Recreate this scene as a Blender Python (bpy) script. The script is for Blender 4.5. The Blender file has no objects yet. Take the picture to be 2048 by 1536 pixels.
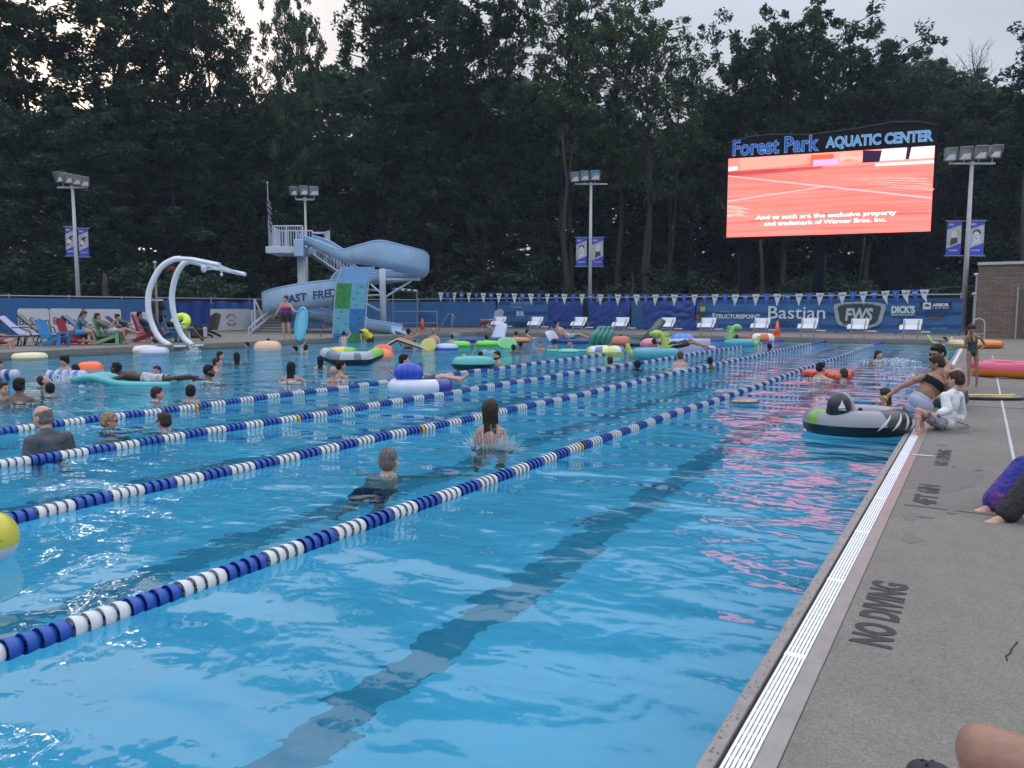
import bpy, bmesh, math, random
import numpy as np
from mathutils import Vector, Matrix, Euler
PI = math.pi
sc = bpy.context.scene
COL = sc.collection
# ------------------------------------------------------------------ camera
FPX, HOR, VPX, CAMH = 1538.0, 619.0, 1965.0, 1.4       # focal length, horizon row, vanishing column (2048 px wide), eye height
pitch = math.atan((768 - HOR) / FPX)
yaw = math.atan((VPX - 1024) / math.hypot(FPX, 768 - HOR))
cam_d = bpy.data.cameras.new('camera'); cam = bpy.data.objects.new('camera', cam_d); COL.objects.link(cam)
cam.location = (0, 0, CAMH); cam.rotation_euler = (PI/2 - pitch, 0, yaw)
cam_d.sensor_width = 36; cam_d.lens = 36 * FPX / 2048; cam_d.clip_end = 2000; cam_d.clip_start = 0.05
sc.camera = cam
FW = Vector((-math.sin(yaw)*math.cos(pitch), math.cos(yaw)*math.cos(pitch), -math.sin(pitch)))
RT = Vector((math.cos(yaw), math.sin(yaw), 0)); UP = RT.cross(FW)
def ray(u, v): return FW*FPX + RT*(u-1024) - UP*(v-768)
def at(u, v, z=0.0):                       # point of the level z seen at (u, v)
    d = ray(u, v); t = (z - CAMH)/d.z; return Vector((0, 0, CAMH)) + d*t
def atd(u, v, D): return Vector((0, 0, CAMH)) + ray(u, v)*(D/FPX)
def onY(u, v, Y):
    d = ray(u, v); return Vector((0, 0, CAMH)) + d*(Y/d.y)
def onX(u, v, X):
    d = ray(u, v); return Vector((0, 0, CAMH)) + d*(X/d.x)
def depth(p): return (Vector(p) - Vector((0, 0, CAMH))).dot(FW)
# ------------------------------------------------------------------ sky, sun, exposure
SUN_EL, SUN_AZ = math.radians(14), math.radians(62)     # low behind the trees, azimuth counted from +Y towards -X
W = bpy.data.worlds.new('World'); sc.world = W; W.use_nodes = True
nt = W.node_tree; nt.nodes.clear()
wo = nt.nodes.new('ShaderNodeOutputWorld'); bg = nt.nodes.new('ShaderNodeBackground')
sky = nt.nodes.new('ShaderNodeTexSky'); sky.sky_type = 'NISHITA'; sky.sun_disc = False
sky.sun_elevation = SUN_EL; sky.sun_rotation = -SUN_AZ; sky.air_density = 1.2; sky.dust_density = 5.0; sky.ozone_density = 1.5
# thin overcast: the clear-sky colour is veiled by an even grey-blue layer
veil = nt.nodes.new('ShaderNodeMixRGB'); veil.inputs[0].default_value = 0.8
veil.inputs[2].default_value = (6.7, 7.1, 8.2, 1)
nt.links.new(sky.outputs[0], veil.inputs[1])
tcw = nt.nodes.new('ShaderNodeTexCoord'); mpw = nt.nodes.new('ShaderNodeMapping'); mpw.inputs['Scale'].default_value = (1, 1, 2.5)
nzw = nt.nodes.new('ShaderNodeTexNoise'); nzw.inputs['Scale'].default_value = 1.6; nzw.inputs['Detail'].default_value = 4
rpw = nt.nodes.new('ShaderNodeMapRange'); rpw.inputs[1].default_value = 0.3; rpw.inputs[2].default_value = 0.7; rpw.inputs[3].default_value = 0.86; rpw.inputs[4].default_value = 1.14
mlw = nt.nodes.new('ShaderNodeMixRGB'); mlw.blend_type = 'MULTIPLY'; mlw.inputs[0].default_value = 1
nt.links.new(tcw.outputs['Generated'], mpw.inputs[0]); nt.links.new(mpw.outputs[0], nzw.inputs[0]); nt.links.new(nzw.outputs[0], rpw.inputs[0])
nt.links.new(veil.outputs[0], mlw.inputs[1]); nt.links.new(rpw.outputs[0], mlw.inputs[2])
# an overcast sky is brighter overhead than at the horizon
sxw = nt.nodes.new('ShaderNodeSeparateXYZ'); zrw = nt.nodes.new('ShaderNodeMapRange'); ml2 = nt.nodes.new('ShaderNodeMixRGB'); ml2.blend_type = 'MULTIPLY'; ml2.inputs[0].default_value = 1
nt.links.new(tcw.outputs['Generated'], sxw.inputs[0]); nt.links.new(sxw.outputs[2], zrw.inputs[0]); zrw.interpolation_type = 'SMOOTHSTEP'; zrw.clamp = True
for i_, v_ in enumerate((0.30, 0.66, 0.95, 2.9)): zrw.inputs[i_+1].default_value = v_
nt.links.new(mlw.outputs[0], ml2.inputs[1]); nt.links.new(zrw.outputs[0], ml2.inputs[2])
nt.links.new(ml2.outputs[0], bg.inputs[0]); bg.inputs[1].default_value = 0.09
nt.links.new(bg.outputs[0], wo.inputs[0])
sl = bpy.data.lights.new('sun', 'SUN'); sl.energy = 0.6; sl.angle = math.radians(12); sl.color = (1.0, 0.93, 0.85)
so = bpy.data.objects.new('sun', sl); COL.objects.link(so)
sdir = Vector((-math.sin(SUN_AZ)*math.cos(SUN_EL), math.cos(SUN_AZ)*math.cos(SUN_EL), math.sin(SUN_EL)))
so.rotation_euler = sdir.to_track_quat('Z', 'Y').to_euler()
sc.view_settings.view_transform = 'Standard'; sc.view_settings.look = 'None'
sc.view_settings.exposure = 0.14; sc.view_settings.gamma = 1.0
sc.render.engine = 'CYCLES'
cy = sc.cycles
cy.use_denoising = True; cy.max_bounces = 8; cy.diffuse_bounces = 3; cy.glossy_bounces = 4; cy.transmission_bounces = 6; cy.transparent_max_bounces = 12
cy.sample_clamp_indirect = 6.0; cy.caustics_refractive = True; cy.caustics_reflective = True
# ------------------------------------------------------------------ helpers
def lin(c):
    if isinstance(c, str): c = tuple(int(c[i:i+2], 16) for i in (0, 2, 4))
    return tuple(((x/255)/12.92 if x/255 <= .04045 else ((x/255+.055)/1.055)**2.4) for x in c[:3])
_m = {}
def mat(name, col, rough=0.6, var=0.12, scale=8.0, bump=0.0, bscale=None, metal=0.0, spec=0.5, emit=None, estr=1.0, trans=0.0, coat=0.0, stretch=None, alpha=None):
    if name in _m: return _m[name]
    m = bpy.data.materials.new(name); m.use_nodes = True; n = m.node_tree; b = n.nodes['Principled BSDF']
    c = tuple(col)+(1,)
    b.inputs['Roughness'].default_value = rough; b.inputs['Metallic'].default_value = metal
    b.inputs['Specular IOR Level'].default_value = spec; b.inputs['Coat Weight'].default_value = coat
    tc = n.nodes.new('ShaderNodeTexCoord'); src = tc.outputs['Object']
    if stretch:
        mp = n.nodes.new('ShaderNodeMapping'); mp.inputs['Scale'].default_value = stretch; n.links.new(src, mp.inputs[0]); src = mp.outputs[0]
    if var > 0:
        nz = n.nodes.new('ShaderNodeTexNoise'); nz.inputs['Scale'].default_value = scale; nz.inputs['Detail'].default_value = 5; nz.inputs['Roughness'].default_value = 0.65
        n.links.new(src, nz.inputs['Vector'])
        mr = n.nodes.new('ShaderNodeMapRange'); mr.inputs[1].default_value = 0.3; mr.inputs[2].default_value = 0.7
        mr.inputs[3].default_value = 1-var; mr.inputs[4].default_value = 1+var; n.links.new(nz.outputs[0], mr.inputs[0])
        mx = n.nodes.new('ShaderNodeMixRGB'); mx.blend_type = 'MULTIPLY'; mx.inputs[0].default_value = 1; mx.inputs[1].default_value = c
        n.links.new(mr.outputs[0], mx.inputs[2]); n.links.new(mx.outputs[0], b.inputs['Base Color'])
    else: b.inputs['Base Color'].default_value = c
    if bump > 0:
        nb = n.nodes.new('ShaderNodeTexNoise'); nb.inputs['Scale'].default_value = bscale or scale*3; nb.inputs['Detail'].default_value = 4; n.links.new(src, nb.inputs['Vector'])
        bp = n.nodes.new('ShaderNodeBump'); bp.inputs['Strength'].default_value = 1; bp.inputs['Distance'].default_value = bump
        n.links.new(nb.outputs[0], bp.inputs['Height']); n.links.new(bp.outputs[0], b.inputs['Normal'])
    if emit: b.inputs['Emission Color'].default_value = tuple(emit)+(1,); b.inputs['Emission Strength'].default_value = estr
    if trans: b.inputs['Transmission Weight'].default_value = trans
    if alpha: b.inputs['Alpha'].default_value = alpha
    _m[name] = m; return m
def hexm(h, rough=0.5, **k):                # plain painted / plastic colour
    return mat('paint_'+h+('' if rough == 0.5 else '_%d' % int(rough*100)), lin(h), rough, var=k.pop('var', .08), **k)
def frame(d):
    d = d.normalized(); a = Vector((0, 0, 1)) if abs(d.z) < .9 else Vector((1, 0, 0))
    x = a.cross(d).normalized(); return x, d.cross(x)
class MB:
    def __init__(s): s.v = []; s.f = []; s.mi = []; s.cur = 0
    def add(s, vs, fs):
        o = len(s.v); s.v += [tuple(v) for v in vs]; s.f += [tuple(i+o for i in f) for f in fs]; s.mi += [s.cur]*len(fs); return s
    def m(s, i): s.cur = i; return s
    def box(s, c, sz, rot=None, taper=1.0):
        c = Vector(c); vs = []
        for dz in (-1, 1):
            k = taper if dz > 0 else 1
            for dx, dy in ((-1, -1), (1, -1), (1, 1), (-1, 1)):
                p = Vector((dx*sz[0]/2*k, dy*sz[1]/2*k, dz*sz[2]/2))
                if rot is not None: p = rot @ p
                vs.append(c+p)
        return s.add(vs, [(3, 2, 1, 0), (4, 5, 6, 7), (0, 1, 5, 4), (1, 2, 6, 5), (2, 3, 7, 6), (3, 0, 4, 7)])
    def cyl(s, a, b, r0, r1=None, n=12, caps=True):
        a = Vector(a); b = Vector(b); r1 = r0 if r1 is None else r1; x, y = frame(b-a)
        vs = [p + (x*math.cos(t)+y*math.sin(t))*r for p, r in ((a, r0), (b, r1)) for t in [2*PI*i/n for i in range(n)]]
        fs = [(i, (i+1) % n, n+(i+1) % n, n+i) for i in range(n)]
        if caps: fs += [tuple(range(n))[::-1], tuple(range(n, 2*n))]
        return s.add(vs, fs)
    def tube(s, pts, r, n=8, closed=False, sx=1.0, sy=1.0):
        P = [Vector(p) for p in pts]; N = len(P); rs = r if isinstance(r, (list, tuple)) else [r]*N; vs = []; px = None
        for i, p in enumerate(P):
            d = (P[(i+1) % N]-P[i-1]) if closed else (P[min(i+1, N-1)]-P[max(i-1, 0)])
            d.normalize()
            if px is None: x, y = frame(d)
            else: x = (px - d*px.dot(d)).normalized(); y = d.cross(x)
            px = x
            vs += [p+(x*math.cos(t)*sx+y*math.sin(t)*sy)*rs[i] for t in [2*PI*k/n for k in range(n)]]
        fs = []
        for i in range(N if closed else N-1):
            j = (i+1) % N
            fs += [(i*n+k, i*n+(k+1) % n, j*n+(k+1) % n, j*n+k) for k in range(n)]
        if not closed: fs += [tuple(range(n))[::-1], tuple(range((N-1)*n, N*n))]
        return s.add(vs, fs)
    def ell(s, c, r, rot=None, nu=14, nv=9):
        c = Vector(c); vs = []; fs = []
        for j in range(1, nv):
            ph = PI*j/nv
            for i in range(nu):
                t = 2*PI*i/nu; p = Vector((r[0]*math.sin(ph)*math.cos(t), r[1]*math.sin(ph)*math.sin(t), r[2]*math.cos(ph)))
                vs.append(c+(rot @ p if rot is not None else p))
        top = Vector((0, 0, r[2])); k = len(vs)
        vs += [c+(rot @ top if rot is not None else top), c-(rot @ top if rot is not None else top)]
        for j in range(nv-2):
            for i in range(nu): fs.append((j*nu+i, (j+1)*nu+i, (j+1)*nu+(i+1) % nu, j*nu+(i+1) % nu))
        for i in range(nu): fs.append((k, i, (i+1) % nu)); fs.append((k+1, (nv-2)*nu+(i+1) % nu, (nv-2)*nu+i))
        return s.add(vs, fs)
    def cap(s, a, b, r0, r1=None, n=12):    # capsule
        r1 = r0 if r1 is None else r1; a = Vector(a); b = Vector(b)
        s.ell(a, (r0,)*3, None, n, 8); s.ell(b, (r1,)*3, None, n, 8); return s.cyl(a, b, r0, r1, n) if (b-a).length > 1e-5 else s
    def torus(s, c, R, r, rot=None, n=40, m=14, sx=1.0, sy=1.0, rz=None, a0=0, a1=2*PI, rib=0.0, nrib=0):
        rz = rz or r; c = Vector(c); vs = []; full = abs(a1-a0-2*PI) < 1e-6; N = n if full else n+1
        for i in range(N):
            t = a0+(a1-a0)*i/n; rr = 1-rib*abs(math.sin(t*nrib/2))**6 if nrib else 1
            for k in range(m):
                q = 2*PI*k/m; R2 = R+r*rr*math.cos(q); p = Vector((R2*math.cos(t)*sx, R2*math.sin(t)*sy, rz*rr*math.sin(q)))
                vs.append(c+(rot @ p if rot is not None else p))
        fs = [(i*m+k, ((i+1) % N)*m+k, ((i+1) % N)*m+(k+1) % m, i*m+(k+1) % m) for i in range(n) for k in range(m)]
        return s.add(vs, fs)
    def lathe(s, prof, n=20, c=(0, 0, 0), rot=None):     # profile of (r, z)
        c = Vector(c); vs = []
        for r, z in prof:
            for i in range(n):
                p = Vector((r*math.cos(2*PI*i/n), r*math.sin(2*PI*i/n), z)); vs.append(c+(rot @ p if rot is not None else p))
        return s.add(vs, [(j*n+i, j*n+(i+1) % n, (j+1)*n+(i+1) % n, (j+1)*n+i) for j in range(len(prof)-1) for i in range(n)])
    def prism(s, poly, y0, y1, f=None):     # polygon in xz between two y (or mapped by f)
        f = f or (lambda x, y, z: (x, y, z)); n = len(poly)
        vs = [f(x, y, z) for y in (y0, y1) for x, z in poly]
        return s.add(vs, [tuple(range(n)), tuple(range(n, 2*n))[::-1]]+[(i, n+i, n+(i+1) % n, (i+1) % n) for i in range(n)])
    def grid(s, nx, ny, f):
        vs = [f(i/nx, j/ny) for j in range(ny+1) for i in range(nx+1)]
        return s.add(vs, [(j*(nx+1)+i, j*(nx+1)+i+1, (j+1)*(nx+1)+i+1, (j+1)*(nx+1)+i) for j in range(ny) for i in range(nx)])
    def mesh(s, name, mats, smooth=False):
        me = bpy.data.meshes.new(name); me.from_pydata(s.v, [], s.f)
        for m_ in (mats if isinstance(mats, (list, tuple)) else [mats]): me.materials.append(m_)
        me.polygons.foreach_set('material_index', s.mi)
        if smooth: me.polygons.foreach_set('use_smooth', [True]*len(s.f))
        me.update(); return me
    def build(s, name, mats, parent=None, smooth=False, loc=None, rot=None, bevel=0, auto=False):
        o = bpy.data.objects.new(name, s.mesh(name, mats, smooth)); COL.objects.link(o)
        if parent is not None: o.parent = parent
        if loc is not None: o.location = loc
        if rot is not None: o.rotation_euler = rot
        if bevel: b = o.modifiers.new('b', 'BEVEL'); b.width = bevel; b.segments = 2; b.limit_method = 'ANGLE'
        return o
def empty(name, loc=(0, 0, 0), rz=0.0, rot=None, scale=None):
    o = bpy.data.objects.new(name, None); COL.objects.link(o); o.location = loc; o.rotation_euler = rot or (0, 0, rz); o.empty_display_size = .1
    if scale: o.scale = scale if isinstance(scale, (tuple, list)) else (scale,)*3
    return o
def tag(o, label=None, cat=None, group=None, kind=None):
    if label: o['label'] = label
    if cat: o['category'] = cat
    if group: o['group'] = group
    if kind: o['kind'] = kind
    return o
def copy_tree(o, parent=None):
    c = o.copy(); COL.objects.link(c); c.parent = parent
    for ch in [x for x in o.children]: copy_tree(ch, c)
    return c
def txt(name, s, size, m, parent=None, loc=(0, 0, 0), rot=(PI/2, 0, 0), ext=0.002, bold=0.0, width=None, align='CENTER', shear=0.0, spacing=1.0):
    cu = bpy.data.curves.new(name, 'FONT'); cu.body = s; cu.size = size; cu.extrude = ext; cu.offset = bold; cu.align_x = align; cu.align_y = 'CENTER'; cu.shear = shear; cu.space_character = spacing; cu.resolution_u = 3
    t = bpy.data.objects.new('t', cu); COL.objects.link(t); bpy.context.view_layer.update()
    dg = bpy.context.evaluated_depsgraph_get(); me = bpy.data.meshes.new_from_object(t.evaluated_get(dg)); me.name = name
    bpy.data.objects.remove(t); bpy.data.curves.remove(cu)
    if width:
        xs = [v.co.x for v in me.vertices]; w = max(xs)-min(xs); k = width/w
        for v in me.vertices: v.co.x *= k
    me.materials.clear(); me.materials.append(m)
    o = bpy.data.objects.new(name, me); COL.objects.link(o); o.parent = parent; o.location = loc; o.rotation_euler = rot
    return o
rnd = random.Random(7)
# ------------------------------------------------------------------ ground, pool, decks
XW, XE, YN, YF = -24.2, -0.67, -10.0, 36.0      # water: west edge, east edge, near end, far end
DK, DR = 0.17, 0.04                            # raised deck west and north, deck east
def concrete(name, base, speck=0.5, scale=220):
    m = bpy.data.materials.new(name); m.use_nodes = True; n = m.node_tree; b = n.nodes['Principled BSDF']; L = n.links.new
    tc = n.nodes.new('ShaderNodeTexCoord')
    def nz(s, d=4, r=.6):
        q = n.nodes.new('ShaderNodeTexNoise'); q.inputs['Scale'].default_value = s; q.inputs['Detail'].default_value = d; q.inputs['Roughness'].default_value = r; L(tc.outputs['Object'], q.inputs[0]); return q.outputs[0]
    def mr(x, a, b_, c, d):
        q = n.nodes.new('ShaderNodeMapRange'); L(x, q.inputs[0])
        for i, val in enumerate((a, b_, c, d)): q.inputs[i+1].default_value = val
        return q.outputs[0]
    def mul(a, b_):
        q = n.nodes.new('ShaderNodeMath'); q.operation = 'MULTIPLY'; L(a, q.inputs[0]); L(b_, q.inputs[1]); return q.outputs[0]
    vo = n.nodes.new('ShaderNodeTexVoronoi'); vo.inputs['Scale'].default_value = scale; L(tc.outputs['Object'], vo.inputs[0])
    hs = n.nodes.new('ShaderNodeSeparateColor'); L(vo.outputs['Color'], hs.inputs[0])
    f = mul(mr(nz(.7), .3, .7, .88, 1.1), mr(nz(5), .3, .7, .93, 1.07)); f = mul(f, mr(hs.outputs[0], 0, 1, 1-speck, 1+speck*.8)); f = mul(f, mr(nz(60), .3, .7, .85, 1.12))
    f = mul(f, mr(nz(.35, 5, .7), .56, .66, 1.0, .78))     # damp stains
    mx = n.nodes.new('ShaderNodeMixRGB'); mx.blend_type = 'MULTIPLY'; mx.inputs[0].default_value = 1; mx.inputs[1].default_value = tuple(base)+(1,); L(f, mx.inputs[2]); L(mx.outputs[0], b.inputs['Base Color'])
    L(mr(nz(.35, 5, .7), .56, .66, .85, .45), b.inputs['Roughness'])
    bp = n.nodes.new('ShaderNodeBump'); bp.inputs['Distance'].default_value = .004; L(hs.outputs[1], bp.inputs['Height']); L(bp.outputs[0], b.inputs['Normal'])
    return m
M_deck = concrete('deck_concrete', (.190, .174, .148), .26)
M_deck2 = concrete('deck_concrete_west', (.19, .174, .152), .25, 60)
M_ground = concrete('earth', (.05, .05, .035), .4, 8)
g = MB()
R = 600
for x0, x1, y0, y1 in ((-R, XW-.3, -R, R), (XE+.3, R, -R, R), (XW-.3, XE+.3, YF+.3, R), (XW-.3, XE+.3, -R, YN-.3)):
    g.add([(x0, y0, -.02), (x1, y0, -.02), (x1, y1, -.02), (x0, y1, -.02)], [(0, 1, 2, 3)])
tag(g.build('ground', M_ground), kind='structure')
tag(MB().box(((-.455+9)/2, 18, (DR-1.5)/2), (9.455, 60, DR+1.5)).build('pool_deck', M_deck, bevel=.008), kind='structure')
b = MB().box(((-46+XW)/2, 16, (DK-1.5)/2), (XW+46, 60, DK+1.5)); tag(b.build('pool_deck', M_deck2, bevel=.02), kind='structure')
b = MB().box(((XW+.002-.455)/2, (YF+50)/2, (DK-1.5)/2), (-.46-XW-.002, 50-YF, DK+1.5)); tag(b.build('pool_deck', M_deck2, bevel=.02), kind='structure')
# tub
M_tub = mat('pool_paint', (.32, .60, .72), .6, .05, 1.2)
M_line = mat('lane_line_tile', (.13, .31, .39), .5, .1, 6)
t = MB(); zb = -1.15
t.add([(XW, YN, zb), (XE+.06, YN, zb), (XE+.06, YF, zb), (XW, YF, zb)], [(0, 1, 2, 3)])
for a, b_ in (((XW, YN), (XW, YF)), ((XW, YF), (XE+.06, YF)), ((XE+.06, YF), (XE+.06, YN)), ((XE+.06, YN), (XW, YN))):
    t.add([(a[0], a[1], zb), (b_[0], b_[1], zb), (b_[0], b_[1], .0), (a[0], a[1], .0)], [(0, 1, 2, 3)])
tag(t.build('pool_floor', M_tub), kind='structure')
l = MB()
for i in range(10):
    x = -2.55-2.1*i if i else -2.5
    y0 = -2.0
    l.box((x, (y0+33.5)/2, zb+.004), (.30, 33.5-y0, .004)); l.box((x, 33.65, zb+.004), (1.0, .30, .004))
tag(l.build('lane_lines', M_line), kind='structure')
# ------------------------------------------------------------------ water
def water_mat():
    m = bpy.data.materials.new('pool_water'); m.use_nodes = True; n = m.node_tree; n.nodes.clear(); L = n.links.new
    out = n.nodes.new('ShaderNodeOutputMaterial'); mix = n.nodes.new('ShaderNodeMixShader')
    rf = n.nodes.new('ShaderNodeBsdfRefraction'); rf.inputs['IOR'].default_value = 1.33; rf.inputs['Color'].default_value = (.44, .82, .93, 1); rf.inputs['Roughness'].default_value = .0
    gl = n.nodes.new('ShaderNodeBsdfGlossy'); gl.inputs['Roughness'].default_value = .015; gl.inputs['Color'].default_value = (1, 1, 1, 1)
    fr = n.nodes.new('ShaderNodeFresnel'); fr.inputs['IOR'].default_value = 1.33
    tc = n.nodes.new('ShaderNodeTexCoord'); pos = tc.outputs['Object']
    def mp(s, r=0):
        q = n.nodes.new('ShaderNodeMapping'); q.inputs['Scale'].default_value = s; q.inputs['Rotation'].default_value = (0, 0, r); L(pos, q.inputs[0]); return q.outputs[0]
    def nz(v, s, d, r=.5, dist=0):
        q = n.nodes.new('ShaderNodeTexNoise'); q.inputs['Scale'].default_value = s; q.inputs['Detail'].default_value = d; q.inputs['Roughness'].default_value = r; q.inputs['Distortion'].default_value = dist; L(v, q.inputs[0]); return q.outputs[0]
    def math_(op, a, b_):
        q = n.nodes.new('ShaderNodeMath'); q.operation = op
        for i, x in enumerate((a, b_)):
            if isinstance(x, (int, float)): q.inputs[i].default_value = x
            else: L(x, q.inputs[i])
        return q.outputs[0]
    sx = n.nodes.new('ShaderNodeSeparateXYZ'); L(pos, sx.inputs[0])
    # calm along the east lanes, choppy where people play (west)
    ch = n.nodes.new('ShaderNodeMapRange'); L(sx.outputs[0], ch.inputs[0]); ch.inputs[1].default_value = -7.5; ch.inputs[2].default_value = -13; ch.inputs[3].default_value = 0.0; ch.inputs[4].default_value = 1.0
    big = nz(mp((.55, 1.0, 1), .5), 1.5, 1.5, .45, .4)
    med = nz(mp((.8, 1.0, 1), -.3), 4.2, 2, .5, .3)
    sml = nz(mp((1, 1, 1)), 12, 2, .5)
    h = math_('MULTIPLY', big, .105)
    h = math_('ADD', h, math_('MULTIPLY', med, math_('ADD', math_('MULTIPLY', ch.outputs[0], .045), .019)))
    h = math_('ADD', h, math_('MULTIPLY', sml, math_('ADD', math_('MULTIPLY', ch.outputs[0], .010), .0018)))
    bp = n.nodes.new('ShaderNodeBump'); bp.inputs['Strength'].default_value = 1; bp.inputs['Distance'].default_value = 1.0
    L(h, bp.inputs['Height'])
    for s in (rf, gl, fr): L(bp.outputs[0], s.inputs['Normal'])
    L(fr.outputs[0], mix.inputs[0]); L(rf.outputs[0], mix.inputs[1]); L(gl.outputs[0], mix.inputs[2]); L(mix.outputs[0], out.inputs[0])
    return m
M_water = water_mat()
w = MB().add([(XW+.001, YN+.001, 0), (XE+.055, YN+.001, 0), (XE+.055, YF-.001, 0), (XW+.001, YF-.001, 0)], [(0, 1, 2, 3)]).build('pool_water', M_water)
tag(w, kind='structure')
# ------------------------------------------------------------------ east gutter
M_cop = mat('coping_stone', (.23, .205, .19), .5, .18, 14, bump=.003, bscale=40)
M_band = mat('gutter_band_stone', (.24, .215, .20), .3, .15, 9)
M_grate = mat('grate_plastic', (.78, .80, .84), .4, .05, 20)
M_dark = mat('slot_dark', (.01, .012, .015), .7, 0)
tag(MB().box((-.6455, 13, -.16), (.049, 46, .39)).build('gutter_coping', M_cop, bevel=.006), kind='structure')
tag(MB().box((-.489, 13, -.16), (.067, 46, .40)).build('gutter_band', M_band, bevel=.004), kind='structure')
tag(MB().box((-.572, 13, -.18), (.094, 46, .40)).build('gutter_trough', M_dark), kind='structure')
gr = tag(empty('drain_grate', (-.567, -9.9, .022)), 'long white slotted plastic grate set in the gutter along the east pool edge', 'drain grate')
gs = MB()
for k in range(6): gs.box((-.035+k*.014, .5, .0), (.009, .985, .016))
for k in range(13): gs.box((0, .012+k*.0813, -.004), (.08, .012, .012))
gs.box((0, .01, .001), (.082, .018, .017)); gs.box((0, .99, .001), (.082, .018, .017))
g0 = gs.build('grate_section', M_grate, gr)
for k in range(1, 46):
    c = g0.copy(); COL.objects.link(c); c.parent = gr; c.location = (0, k*1.0, 0)
sa, sb_ = at(1824, 911, DR), at(1869, 914, DR); o = MB().tube([sa+Vector((0, 0, .012)), sa.lerp(sb_, .35)+Vector((0, 0, .008)), sb_+Vector((0, 0, .007))], .0055, 8).build('drinking_straw', mat('straw_white', (.72, .72, .72), .4, 0), smooth=True)
tag(o, 'white bent straw lying on the deck between the black stencilled words', 'straw')
h_ = MB(); rr0 = random.Random(4)
h_.grid(60, 6, lambda a, b_: tuple(atd(-700+3600*a, 600, 84+14*b_)[:2])+(-.1+(7.5+1.2*math.sin(a*23)+.6*math.sin(a*61))*math.sin(min(1, b_*1.2)*PI*.5),))
tag(h_.build('added_hill', M_ground, smooth=True), kind='structure')  # added rise behind the wood, blocks bright sky showing low between the trunks
M_blk = mat('stencil_black', (.03, .03, .032), .8, .5, 90)
def stencil(s, y0, y1, x0, x1, lab):
    o = txt('deck_marking', s, .3, M_blk, ext=.0008, bold=.012, spacing=1.05); me = o.data
    xs = [v.co.x for v in me.vertices]; ys = [v.co.y for v in me.vertices]
    for v in me.vertices:
        a = (v.co.x-min(xs))/(max(xs)-min(xs)); b_ = (v.co.y-min(ys))/(max(ys)-min(ys))
        v.co = Vector((x1+(x0-x1)*b_, y0+(y1-y0)*a, v.co.z+DR+.002))
    o.rotation_euler = (0, 0, 0); tag(o, kind='structure')
stencil('NO DIVING', 3.33, 4.17, -.405, -.24, '')
stencil('4FT 6IN', 6.0, 6.72, -.36, -.205, '')
stencil('NO DIVING', 7.6, 8.5, -.30, -.185, '')
jt = MB(); jt.box((.315, 12, DR+.002), (.022, 30, .004)).box((.30, 5, DR+.003), (.004, 30, .005))
tag(jt.build('deck_joint', mat('joint_sealant', (.42, .42, .40), .7, .15, 12)), kind='structure')
jt = MB(); jt.box((4.3, 5.93, DR+.0015), (9.4, .008, .003)).box((4.3, 12.6, DR+.0015), (9.4, .01, .003)).box((4.3, 19.5, DR+.0015), (9.4, .01, .003)).box((4.3, 27, DR+.0015), (9.4, .01, .003))
tag(jt.build('deck_joint', M_dark), kind='structure')
# crack in the slab
ck = MB(); pts = [at(2035, 1285, DR), at(2024, 1297, DR), at(2020, 1308, DR), at(2012, 1312, DR), at(2014, 1322, DR)]
for a, b_ in zip(pts, pts[1:]): ck.cyl(a+Vector((0, 0, .001)), b_+Vector((0, 0, .001)), .0035, .003, 6)
tag(ck.build('deck_crack', M_dark), kind='structure')
# wet patches: flat irregular films on the slab
M_wet = mat('wet_concrete', (.112, .101, .088), .5, .15, 30)
for (uu, vv, rx, ry, sd) in ((1868, 954, .30, .62, 1), (1822, 1033, .045, .12, 2), (1822, 1078, .05, .10, 3), (1958, 786, .55, .9, 4), (1905, 855, .22, .5, 5), (2010, 778, .35, .25, 6), (1760, 960, .0, .0, 7)):
    if rx == 0: continue
    r_ = random.Random(sd); c = at(uu, vv, DR); ph = [r_.uniform(0, 6) for _ in range(6)]
    poly = [(c.x+rx*math.cos(a)*(1+.18*math.sin(3*a+ph[0])+.1*math.sin(5*a+ph[1])+.06*math.sin(11*a+ph[2])), c.y+ry*math.sin(a)*(1+.18*math.sin(2*a+ph[3])+.1*math.sin(7*a+ph[4])), DR+.0012+.0002*sd) for a in [2*PI*i/64 for i in range(64)]]
    poly = [(max(p[0], -.452), p[1], p[2]) for p in poly]
    tag(MB().add(poly, [tuple(range(64))]).build('wet_patch', M_wet), kind='structure')
q = MB(); r_ = random.Random(12)
for i in range(240): x, y, s_ = -.6455+r_.uniform(-.019, .019), 2.2+7*r_.random()**1.3, r_.uniform(.0015, .0055); q.ell((x, y, .0355), (s_, s_*r_.uniform(.8, 1.8), s_*.45), None, 7, 5)
tag(q.build('water_drops', mat('water_drop', (.5, .5, .5), .02, 0, trans=.9), smooth=True), 'water drops on the stone edge beside the grate', kind='stuff')
# wet foot prints and splashed spots near the edge
for i in range(26):
    x, y = -.42+abs(r_.gauss(0, .22)), r_.uniform(4, 20); n_ = 16; rx, ry = r_.uniform(.012, .05), r_.uniform(.02, .09); ph = r_.uniform(0, 6)
    tag(MB().add([(max(-.453, x+rx*math.cos(a)*(1+.25*math.sin(3*a+ph))), y+ry*math.sin(a)*(1+.2*math.sin(2*a+ph)), DR+.0034+.00004*i) for a in [2*PI*j/n_ for j in range(n_)]], [tuple(range(n_))]).build('wet_patch', M_wet), kind='structure')
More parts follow.
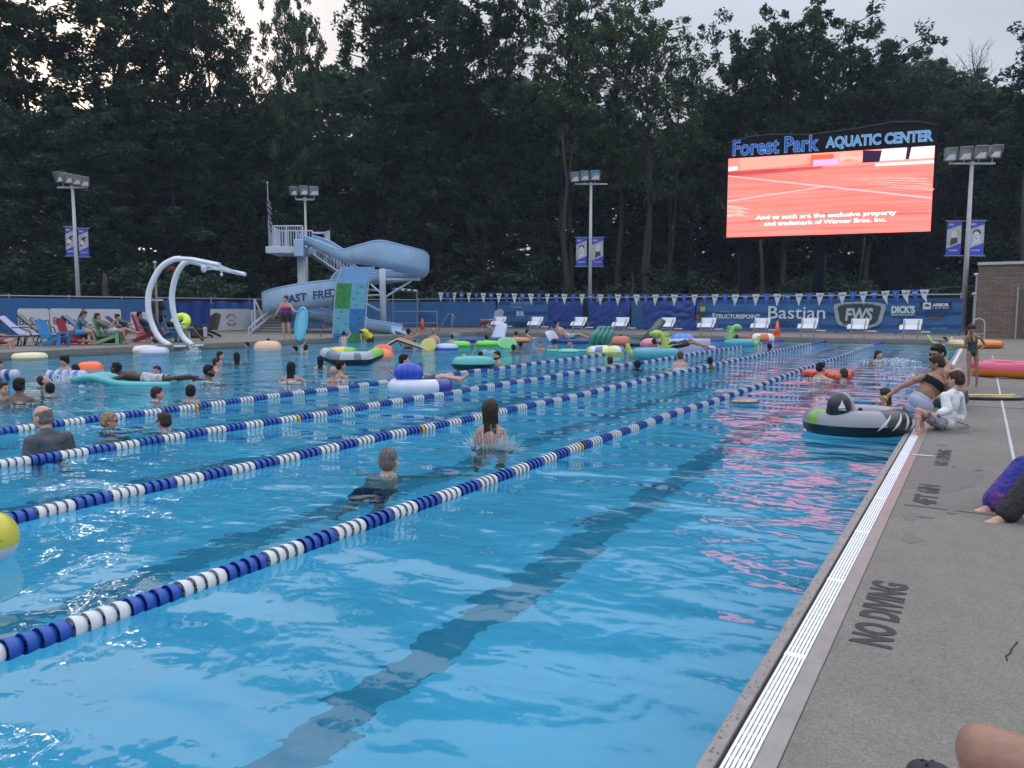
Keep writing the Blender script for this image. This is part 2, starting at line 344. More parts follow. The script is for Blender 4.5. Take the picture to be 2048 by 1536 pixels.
# ------------------------------------------------------------------ lane ropes
M_fb = mat('float_blue', (.010, .065, .34), .4, .12, 30); M_fw = mat('float_white', (.58, .59, .60), .45, .10, 30); M_fg = mat('float_gold', (.62, .36, .03), .4, .05, 30)
def disc_mesh(n, k=1):
    q = MB(); rt = Matrix.Rotation(-PI/2, 3, 'X')
    q.lathe([(.018, -.012), (.018, .020), (.030, .000), (.050, -.010), (.064, -.018), (.0715, -.026), (.0730, -.032), (.0768, -.032), (.0775, -.020), (.071, .006), (.058, .026), (.046, .032), (.030, .032), (.016, .034)], n, rot=rt)
    if k:
        for i in range(6):
            a = i*PI/3; p = Vector((math.cos(a), 0, math.sin(a))); q.box(p*.042+Vector((0, -.004, 0)), (.046, .020, .005), Matrix.Rotation(-a, 3, 'Y'))
    return q
def scaled(q, k): q.v = [(x*k, y, z*k) for x, y, z in q.v]; return q
dm = {c: scaled(disc_mesh(22), .70).mesh('float_disc', m, True) for c, m in (('b', M_fb), ('w', M_fw), ('g', M_fg))}
M_cable = mat('rope_cable_blue', (.01, .04, .33), .5, .1, 20)
lr = ((-3.32, -3.56, 32.9, 'nearest blue and white lane rope, closest to the slotted gutter'),
      (-5.38, -5.80, 32.4, 'second lane rope from the gutter, passing behind the long haired swimmer'),
      (-7.36, -7.60, 32.0, 'third lane rope, crossing in front of the man in the grey shirt'),
      (-9.36, -10.0, 31.6, 'fourth and farthest lane rope, touching the blue seated ring float'))
PIT = .0665
for ri, (xa, xb, yend, lab) in enumerate(lr):
    y0 = (1.25, 1.3, 2.2, 3.0)[ri]
    X = lambda y: xa+(xb-xa)*(y-2)/(31) + .035*math.sin(y*.55+ri*2)*min(1, y/8)
    Zr = lambda y: .022+.006*math.sin(y*2.1+ri)
    r_ = tag(empty('lane_rope', (X(y0), y0, 0)), lab, 'lane rope', 'lane ropes of blue and white floats')
    N = int((yend-y0)/PIT); per = 4; gold = int((7.0-y0)/PIT)
    rest = {'b': MB(), 'w': MB(), 'g': MB()}; off = ri*3
    low = scaled(disc_mesh(10, 0), .72)
    for k in range(N):
        y = y0+k*PIT; c = 'b' if ((k+off)//4) % 2 else 'w'
        if k == gold-(gold+off) % 4 and True: c = 'g'
        dx = (X(y+.05)-X(y-.05))/.1
        if k < 98:
            o = bpy.data.objects.new('float_disc', dm[c]); COL.objects.link(o); o.parent = r_; o.location = (X(y)-X(y0), y-y0, Zr(y)); o.rotation_euler = (rnd.uniform(-.03, .03), rnd.uniform(0, 3), -dx+rnd.uniform(-.03, .03))
        else:
            q = low; rest['b'].cur = {'b': 0, 'w': 1, 'g': 2}[c]
            rest['b'].add([(v[0]+X(y)-X(y0), v[1]+y-y0, v[2]+Zr(y)) for v in q.v], q.f)
    tag(rest['b'].build('float_discs', [M_fb, M_fw, M_fg], r_, smooth=True), kind='stuff')
    cb = MB(); ys = np.arange(y0-.6, yend, .5); cb.tube([(X(y)-X(y0), y-y0, Zr(y)) for y in ys], .005, 6); cb.build('cable', M_cable, r_)
    cb = MB(); ys = np.linspace(yend, YF-.02, 8); cb.tube([(X(y)-X(y0), y-y0, .03) for y in ys], .045, 8); cb.build('blue_end_sleeve', M_cable, r_)
# ------------------------------------------------------------------ fence, banners, tarps
M_pole = mat('galvanised_steel', (.30, .31, .32), .45, .1, 10, metal=.3)
M_pale = mat('lamp_post_paint', (.38, .39, .40), .5, .1, 6)
M_navy = mat('fence_mesh_dark', (.01, .014, .02), .8, .1, 10)
YFE = 42.6; XFL = -37.4
def fence_run(lab, a, b_, n, h=1.9):
    a = Vector(a); b_ = Vector(b_); L_ = (b_-a).length; an = math.atan2(b_.y-a.y, b_.x-a.x)
    e = tag(empty('chain_link_fence', a, an), lab, 'fence')
    f = MB(); f.box((L_/2, .06, h/2+.03), (L_, .01, h-.15)); f.build('mesh_panel', M_navy, e)
    f = MB(); f.tube([(0, 0, h), (L_, 0, h)], .03, 8); f.build('top_rail', M_pole, e)
    f = MB(); f.tube([(0, 0, .08), (L_, 0, .08)], .02, 6); f.build('bottom_rail', M_pole, e)
    for i in range(n+1): MB().cyl((L_*i/n, 0, 0), (L_*i/n, 0, h+.05), .038, None, 8).ell((L_*i/n, 0, h+.05), (.045, .045, .03), None, 8, 5).build('fence_post', M_pole, e)
fence_run('dark chain link fence with steel rails behind the starting blocks', (-33.6, YFE+.1, DK), (-.9, YFE+.1, DK), 12, 1.95)
fence_run('dark chain link fence behind the deck chairs on the left deck', (XFL-.1, 2, DK), (XFL-.1, 34, DK), 12, 1.85)
fence_run('dark chain link fence behind the water slide, between the two long fences', (XFL-.1, 34, DK), (-33.6, YFE+.1, DK), 4, 1.9)
def banner_mat(name, ca, cb, sc_=.5):
    m = bpy.data.materials.new(name); m.use_nodes = True; n = m.node_tree; b = n.nodes['Principled BSDF']; L = n.links.new
    tc = n.nodes.new('ShaderNodeTexCoord'); wv = n.nodes.new('ShaderNodeTexWave'); wv.wave_type = 'BANDS'; wv.bands_direction = 'Z'; wv.inputs['Scale'].default_value = sc_; wv.inputs['Distortion'].default_value = 4; wv.inputs['Detail'].default_value = 1; wv.inputs['Detail Scale'].default_value = .25
    mp = n.nodes.new('ShaderNodeMapping'); mp.inputs['Scale'].default_value = (.45, 1, 1); L(tc.outputs['Object'], mp.inputs[0]); L(mp.outputs[0], wv.inputs[0])
    mx = n.nodes.new('ShaderNodeMixRGB'); mx.inputs[1].default_value = tuple(ca)+(1,); mx.inputs[2].default_value = tuple(cb)+(1,)
    mr = n.nodes.new('ShaderNodeMapRange'); mr.inputs[1].default_value = .55; mr.inputs[2].default_value = .95; L(wv.outputs['Fac'], mr.inputs[0]); L(mr.outputs[0], mx.inputs[0]); L(mx.outputs[0], b.inputs['Base Color'])
    b.inputs['Roughness'].default_value = .45
    nb = n.nodes.new('ShaderNodeTexNoise'); nb.inputs['Scale'].default_value = 2.5; nb.inputs['Detail'].default_value = 3; bp = n.nodes.new('ShaderNodeBump'); bp.inputs['Distance'].default_value = .05
    L(tc.outputs['Object'], nb.inputs[0]); L(nb.outputs[0], bp.inputs['Height']); L(bp.outputs[0], b.inputs['Normal'])
    return m
M_ban = banner_mat('blue_vinyl_banner', (.020, .115, .29), (.008, .05, .16)); M_ban2 = mat('blue_windscreen', (.020, .10, .26), .6, .18, .8, bump=.03, bscale=1.5)
M_tarp = mat('navy_tarp', (.008, .04, .21), .5, .2, 1.5, bump=.03, bscale=2)
def banner(name, lab, x0, x1, z0, z1, m, amp=.012, cat='banner', Y=None, lf=None):
    e = tag(empty(name, ((x0+x1)/2, (Y or YFE)-.06, DK)), lab, cat); w_ = x1-x0; r_ = random.Random(int(x0*10)); ph = [r_.uniform(0, 6) for _ in range(4)]
    q = MB().grid(max(8, int(w_*6)), 10, lambda a, b_: ((a-.5)*w_, amp*(math.sin(a*w_*3+ph[0]+2*b_)+.6*math.sin(a*w_*7+ph[1])+.5*math.sin(b_*5+ph[2])), z0-DK+(z1-z0)*b_+(.02*math.sin(a*w_*2.2+ph[3]) if b_ == 0 else 0)))
    q.build('banner_sheet', m, e, smooth=True); return e
def on_fence(u, v, Y=None): p = onY(u, v, (Y or YFE)-.1); return p.x, p.z
M_white = mat('print_white', (.55, .62, .68), .5, .06, 10); M_pgrey = mat('print_blue_grey', (.20, .36, .50), .5, .05, 10); M_pnavy = mat('print_navy', (.004, .02, .09), .5, .05, 10)
def bt(e, s, u0, u1, v0, v1, m, bold=0.0, shear=0, name='lettering', tall=1.36):
    xa, zt = on_fence(u0, v0); xb, zb_ = on_fence(u1, v1)
    o = txt(name, s, (zt-zb_)*tall, m, e, ((xa+xb)/2-e.location.x, -.075, (zt+zb_)/2-DK), ext=.003, bold=bold, width=xb-xa, shear=shear); return o
xa = on_fence(783, 600)[0]; xb = on_fence(990, 600)[0]; banner('windscreen', 'plain blue windscreen on the far fence between the slide and the white deck chair', xa, xb, .28, 1.93, M_ban2, cat='windscreen')
x1b = on_fence(1108, 600)[0]
e = banner('sponsor_banner', 'blue sponsor banner with a double R emblem, left of the draped navy tarps', xb+.12, x1b, .28, 1.93, M_ban)
bt(e, 'NORTHERN  INDUSTRIES', 1022, 1068, 604, 610, M_pgrey); bt(e, 'Manufacturing', 1022, 1046, 611, 616, M_pgrey)
bt(e, 'RR', 1033, 1049, 623, 633, M_white, .01); xc, zc = on_fence(1041, 630)
MB().torus((xc-e.location.x, -.07, zc-DK), .24, .012, Matrix.Rotation(PI/2, 3, 'X'), 32, 6).build('emblem_ring', M_pgrey, e)
bt(e, 'Adventure', 1030, 1053, 641, 646, M_pnavy); bt(e, 'Full Sports', 1028, 1055, 647, 653, M_pnavy, .01)
def tarp(lab, ua, ub, logo=None, sd=0, vb=661):
    xa, zt = on_fence(ua, 599); xb_, zb_ = on_fence(ub, vb); w_ = xb_-xa; zb_ = max(zb_, .22); h = 1.95-zb_
    e = tag(empty('navy_tarp', ((xa+xb_)/2, YFE-.12, DK)), lab, 'tarp')
    def f(a, b_):
        x = (a-.5)*w_; sag = 1-(2*a-1)**2; d = (1-b_)
        fold = (.05+.03*math.sin(a*5+sd))*math.sin((d+.5*sag*(1-.5*d)+.05*math.sin(a*7+sd*2)+.04*math.sin(a*13+d*5))*9+sd+1.2*math.sin(d*6+sd))*min(1, d*6)*(sag*.9+.15) + .035*math.sin(a*w_*7+sd+2*math.sin(d*3))*(1-sag*.8) + .012*math.sin(a*31+d*17)
        return (x*(1-.05*math.sin(b_*PI)), -.03-abs(fold), b_*h+zb_-DK-.1*sag*(1 if b_ == 1 else .3)*b_)
    MB().grid(60, 36, f).build('tarp_sheet', M_tarp, e, smooth=True)
    if logo:
        u0, u1, v0, v1, s = logo; o = bt(e, s, u0+9, u1, v0, v1, M_white, .004, .2); o.location.y = -.12
        xc, zc = on_fence(u0+3, (v0+v1)/2); MB().torus((xc-e.location.x, -.12, zc-DK), .07, .022, Matrix.Rotation(PI/2, 3, 'X'), 20, 6).build('logo_ring', M_white, e)
tarp('draped navy tarp with a white ring logo, behind the second and third starting blocks', 1096, 1168, (1102, 1128, 654, 661, 'Carestream'), 1)
tarp('draped navy tarp with a white ring logo, behind the fourth starting block', 1176, 1262, (1196, 1222, 652, 660, 'Carestream'), 2)
tarp('draped navy tarp behind the sixth starting block, left of the large sponsor banner', 1284, 1392, None, 3.5)
xa = on_fence(1262, 600)[0]; xb = on_fence(1290, 600)[0]; banner('windscreen', 'narrow teal strip of windscreen between two draped navy tarps', xa, xb, .28, 1.9, mat('teal_windscreen', (.01, .09, .20), .6, .15, 2), cat='windscreen')
xa = on_fence(1392, 600)[0]; xb = on_fence(1926, 600)[0]
e = banner('sponsor_banner', 'long blue sponsor banner with seven company names, right half of the far fence', xa, xb, .26, 1.93, M_ban, .02)
for (u, v, w_, h, c) in ((1404, 608, 5, 8, 'a03048'), (1406, 618, 11, 10, '9aa838'), (1406, 631, 11, 11, '2a2c48'), (1396, 634, 9, 9, '8a4a2c'), (1395, 646, 8, 9, '7a8878'), (1395, 655, 7, 7, '1c4a9a'), (1407, 645, 10, 10, '1a7090')):
    x_, z_ = on_fence(u, v); MB().box((x_-e.location.x, -.072, z_-DK), (w_*.026, .01, h*.026)).build('colour_block', hexm(c, .6), e)
bt(e, 'American', 1440, 1464, 621, 625, M_pgrey); bt(e, 'S', 1425, 1430, 627, 638, M_white, .012); bt(e, 'TRUCTUREPOINT', 1431, 1520, 629, 638, M_white, .008)
bt(e, 'Bastian', 1537, 1650, 613, 640, M_white, .004); bt(e, 'SOLUTIONS', 1552, 1640, 642, 649, M_pnavy, .004); bt(e, 'A TOYOTA ADVANCED LOGISTICS COMPANY', 1560, 1640, 657, 660, M_pgrey)
# shield
def shield(k, y, m, nm):
    cx_, cz = on_fence(1718, 630); pts = []
    for a, b_ in ((-46, 17), (-44, 23), (-30, 27), (0, 29), (30, 27), (44, 23), (46, 17), (40, -14), (34, -22), (18, -28), (0, -33), (-18, -28), (-34, -22), (-40, -14)): pts.append((a*.0265*k+cx_-e.location.x, b_*.0265*k*.88+cz-DK))
    MB().prism(pts, y, y+.008).build(nm, m, e)
shield(1.0, -.082, mat('shield_silver', (.30, .33, .36), .4, .1, 4), 'shield_border'); shield(.83, -.094, mat('shield_green', (.012, .045, .04), .5, .3, 40), 'shield_field')
o = bt(e, 'FWS', 1690, 1744, 618, 643, mat('print_silver', (.42, .44, .47), .4, .1, 6), .03, .12); o.location.y = -.1
o = bt(e, 'FRANKLIN WASTE SERVICES, INC.', 1681, 1750, 607, 612, M_pnavy); o.location.y = -.096
xc, zc = on_fence(1806, 622); MB().box((xc-e.location.x, -.068, zc-DK), (1.2, .008, .5)).build('logo_plate', mat('plate_green', (.02, .11, .15), .5, 0), e)
bt(e, "DICK'S", 1783, 1829, 613, 627, M_white, .02); bt(e, 'SPORTING GOODS', 1783, 1828, 628, 632, M_white)
xc, zc = on_fence(1871, 611); MB().box((xc-e.location.x, -.066, zc-DK), (1.35, .008, .36)).build('logo_plate', M_pnavy, e)
xc, zc = on_fence(1854, 612); MB().box((xc-e.location.x, -.076, zc-DK), (.34, .01, .32)).build('logo_square', M_white, e)
MB().prism([(xc-e.location.x+.12*math.cos(a), zc-DK-.02+.11*math.sin(a)) for a in np.linspace(0, PI, 9)], -.09, -.082).build('tree_logo', M_pnavy, e)
bt(e, 'ARBOR', 1865, 1898, 607, 613, M_white, .012); bt(e, 'HOMES', 1865, 1898, 614.5, 617.5, M_white)
bt(e, 'ETiCA', 1851, 1896, 621, 634, mat('print_deep_blue', (.004, .025, .13), .5, 0), .01)
xc, zc = on_fence(1868, 637); MB().box((xc-e.location.x, -.072, zc-DK), (.6, .008, .06)).build('swoosh', mat('print_orange', (.22, .05, .02), .5, 0), e)
bt(e, 'CITY', 1799, 1816, 640, 648, M_pnavy); bt(e, 'VIEW HOMES', 1863, 1893, 655, 659, M_pgrey)
# west side: blue windscreen and two hung tarps
a_, b_ = Vector((XFL+.1, 34, DK)), Vector((-33.6, YFE, DK)); L_ = (b_-a_).length
e = tag(empty('windscreen', (a_+b_)/2+Vector((.12, -.06, 0)), math.atan2(b_.y-a_.y, b_.x-a_.x)), 'plain blue windscreen on the fence behind the water slide', 'windscreen')
MB().grid(50, 6, lambda s, t_: ((s-.5)*L_, -.05-.015*math.sin(s*40+t_*3), .08+1.68*t_)).build('banner_sheet', M_ban2, e, smooth=True)
def west(name, lab, u0, u1, m, tarp_=False, z1=None):
    a = onX(u0, 600, XFL); b_ = onX(u1, 600, XFL); L_ = b_.y-a.y
    e = tag(empty(name, (XFL+.06, (a.y+b_.y)/2, DK), PI/2), lab, 'tarp' if tarp_ else 'windscreen'); r_ = random.Random(int(u0)); p = [r_.uniform(0, 6) for _ in range(4)]
    am = .10 if tarp_ else .012; hh = 1.75
    MB().grid(max(10, int(L_*9)), 14, lambda s, t_: ((s-.5)*L_, -.02-am*abs(math.sin(s*L_*2.6+p[0]+t_*1.5))-am*.5*math.sin(s*L_*7+p[1]-2*t_), .06+(hh-.06)*t_-(.12*abs(math.sin(s*L_*1.7+p[2])) if tarp_ and t_ == 1 else 0))).build('sheet', m, e, smooth=True)
west('windscreen', 'plain blue windscreen on the fence behind the white barrier banners', -30, 342, M_ban2)
west('navy_tarp', 'crumpled navy tarp on the fence behind the neon ring', 342, 424, M_tarp, True)
west('navy_tarp', 'crumpled blue tarp on the fence behind the swim club banner', 426, 505, mat('blue_tarp', (.012, .075, .28), .5, .3, 1.2, bump=.04, bscale=2), True)
# small A-frame barrier banners
M_bw = mat('barrier_white', (.50, .52, .56), .6, .06, 3); M_bg = mat('barrier_grey', (.30, .30, .31), .6, .08, 3)
def barrier(lab, u0, u1, vt, X, m, words_, club=False):
    a = onX(u0, vt, X); b_ = onX(u1, vt, X); L_ = (b_-a).length; h = a.z-DK; e = tag(empty('barrier_banner', ((a.x+b_.x)/2, (a.y+b_.y)/2, DK), math.atan2(b_.y-a.y, b_.x-a.x)), lab, 'barrier banner')
    r = .12; P = [(-L_/2, .1), (L_/2, .1)]+[(L_/2-r+r*math.cos(t), h-r+r*math.sin(t)) for t in np.linspace(0, PI/2, 6)]+[(-L_/2+r-r*math.sin(t), h-r+r*math.cos(t)) for t in np.linspace(0, PI/2, 6)]
    MB().prism(P, -.02, .02).build('panel', m, e)
    MB().tube([(-L_/2+.05, .25, 0), (-L_/2+.05, 0, h-.1)], .015, 6).tube([(L_/2-.05, .25, 0), (L_/2-.05, 0, h-.1)], .015, 6).build('stand', M_pole, e)
    for (s, sz, x_, z_) in words_: txt('lettering', s, sz, mat('print_charcoal', (.06, .06, .07), .6, 0), e, (x_, -.026, z_*h), ext=.002, bold=.004)
    if club:
        for s, r0, a0, a1 in (('NOBLESVILLE', .30, 155, 25), ('SWIM CLUB', .30, 215, 325)):
            for i, ch in enumerate(s):
                if ch == ' ': continue
                an = math.radians(a0+(a1-a0)*i/(len(s)-1)); up_ = an-PI/2 if a0 < 200 else an+PI/2
                txt('lettering', ch, .12, mat('print_charcoal', (.06, .06, .07), .6, 0), e, (r0*1.1*math.cos(an), -.026, h*.52+r0*math.sin(an)), rot=(PI/2, -up_, 0), ext=.002, bold=.006)
        MB().torus((0, -.02, h*.52), .2, .012, Matrix.Rotation(PI/2, 3, 'X'), 28, 5).build('logo_ring', M_bg, e)
        MB().tube([(-.15, -.026, h*.52-.03), (-.05, -.026, h*.52), (.05, -.026, h*.52-.015), (.15, -.026, h*.52+.03)], [.006, .02, .02, .004], 6).build('swimmer_logo', mat('print_charcoal', (.06, .06, .07), .6, 0), e)
barrier('white barrier banner with dark lettering behind the tan deck lounger', 35, 97, 617, -35.6, M_bw, [('BaStian', .45, 0, .55)])
barrier('white barrier banner behind the red deck chair', 99, 165, 617, -35.7, M_bw, [('Bastian', .45, 0, .55)])
barrier('blank looking white barrier banner behind the person in the green chair', 167, 241, 618, -35.8, M_bw, [])
barrier('low white barrier banner behind the person in striped clothes', 261, 295, 624, -35.9, M_bw, [])
barrier('white barrier banner with the round swim club logo, left of the slide stairs', 421, 500, 618, -35.0, M_bw, [], True)
barrier('grey barrier banner reading Bastian behind the slide stair rail', 501, 545, 619, -34.6, M_bg, [('Bastian', .5, -.1, .5)])
# ------------------------------------------------------------------ pennant line
YP = 31.4; M_pw = mat('pennant_white', (.50, .52, .54), .6, .06, 20); M_pb = mat('pennant_blue', (.015, .09, .40), .6, .08, 20)
PU = [882, 909, 938, 967, 998, 1029, 1062, 1095, 1129, 1164, 1201, 1236, 1273, 1311, 1349, 1389, 1430, 1471, 1512, 1555, 1598, 1640, 1685, 1727, 1771, 1812, 1849]
def vline(u): return 583+6*math.sin(PI*min(1, max(0, (u-780)/1080)))-(5*(u-1600)/300 if u > 1600 else 0)
e0 = onY(786, 579, YP); e1 = onY(1946, 571, YP)
pr = tag(empty('pennant_line', e0), 'long line of white and blue pennants strung across the far pool end', 'pennant line')
us = np.linspace(786, 1946, 60); MB().tube([onY(u, vline(u) if u < 1860 else 578.0-7*(u-1860)/86, YP)-e0 for u in us], .008, 5).build('line', mat('cord_dark', (.1, .1, .11), .6, 0), pr)
def pennant(u, w_, h, m, tx):
    p = onY(u, vline(u), YP)-e0; r_ = rnd.uniform(-.1, .1)+(.35 if u > 1760 else 0); tw = rnd.uniform(-.5, .5)
    o = MB().add([(-w_/2, 0, 0), (w_/2, 0, 0), (w_/2*.5, -.02, -h*.5), (r_*.3, -.03*tw, -h), (-w_/2*.5, -.02, -h*.5), (-w_/2, .004, 0), (w_/2, .004, 0), (w_/2*.5, -.016, -h*.5), (r_*.3, -.03*tw+.004, -h), (-w_/2*.5, -.016, -h*.5)], [(0, 1, 2, 4), (4, 2, 3), (6, 5, 9, 7), (7, 9, 8)]).build('pennant', m, pr, loc=p, rot=(0, 0, tw*.5))
    txt('lettering', tx, .09, M_pw if m is M_pb else M_pb, o, (0, -.03, -.11), rot=(PI/2+.04, 0, 0), ext=.001, bold=.003)
for i, u in enumerate(PU):
    pennant(u, .30, .50, M_pw, 'USA')
    if i < len(PU)-1: pennant((u+PU[i+1])/2, .27, .44, M_pb, 'NSC' if i % 2 else 'I')
# ------------------------------------------------------------------ starting blocks
M_plw = mat('block_board_white', (.62, .64, .68), .45, .06, 12); M_leg = mat('block_leg_steel', (.24, .24, .24), .5, .15, 12, metal=.2)
def make_block():
    e = empty('starting_block')
    MB().box((.04, -.0, .70), (.72, .045, .27), Matrix.Rotation(-.45, 3, 'X')).build('kick_board', M_plw, e, bevel=.008)
    MB().box((-.04, -.2, .47), (.82, .05, .27), Matrix.Rotation(-.75, 3, 'X')).build('platform_board', M_plw, e, bevel=.008)
    for s in (-1, 1):
        MB().tube([(s*.27, -.3, 0), (s*.27, -.28, .42), (s*.27, .05, .78)], .032, 8).build('leg', M_leg, e)
        MB().box((s*.27, -.3, .015), (.13, .16, .03)).build('foot_plate', M_leg, e)
    MB().tube([(-.27, -.3, .27), (.27, -.3, .27)], .02, 6).build('cross_bar', M_leg, e)
    MB().box((.52, .02, .28), (.40, .24, .04)).build('step', M_plw, e)
    MB().tube([(-.40, -.1, .62), (-.52, -.2, .60), (-.60, -.28, .55)], .03, 8).ell((-.6, -.28, .55), (.05, .05, .03)).build('side_handle', mat('rubber_black', (.02, .02, .022), .6, .1), e)
    MB().tube([(.38, -.05, .6), (.44, .1, .3)], .02, 6).build('brace', M_leg, e)
    return e
bl0 = make_block(); BU = [1822, 1717, 1617, 1522, 1415, 1335, 1243, 1160, 1073, 1000]
what = ['under the ARBOR and DICK\'S lettering, rightmost of the row', 'in front of the green FWS shield', 'under the end of the Bastian lettering, right of the cone', 'between the STRUCTUREPOINT and Bastian lettering', 'under the STRUCTUREPOINT lettering, left of the spined green dinosaur float', 'in front of the draped tarp left of the coloured squares', 'in front of the teal windscreen gap, right of the ring logo', 'on the bare patch between the two ring logo tarps', 'under the double R emblem\'s right side', 'just behind the white plastic chair at the far pool edge']
for i, u in enumerate(BU):
    o = bl0 if i == 0 else copy_tree(bl0); p = onY(u, 672, 37.1); o.location = (p.x, 37.1, DK)
    tag(o, 'white boarded starting block '+what[i], 'starting block', 'starting blocks along the far end')
# ------------------------------------------------------------------ floodlight posts
M_glass = mat('lamp_glass', (.42, .46, .50), .12, .25, 5, metal=.6); M_hous = mat('lamp_housing', (.20, .20, .21), .5, .1, 10)
M_pb2 = mat('post_banner_blue', (.03, .06, .42), .55, .05, 6); M_pg2 = mat('photo_grey', (.36, .37, .39), .6, .25, 4); M_phd = mat('photo_dark', (.04, .04, .045), .6, .2, 6); M_phl = mat('photo_light', (.55, .56, .58), .6, .1, 6)
def lamp_post(lab, u, vtop, D, heads, bar_w, banners=None, zb=DK, turn=0.0, r0=.13, tilt=0, cutbase=None):
    top = atd(u, vtop, D); h = top.z-zb; s = D/FPX; base = Vector((top.x, top.y, zb))
    e = tag(empty('floodlight_post', base, yaw+turn), lab, 'lamp post', 'floodlight posts round the pool')
    MB().cyl((0, 0, 0), (0, 0, h), r0, r0*.6, 14).build('pole', M_pale, e, smooth=True)
    if cutbase is None: MB().cyl((0, 0, 0), (0, 0, .05), .24, None, 12).build('base_plate', M_pale, e)
    MB().box((0, 0, h), (bar_w*s, .09, .09)).cyl((0, 0, h-.1), (0, 0, h+.1), .1, None, 10).build('cross_arm', M_pale, e)
    for (du, dv, hw, hh, tz) in heads:
        c = Vector((du*s, -.05, h+dv*s)); R_ = Matrix.Rotation(tz, 3, 'Z') @ Matrix.Rotation(.35, 3, 'X')
        q = MB(); w2, h2 = hw*s/2, hh*s/2; d = .22
        vs = [c+R_ @ Vector(p) for p in ((-w2, -d, -h2), (w2, -d, -h2), (w2, -d, h2), (-w2, -d, h2), (-w2*.55, d, -h2*.5), (w2*.55, d, -h2*.5), (w2*.55, d, h2*.6), (-w2*.55, d, h2*.6))]
        q.add(vs, [(4, 5, 6, 7), (0, 4, 7, 3), (1, 2, 6, 5), (3, 7, 6, 2), (0, 1, 5, 4)])
        for a, b_ in ((0, 1), (1, 2), (2, 3), (3, 0)): q.cyl(vs[a], vs[b_], .035, None, 6)
        hd = q.build('lamp_head', M_hous, e)
        k = .9; g = MB(); gv = [c+R_ @ Vector(p) for p in ((-w2*k, -d+.05, -h2*k), (w2*k, -d+.05, -h2*k), (w2*k, -d+.05, h2*k), (-w2*k, -d+.05, h2*k))]
        gm = c+R_ @ Vector((0, .12, 0)); g.add(gv, [(0, 1, 2, 3)]); g.build('lamp_glass', M_glass, hd)
        g = MB(); g.add([gv[0]+R_ @ Vector((0, -.02, 0)), gv[1]+R_ @ Vector((0, -.02, 0)), gv[1]+R_ @ Vector((0, -.02, h2*.9)), gv[0]+R_ @ Vector((w2*.7, -.02, h2*.8))], [(0, 1, 2, 3)]); g.build('reflector', mat('reflector_bright', (.8, .82, .84), .25, .1, 8), hd)
        MB().tube([c+Vector((0, .05, -h2*.7)), Vector((c.x*.96, 0, h))], .03, 6).build('bracket', M_pale, hd)
    if banners:
        for bi, (x0, x1, v0, v1, kind) in enumerate(banners):
            xa, xb = (x0-u)*s, (x1-u)*s; za, zb_ = h-(v1-vtop)*s, h-(v0-vtop)*s; W_ = xb-xa; H_ = zb_-za
            f = lambda a, b_, y=0: (xa+a*W_, -.03-y, za+b_*H_)
            bn = MB().box(((xa+xb)/2, -.03, (za+zb_)/2), (W_, .012, H_)).build('banner', M_pb2, e)
            P = lambda pts, m, y, nm: MB().add([f(a, b_, y) for a, b_ in pts], [tuple(range(len(pts)))]).build(nm, m, bn)
            P([(.02, .72), (.98, .88), (.98, .36), (.02, .2)], M_pg2, .012, 'photo_panel')
            P([(.02, .72), (.98, .88), (.98, .90), (.02, .75)], mat('stripe_gold', (.5, .4, .08), .5, 0), .013, 'stripe')
            if kind == 'f':
                MB().ell(f(.5, .55, .016), (W_*.22, .004, H_*.15)).build('portrait_face', M_phl, bn); MB().ell(f(.52, .66, .014), (W_*.26, .003, H_*.09)).build('portrait_hair', M_phd, bn)
                P([(.22, .28), (.8, .40), (.74, .46), (.5, .44), (.28, .38)], M_phl, .017, 'portrait_shoulders')
                for q_ in (.42, .58): MB().ell(f(q_, .57, .021), (W_*.04, .002, H_*.012)).build('portrait_eye', M_phd, bn)
                MB().ell(f(.5, .49, .021), (W_*.09, .002, H_*.012)).build('portrait_mouth', M_phd, bn)
            elif kind == 's':
                MB().ell(f(.5, .62, .018), (W_*.17, .004, H_*.11)).build('portrait_face', M_phl, bn)
                P([(.25, .29), (.78, .38), (.7, .52), (.5, .54), (.32, .50)], M_phd, .016, 'portrait_suit')
                for q_ in (.44, .56): MB().ell(f(q_, .64, .023), (W_*.03, .002, H_*.01)).build('portrait_eye', M_phd, bn)
            else:
                P([(.1, .34), (.4, .4), (.55, .55), (.75, .5), (.6, .62), (.9, .7), (.5, .7), (.3, .62)], M_phd, .016, 'portrait_swimmer'); MB().ell(f(.35, .5, .018), (W_*.2, .004, H_*.08)).build('portrait_splash', M_phl, bn)
            o = txt('lettering', ('CHAMPION', 'ALL STATE')[bi % 2], H_*.05, M_phl, bn, f(.5, .15, .012), ext=.001, bold=.004); o = txt('lettering', 'NSC', H_*.08, M_phl, bn, f(.3, .9, .012), ext=.001, bold=.004)
            for zz in (za-.02, zb_+.02): MB().tube([((0 if x0 >= u-5 else xa-.1), -.03, zz), ((xb+.1 if x0 >= u-5 else 0), -.03, zz)], .018, 6).build('banner_rod', M_pole, e)
    return e
lamp_post('pale floodlight post with four lamps and two banners, above the left fence', 145, 375, 42, [(-19, 22, 22, 19, -.5), (-4, 19, 15, 18, .3), (11, 16, 15, 18, .4), (26, 13, 14, 18, .5)], 60, [(126, 146, 453, 510, 'x'), (152, 172, 456, 512, 'x')])
lamp_post('pale floodlight post with three lamps behind the slide platform', 610, 399, 45, [(-19, 18, 14, 16, -.2), (0, 19, 16, 17, 0), (19, 18, 17, 17, .2)], 36, None, r0=.10)
lamp_post('pale floodlight post with three lamps and two portrait banners behind the far fence', 1182, 368, 50, [(-31, 15, 17, 18, -.4), (-12, 17, 17, 18, -.3), (8, 18, 18, 18, -.1)], 66, [(1153, 1175, 474, 531, 'f'), (1185, 1208, 474, 531, 's')], r0=.14)
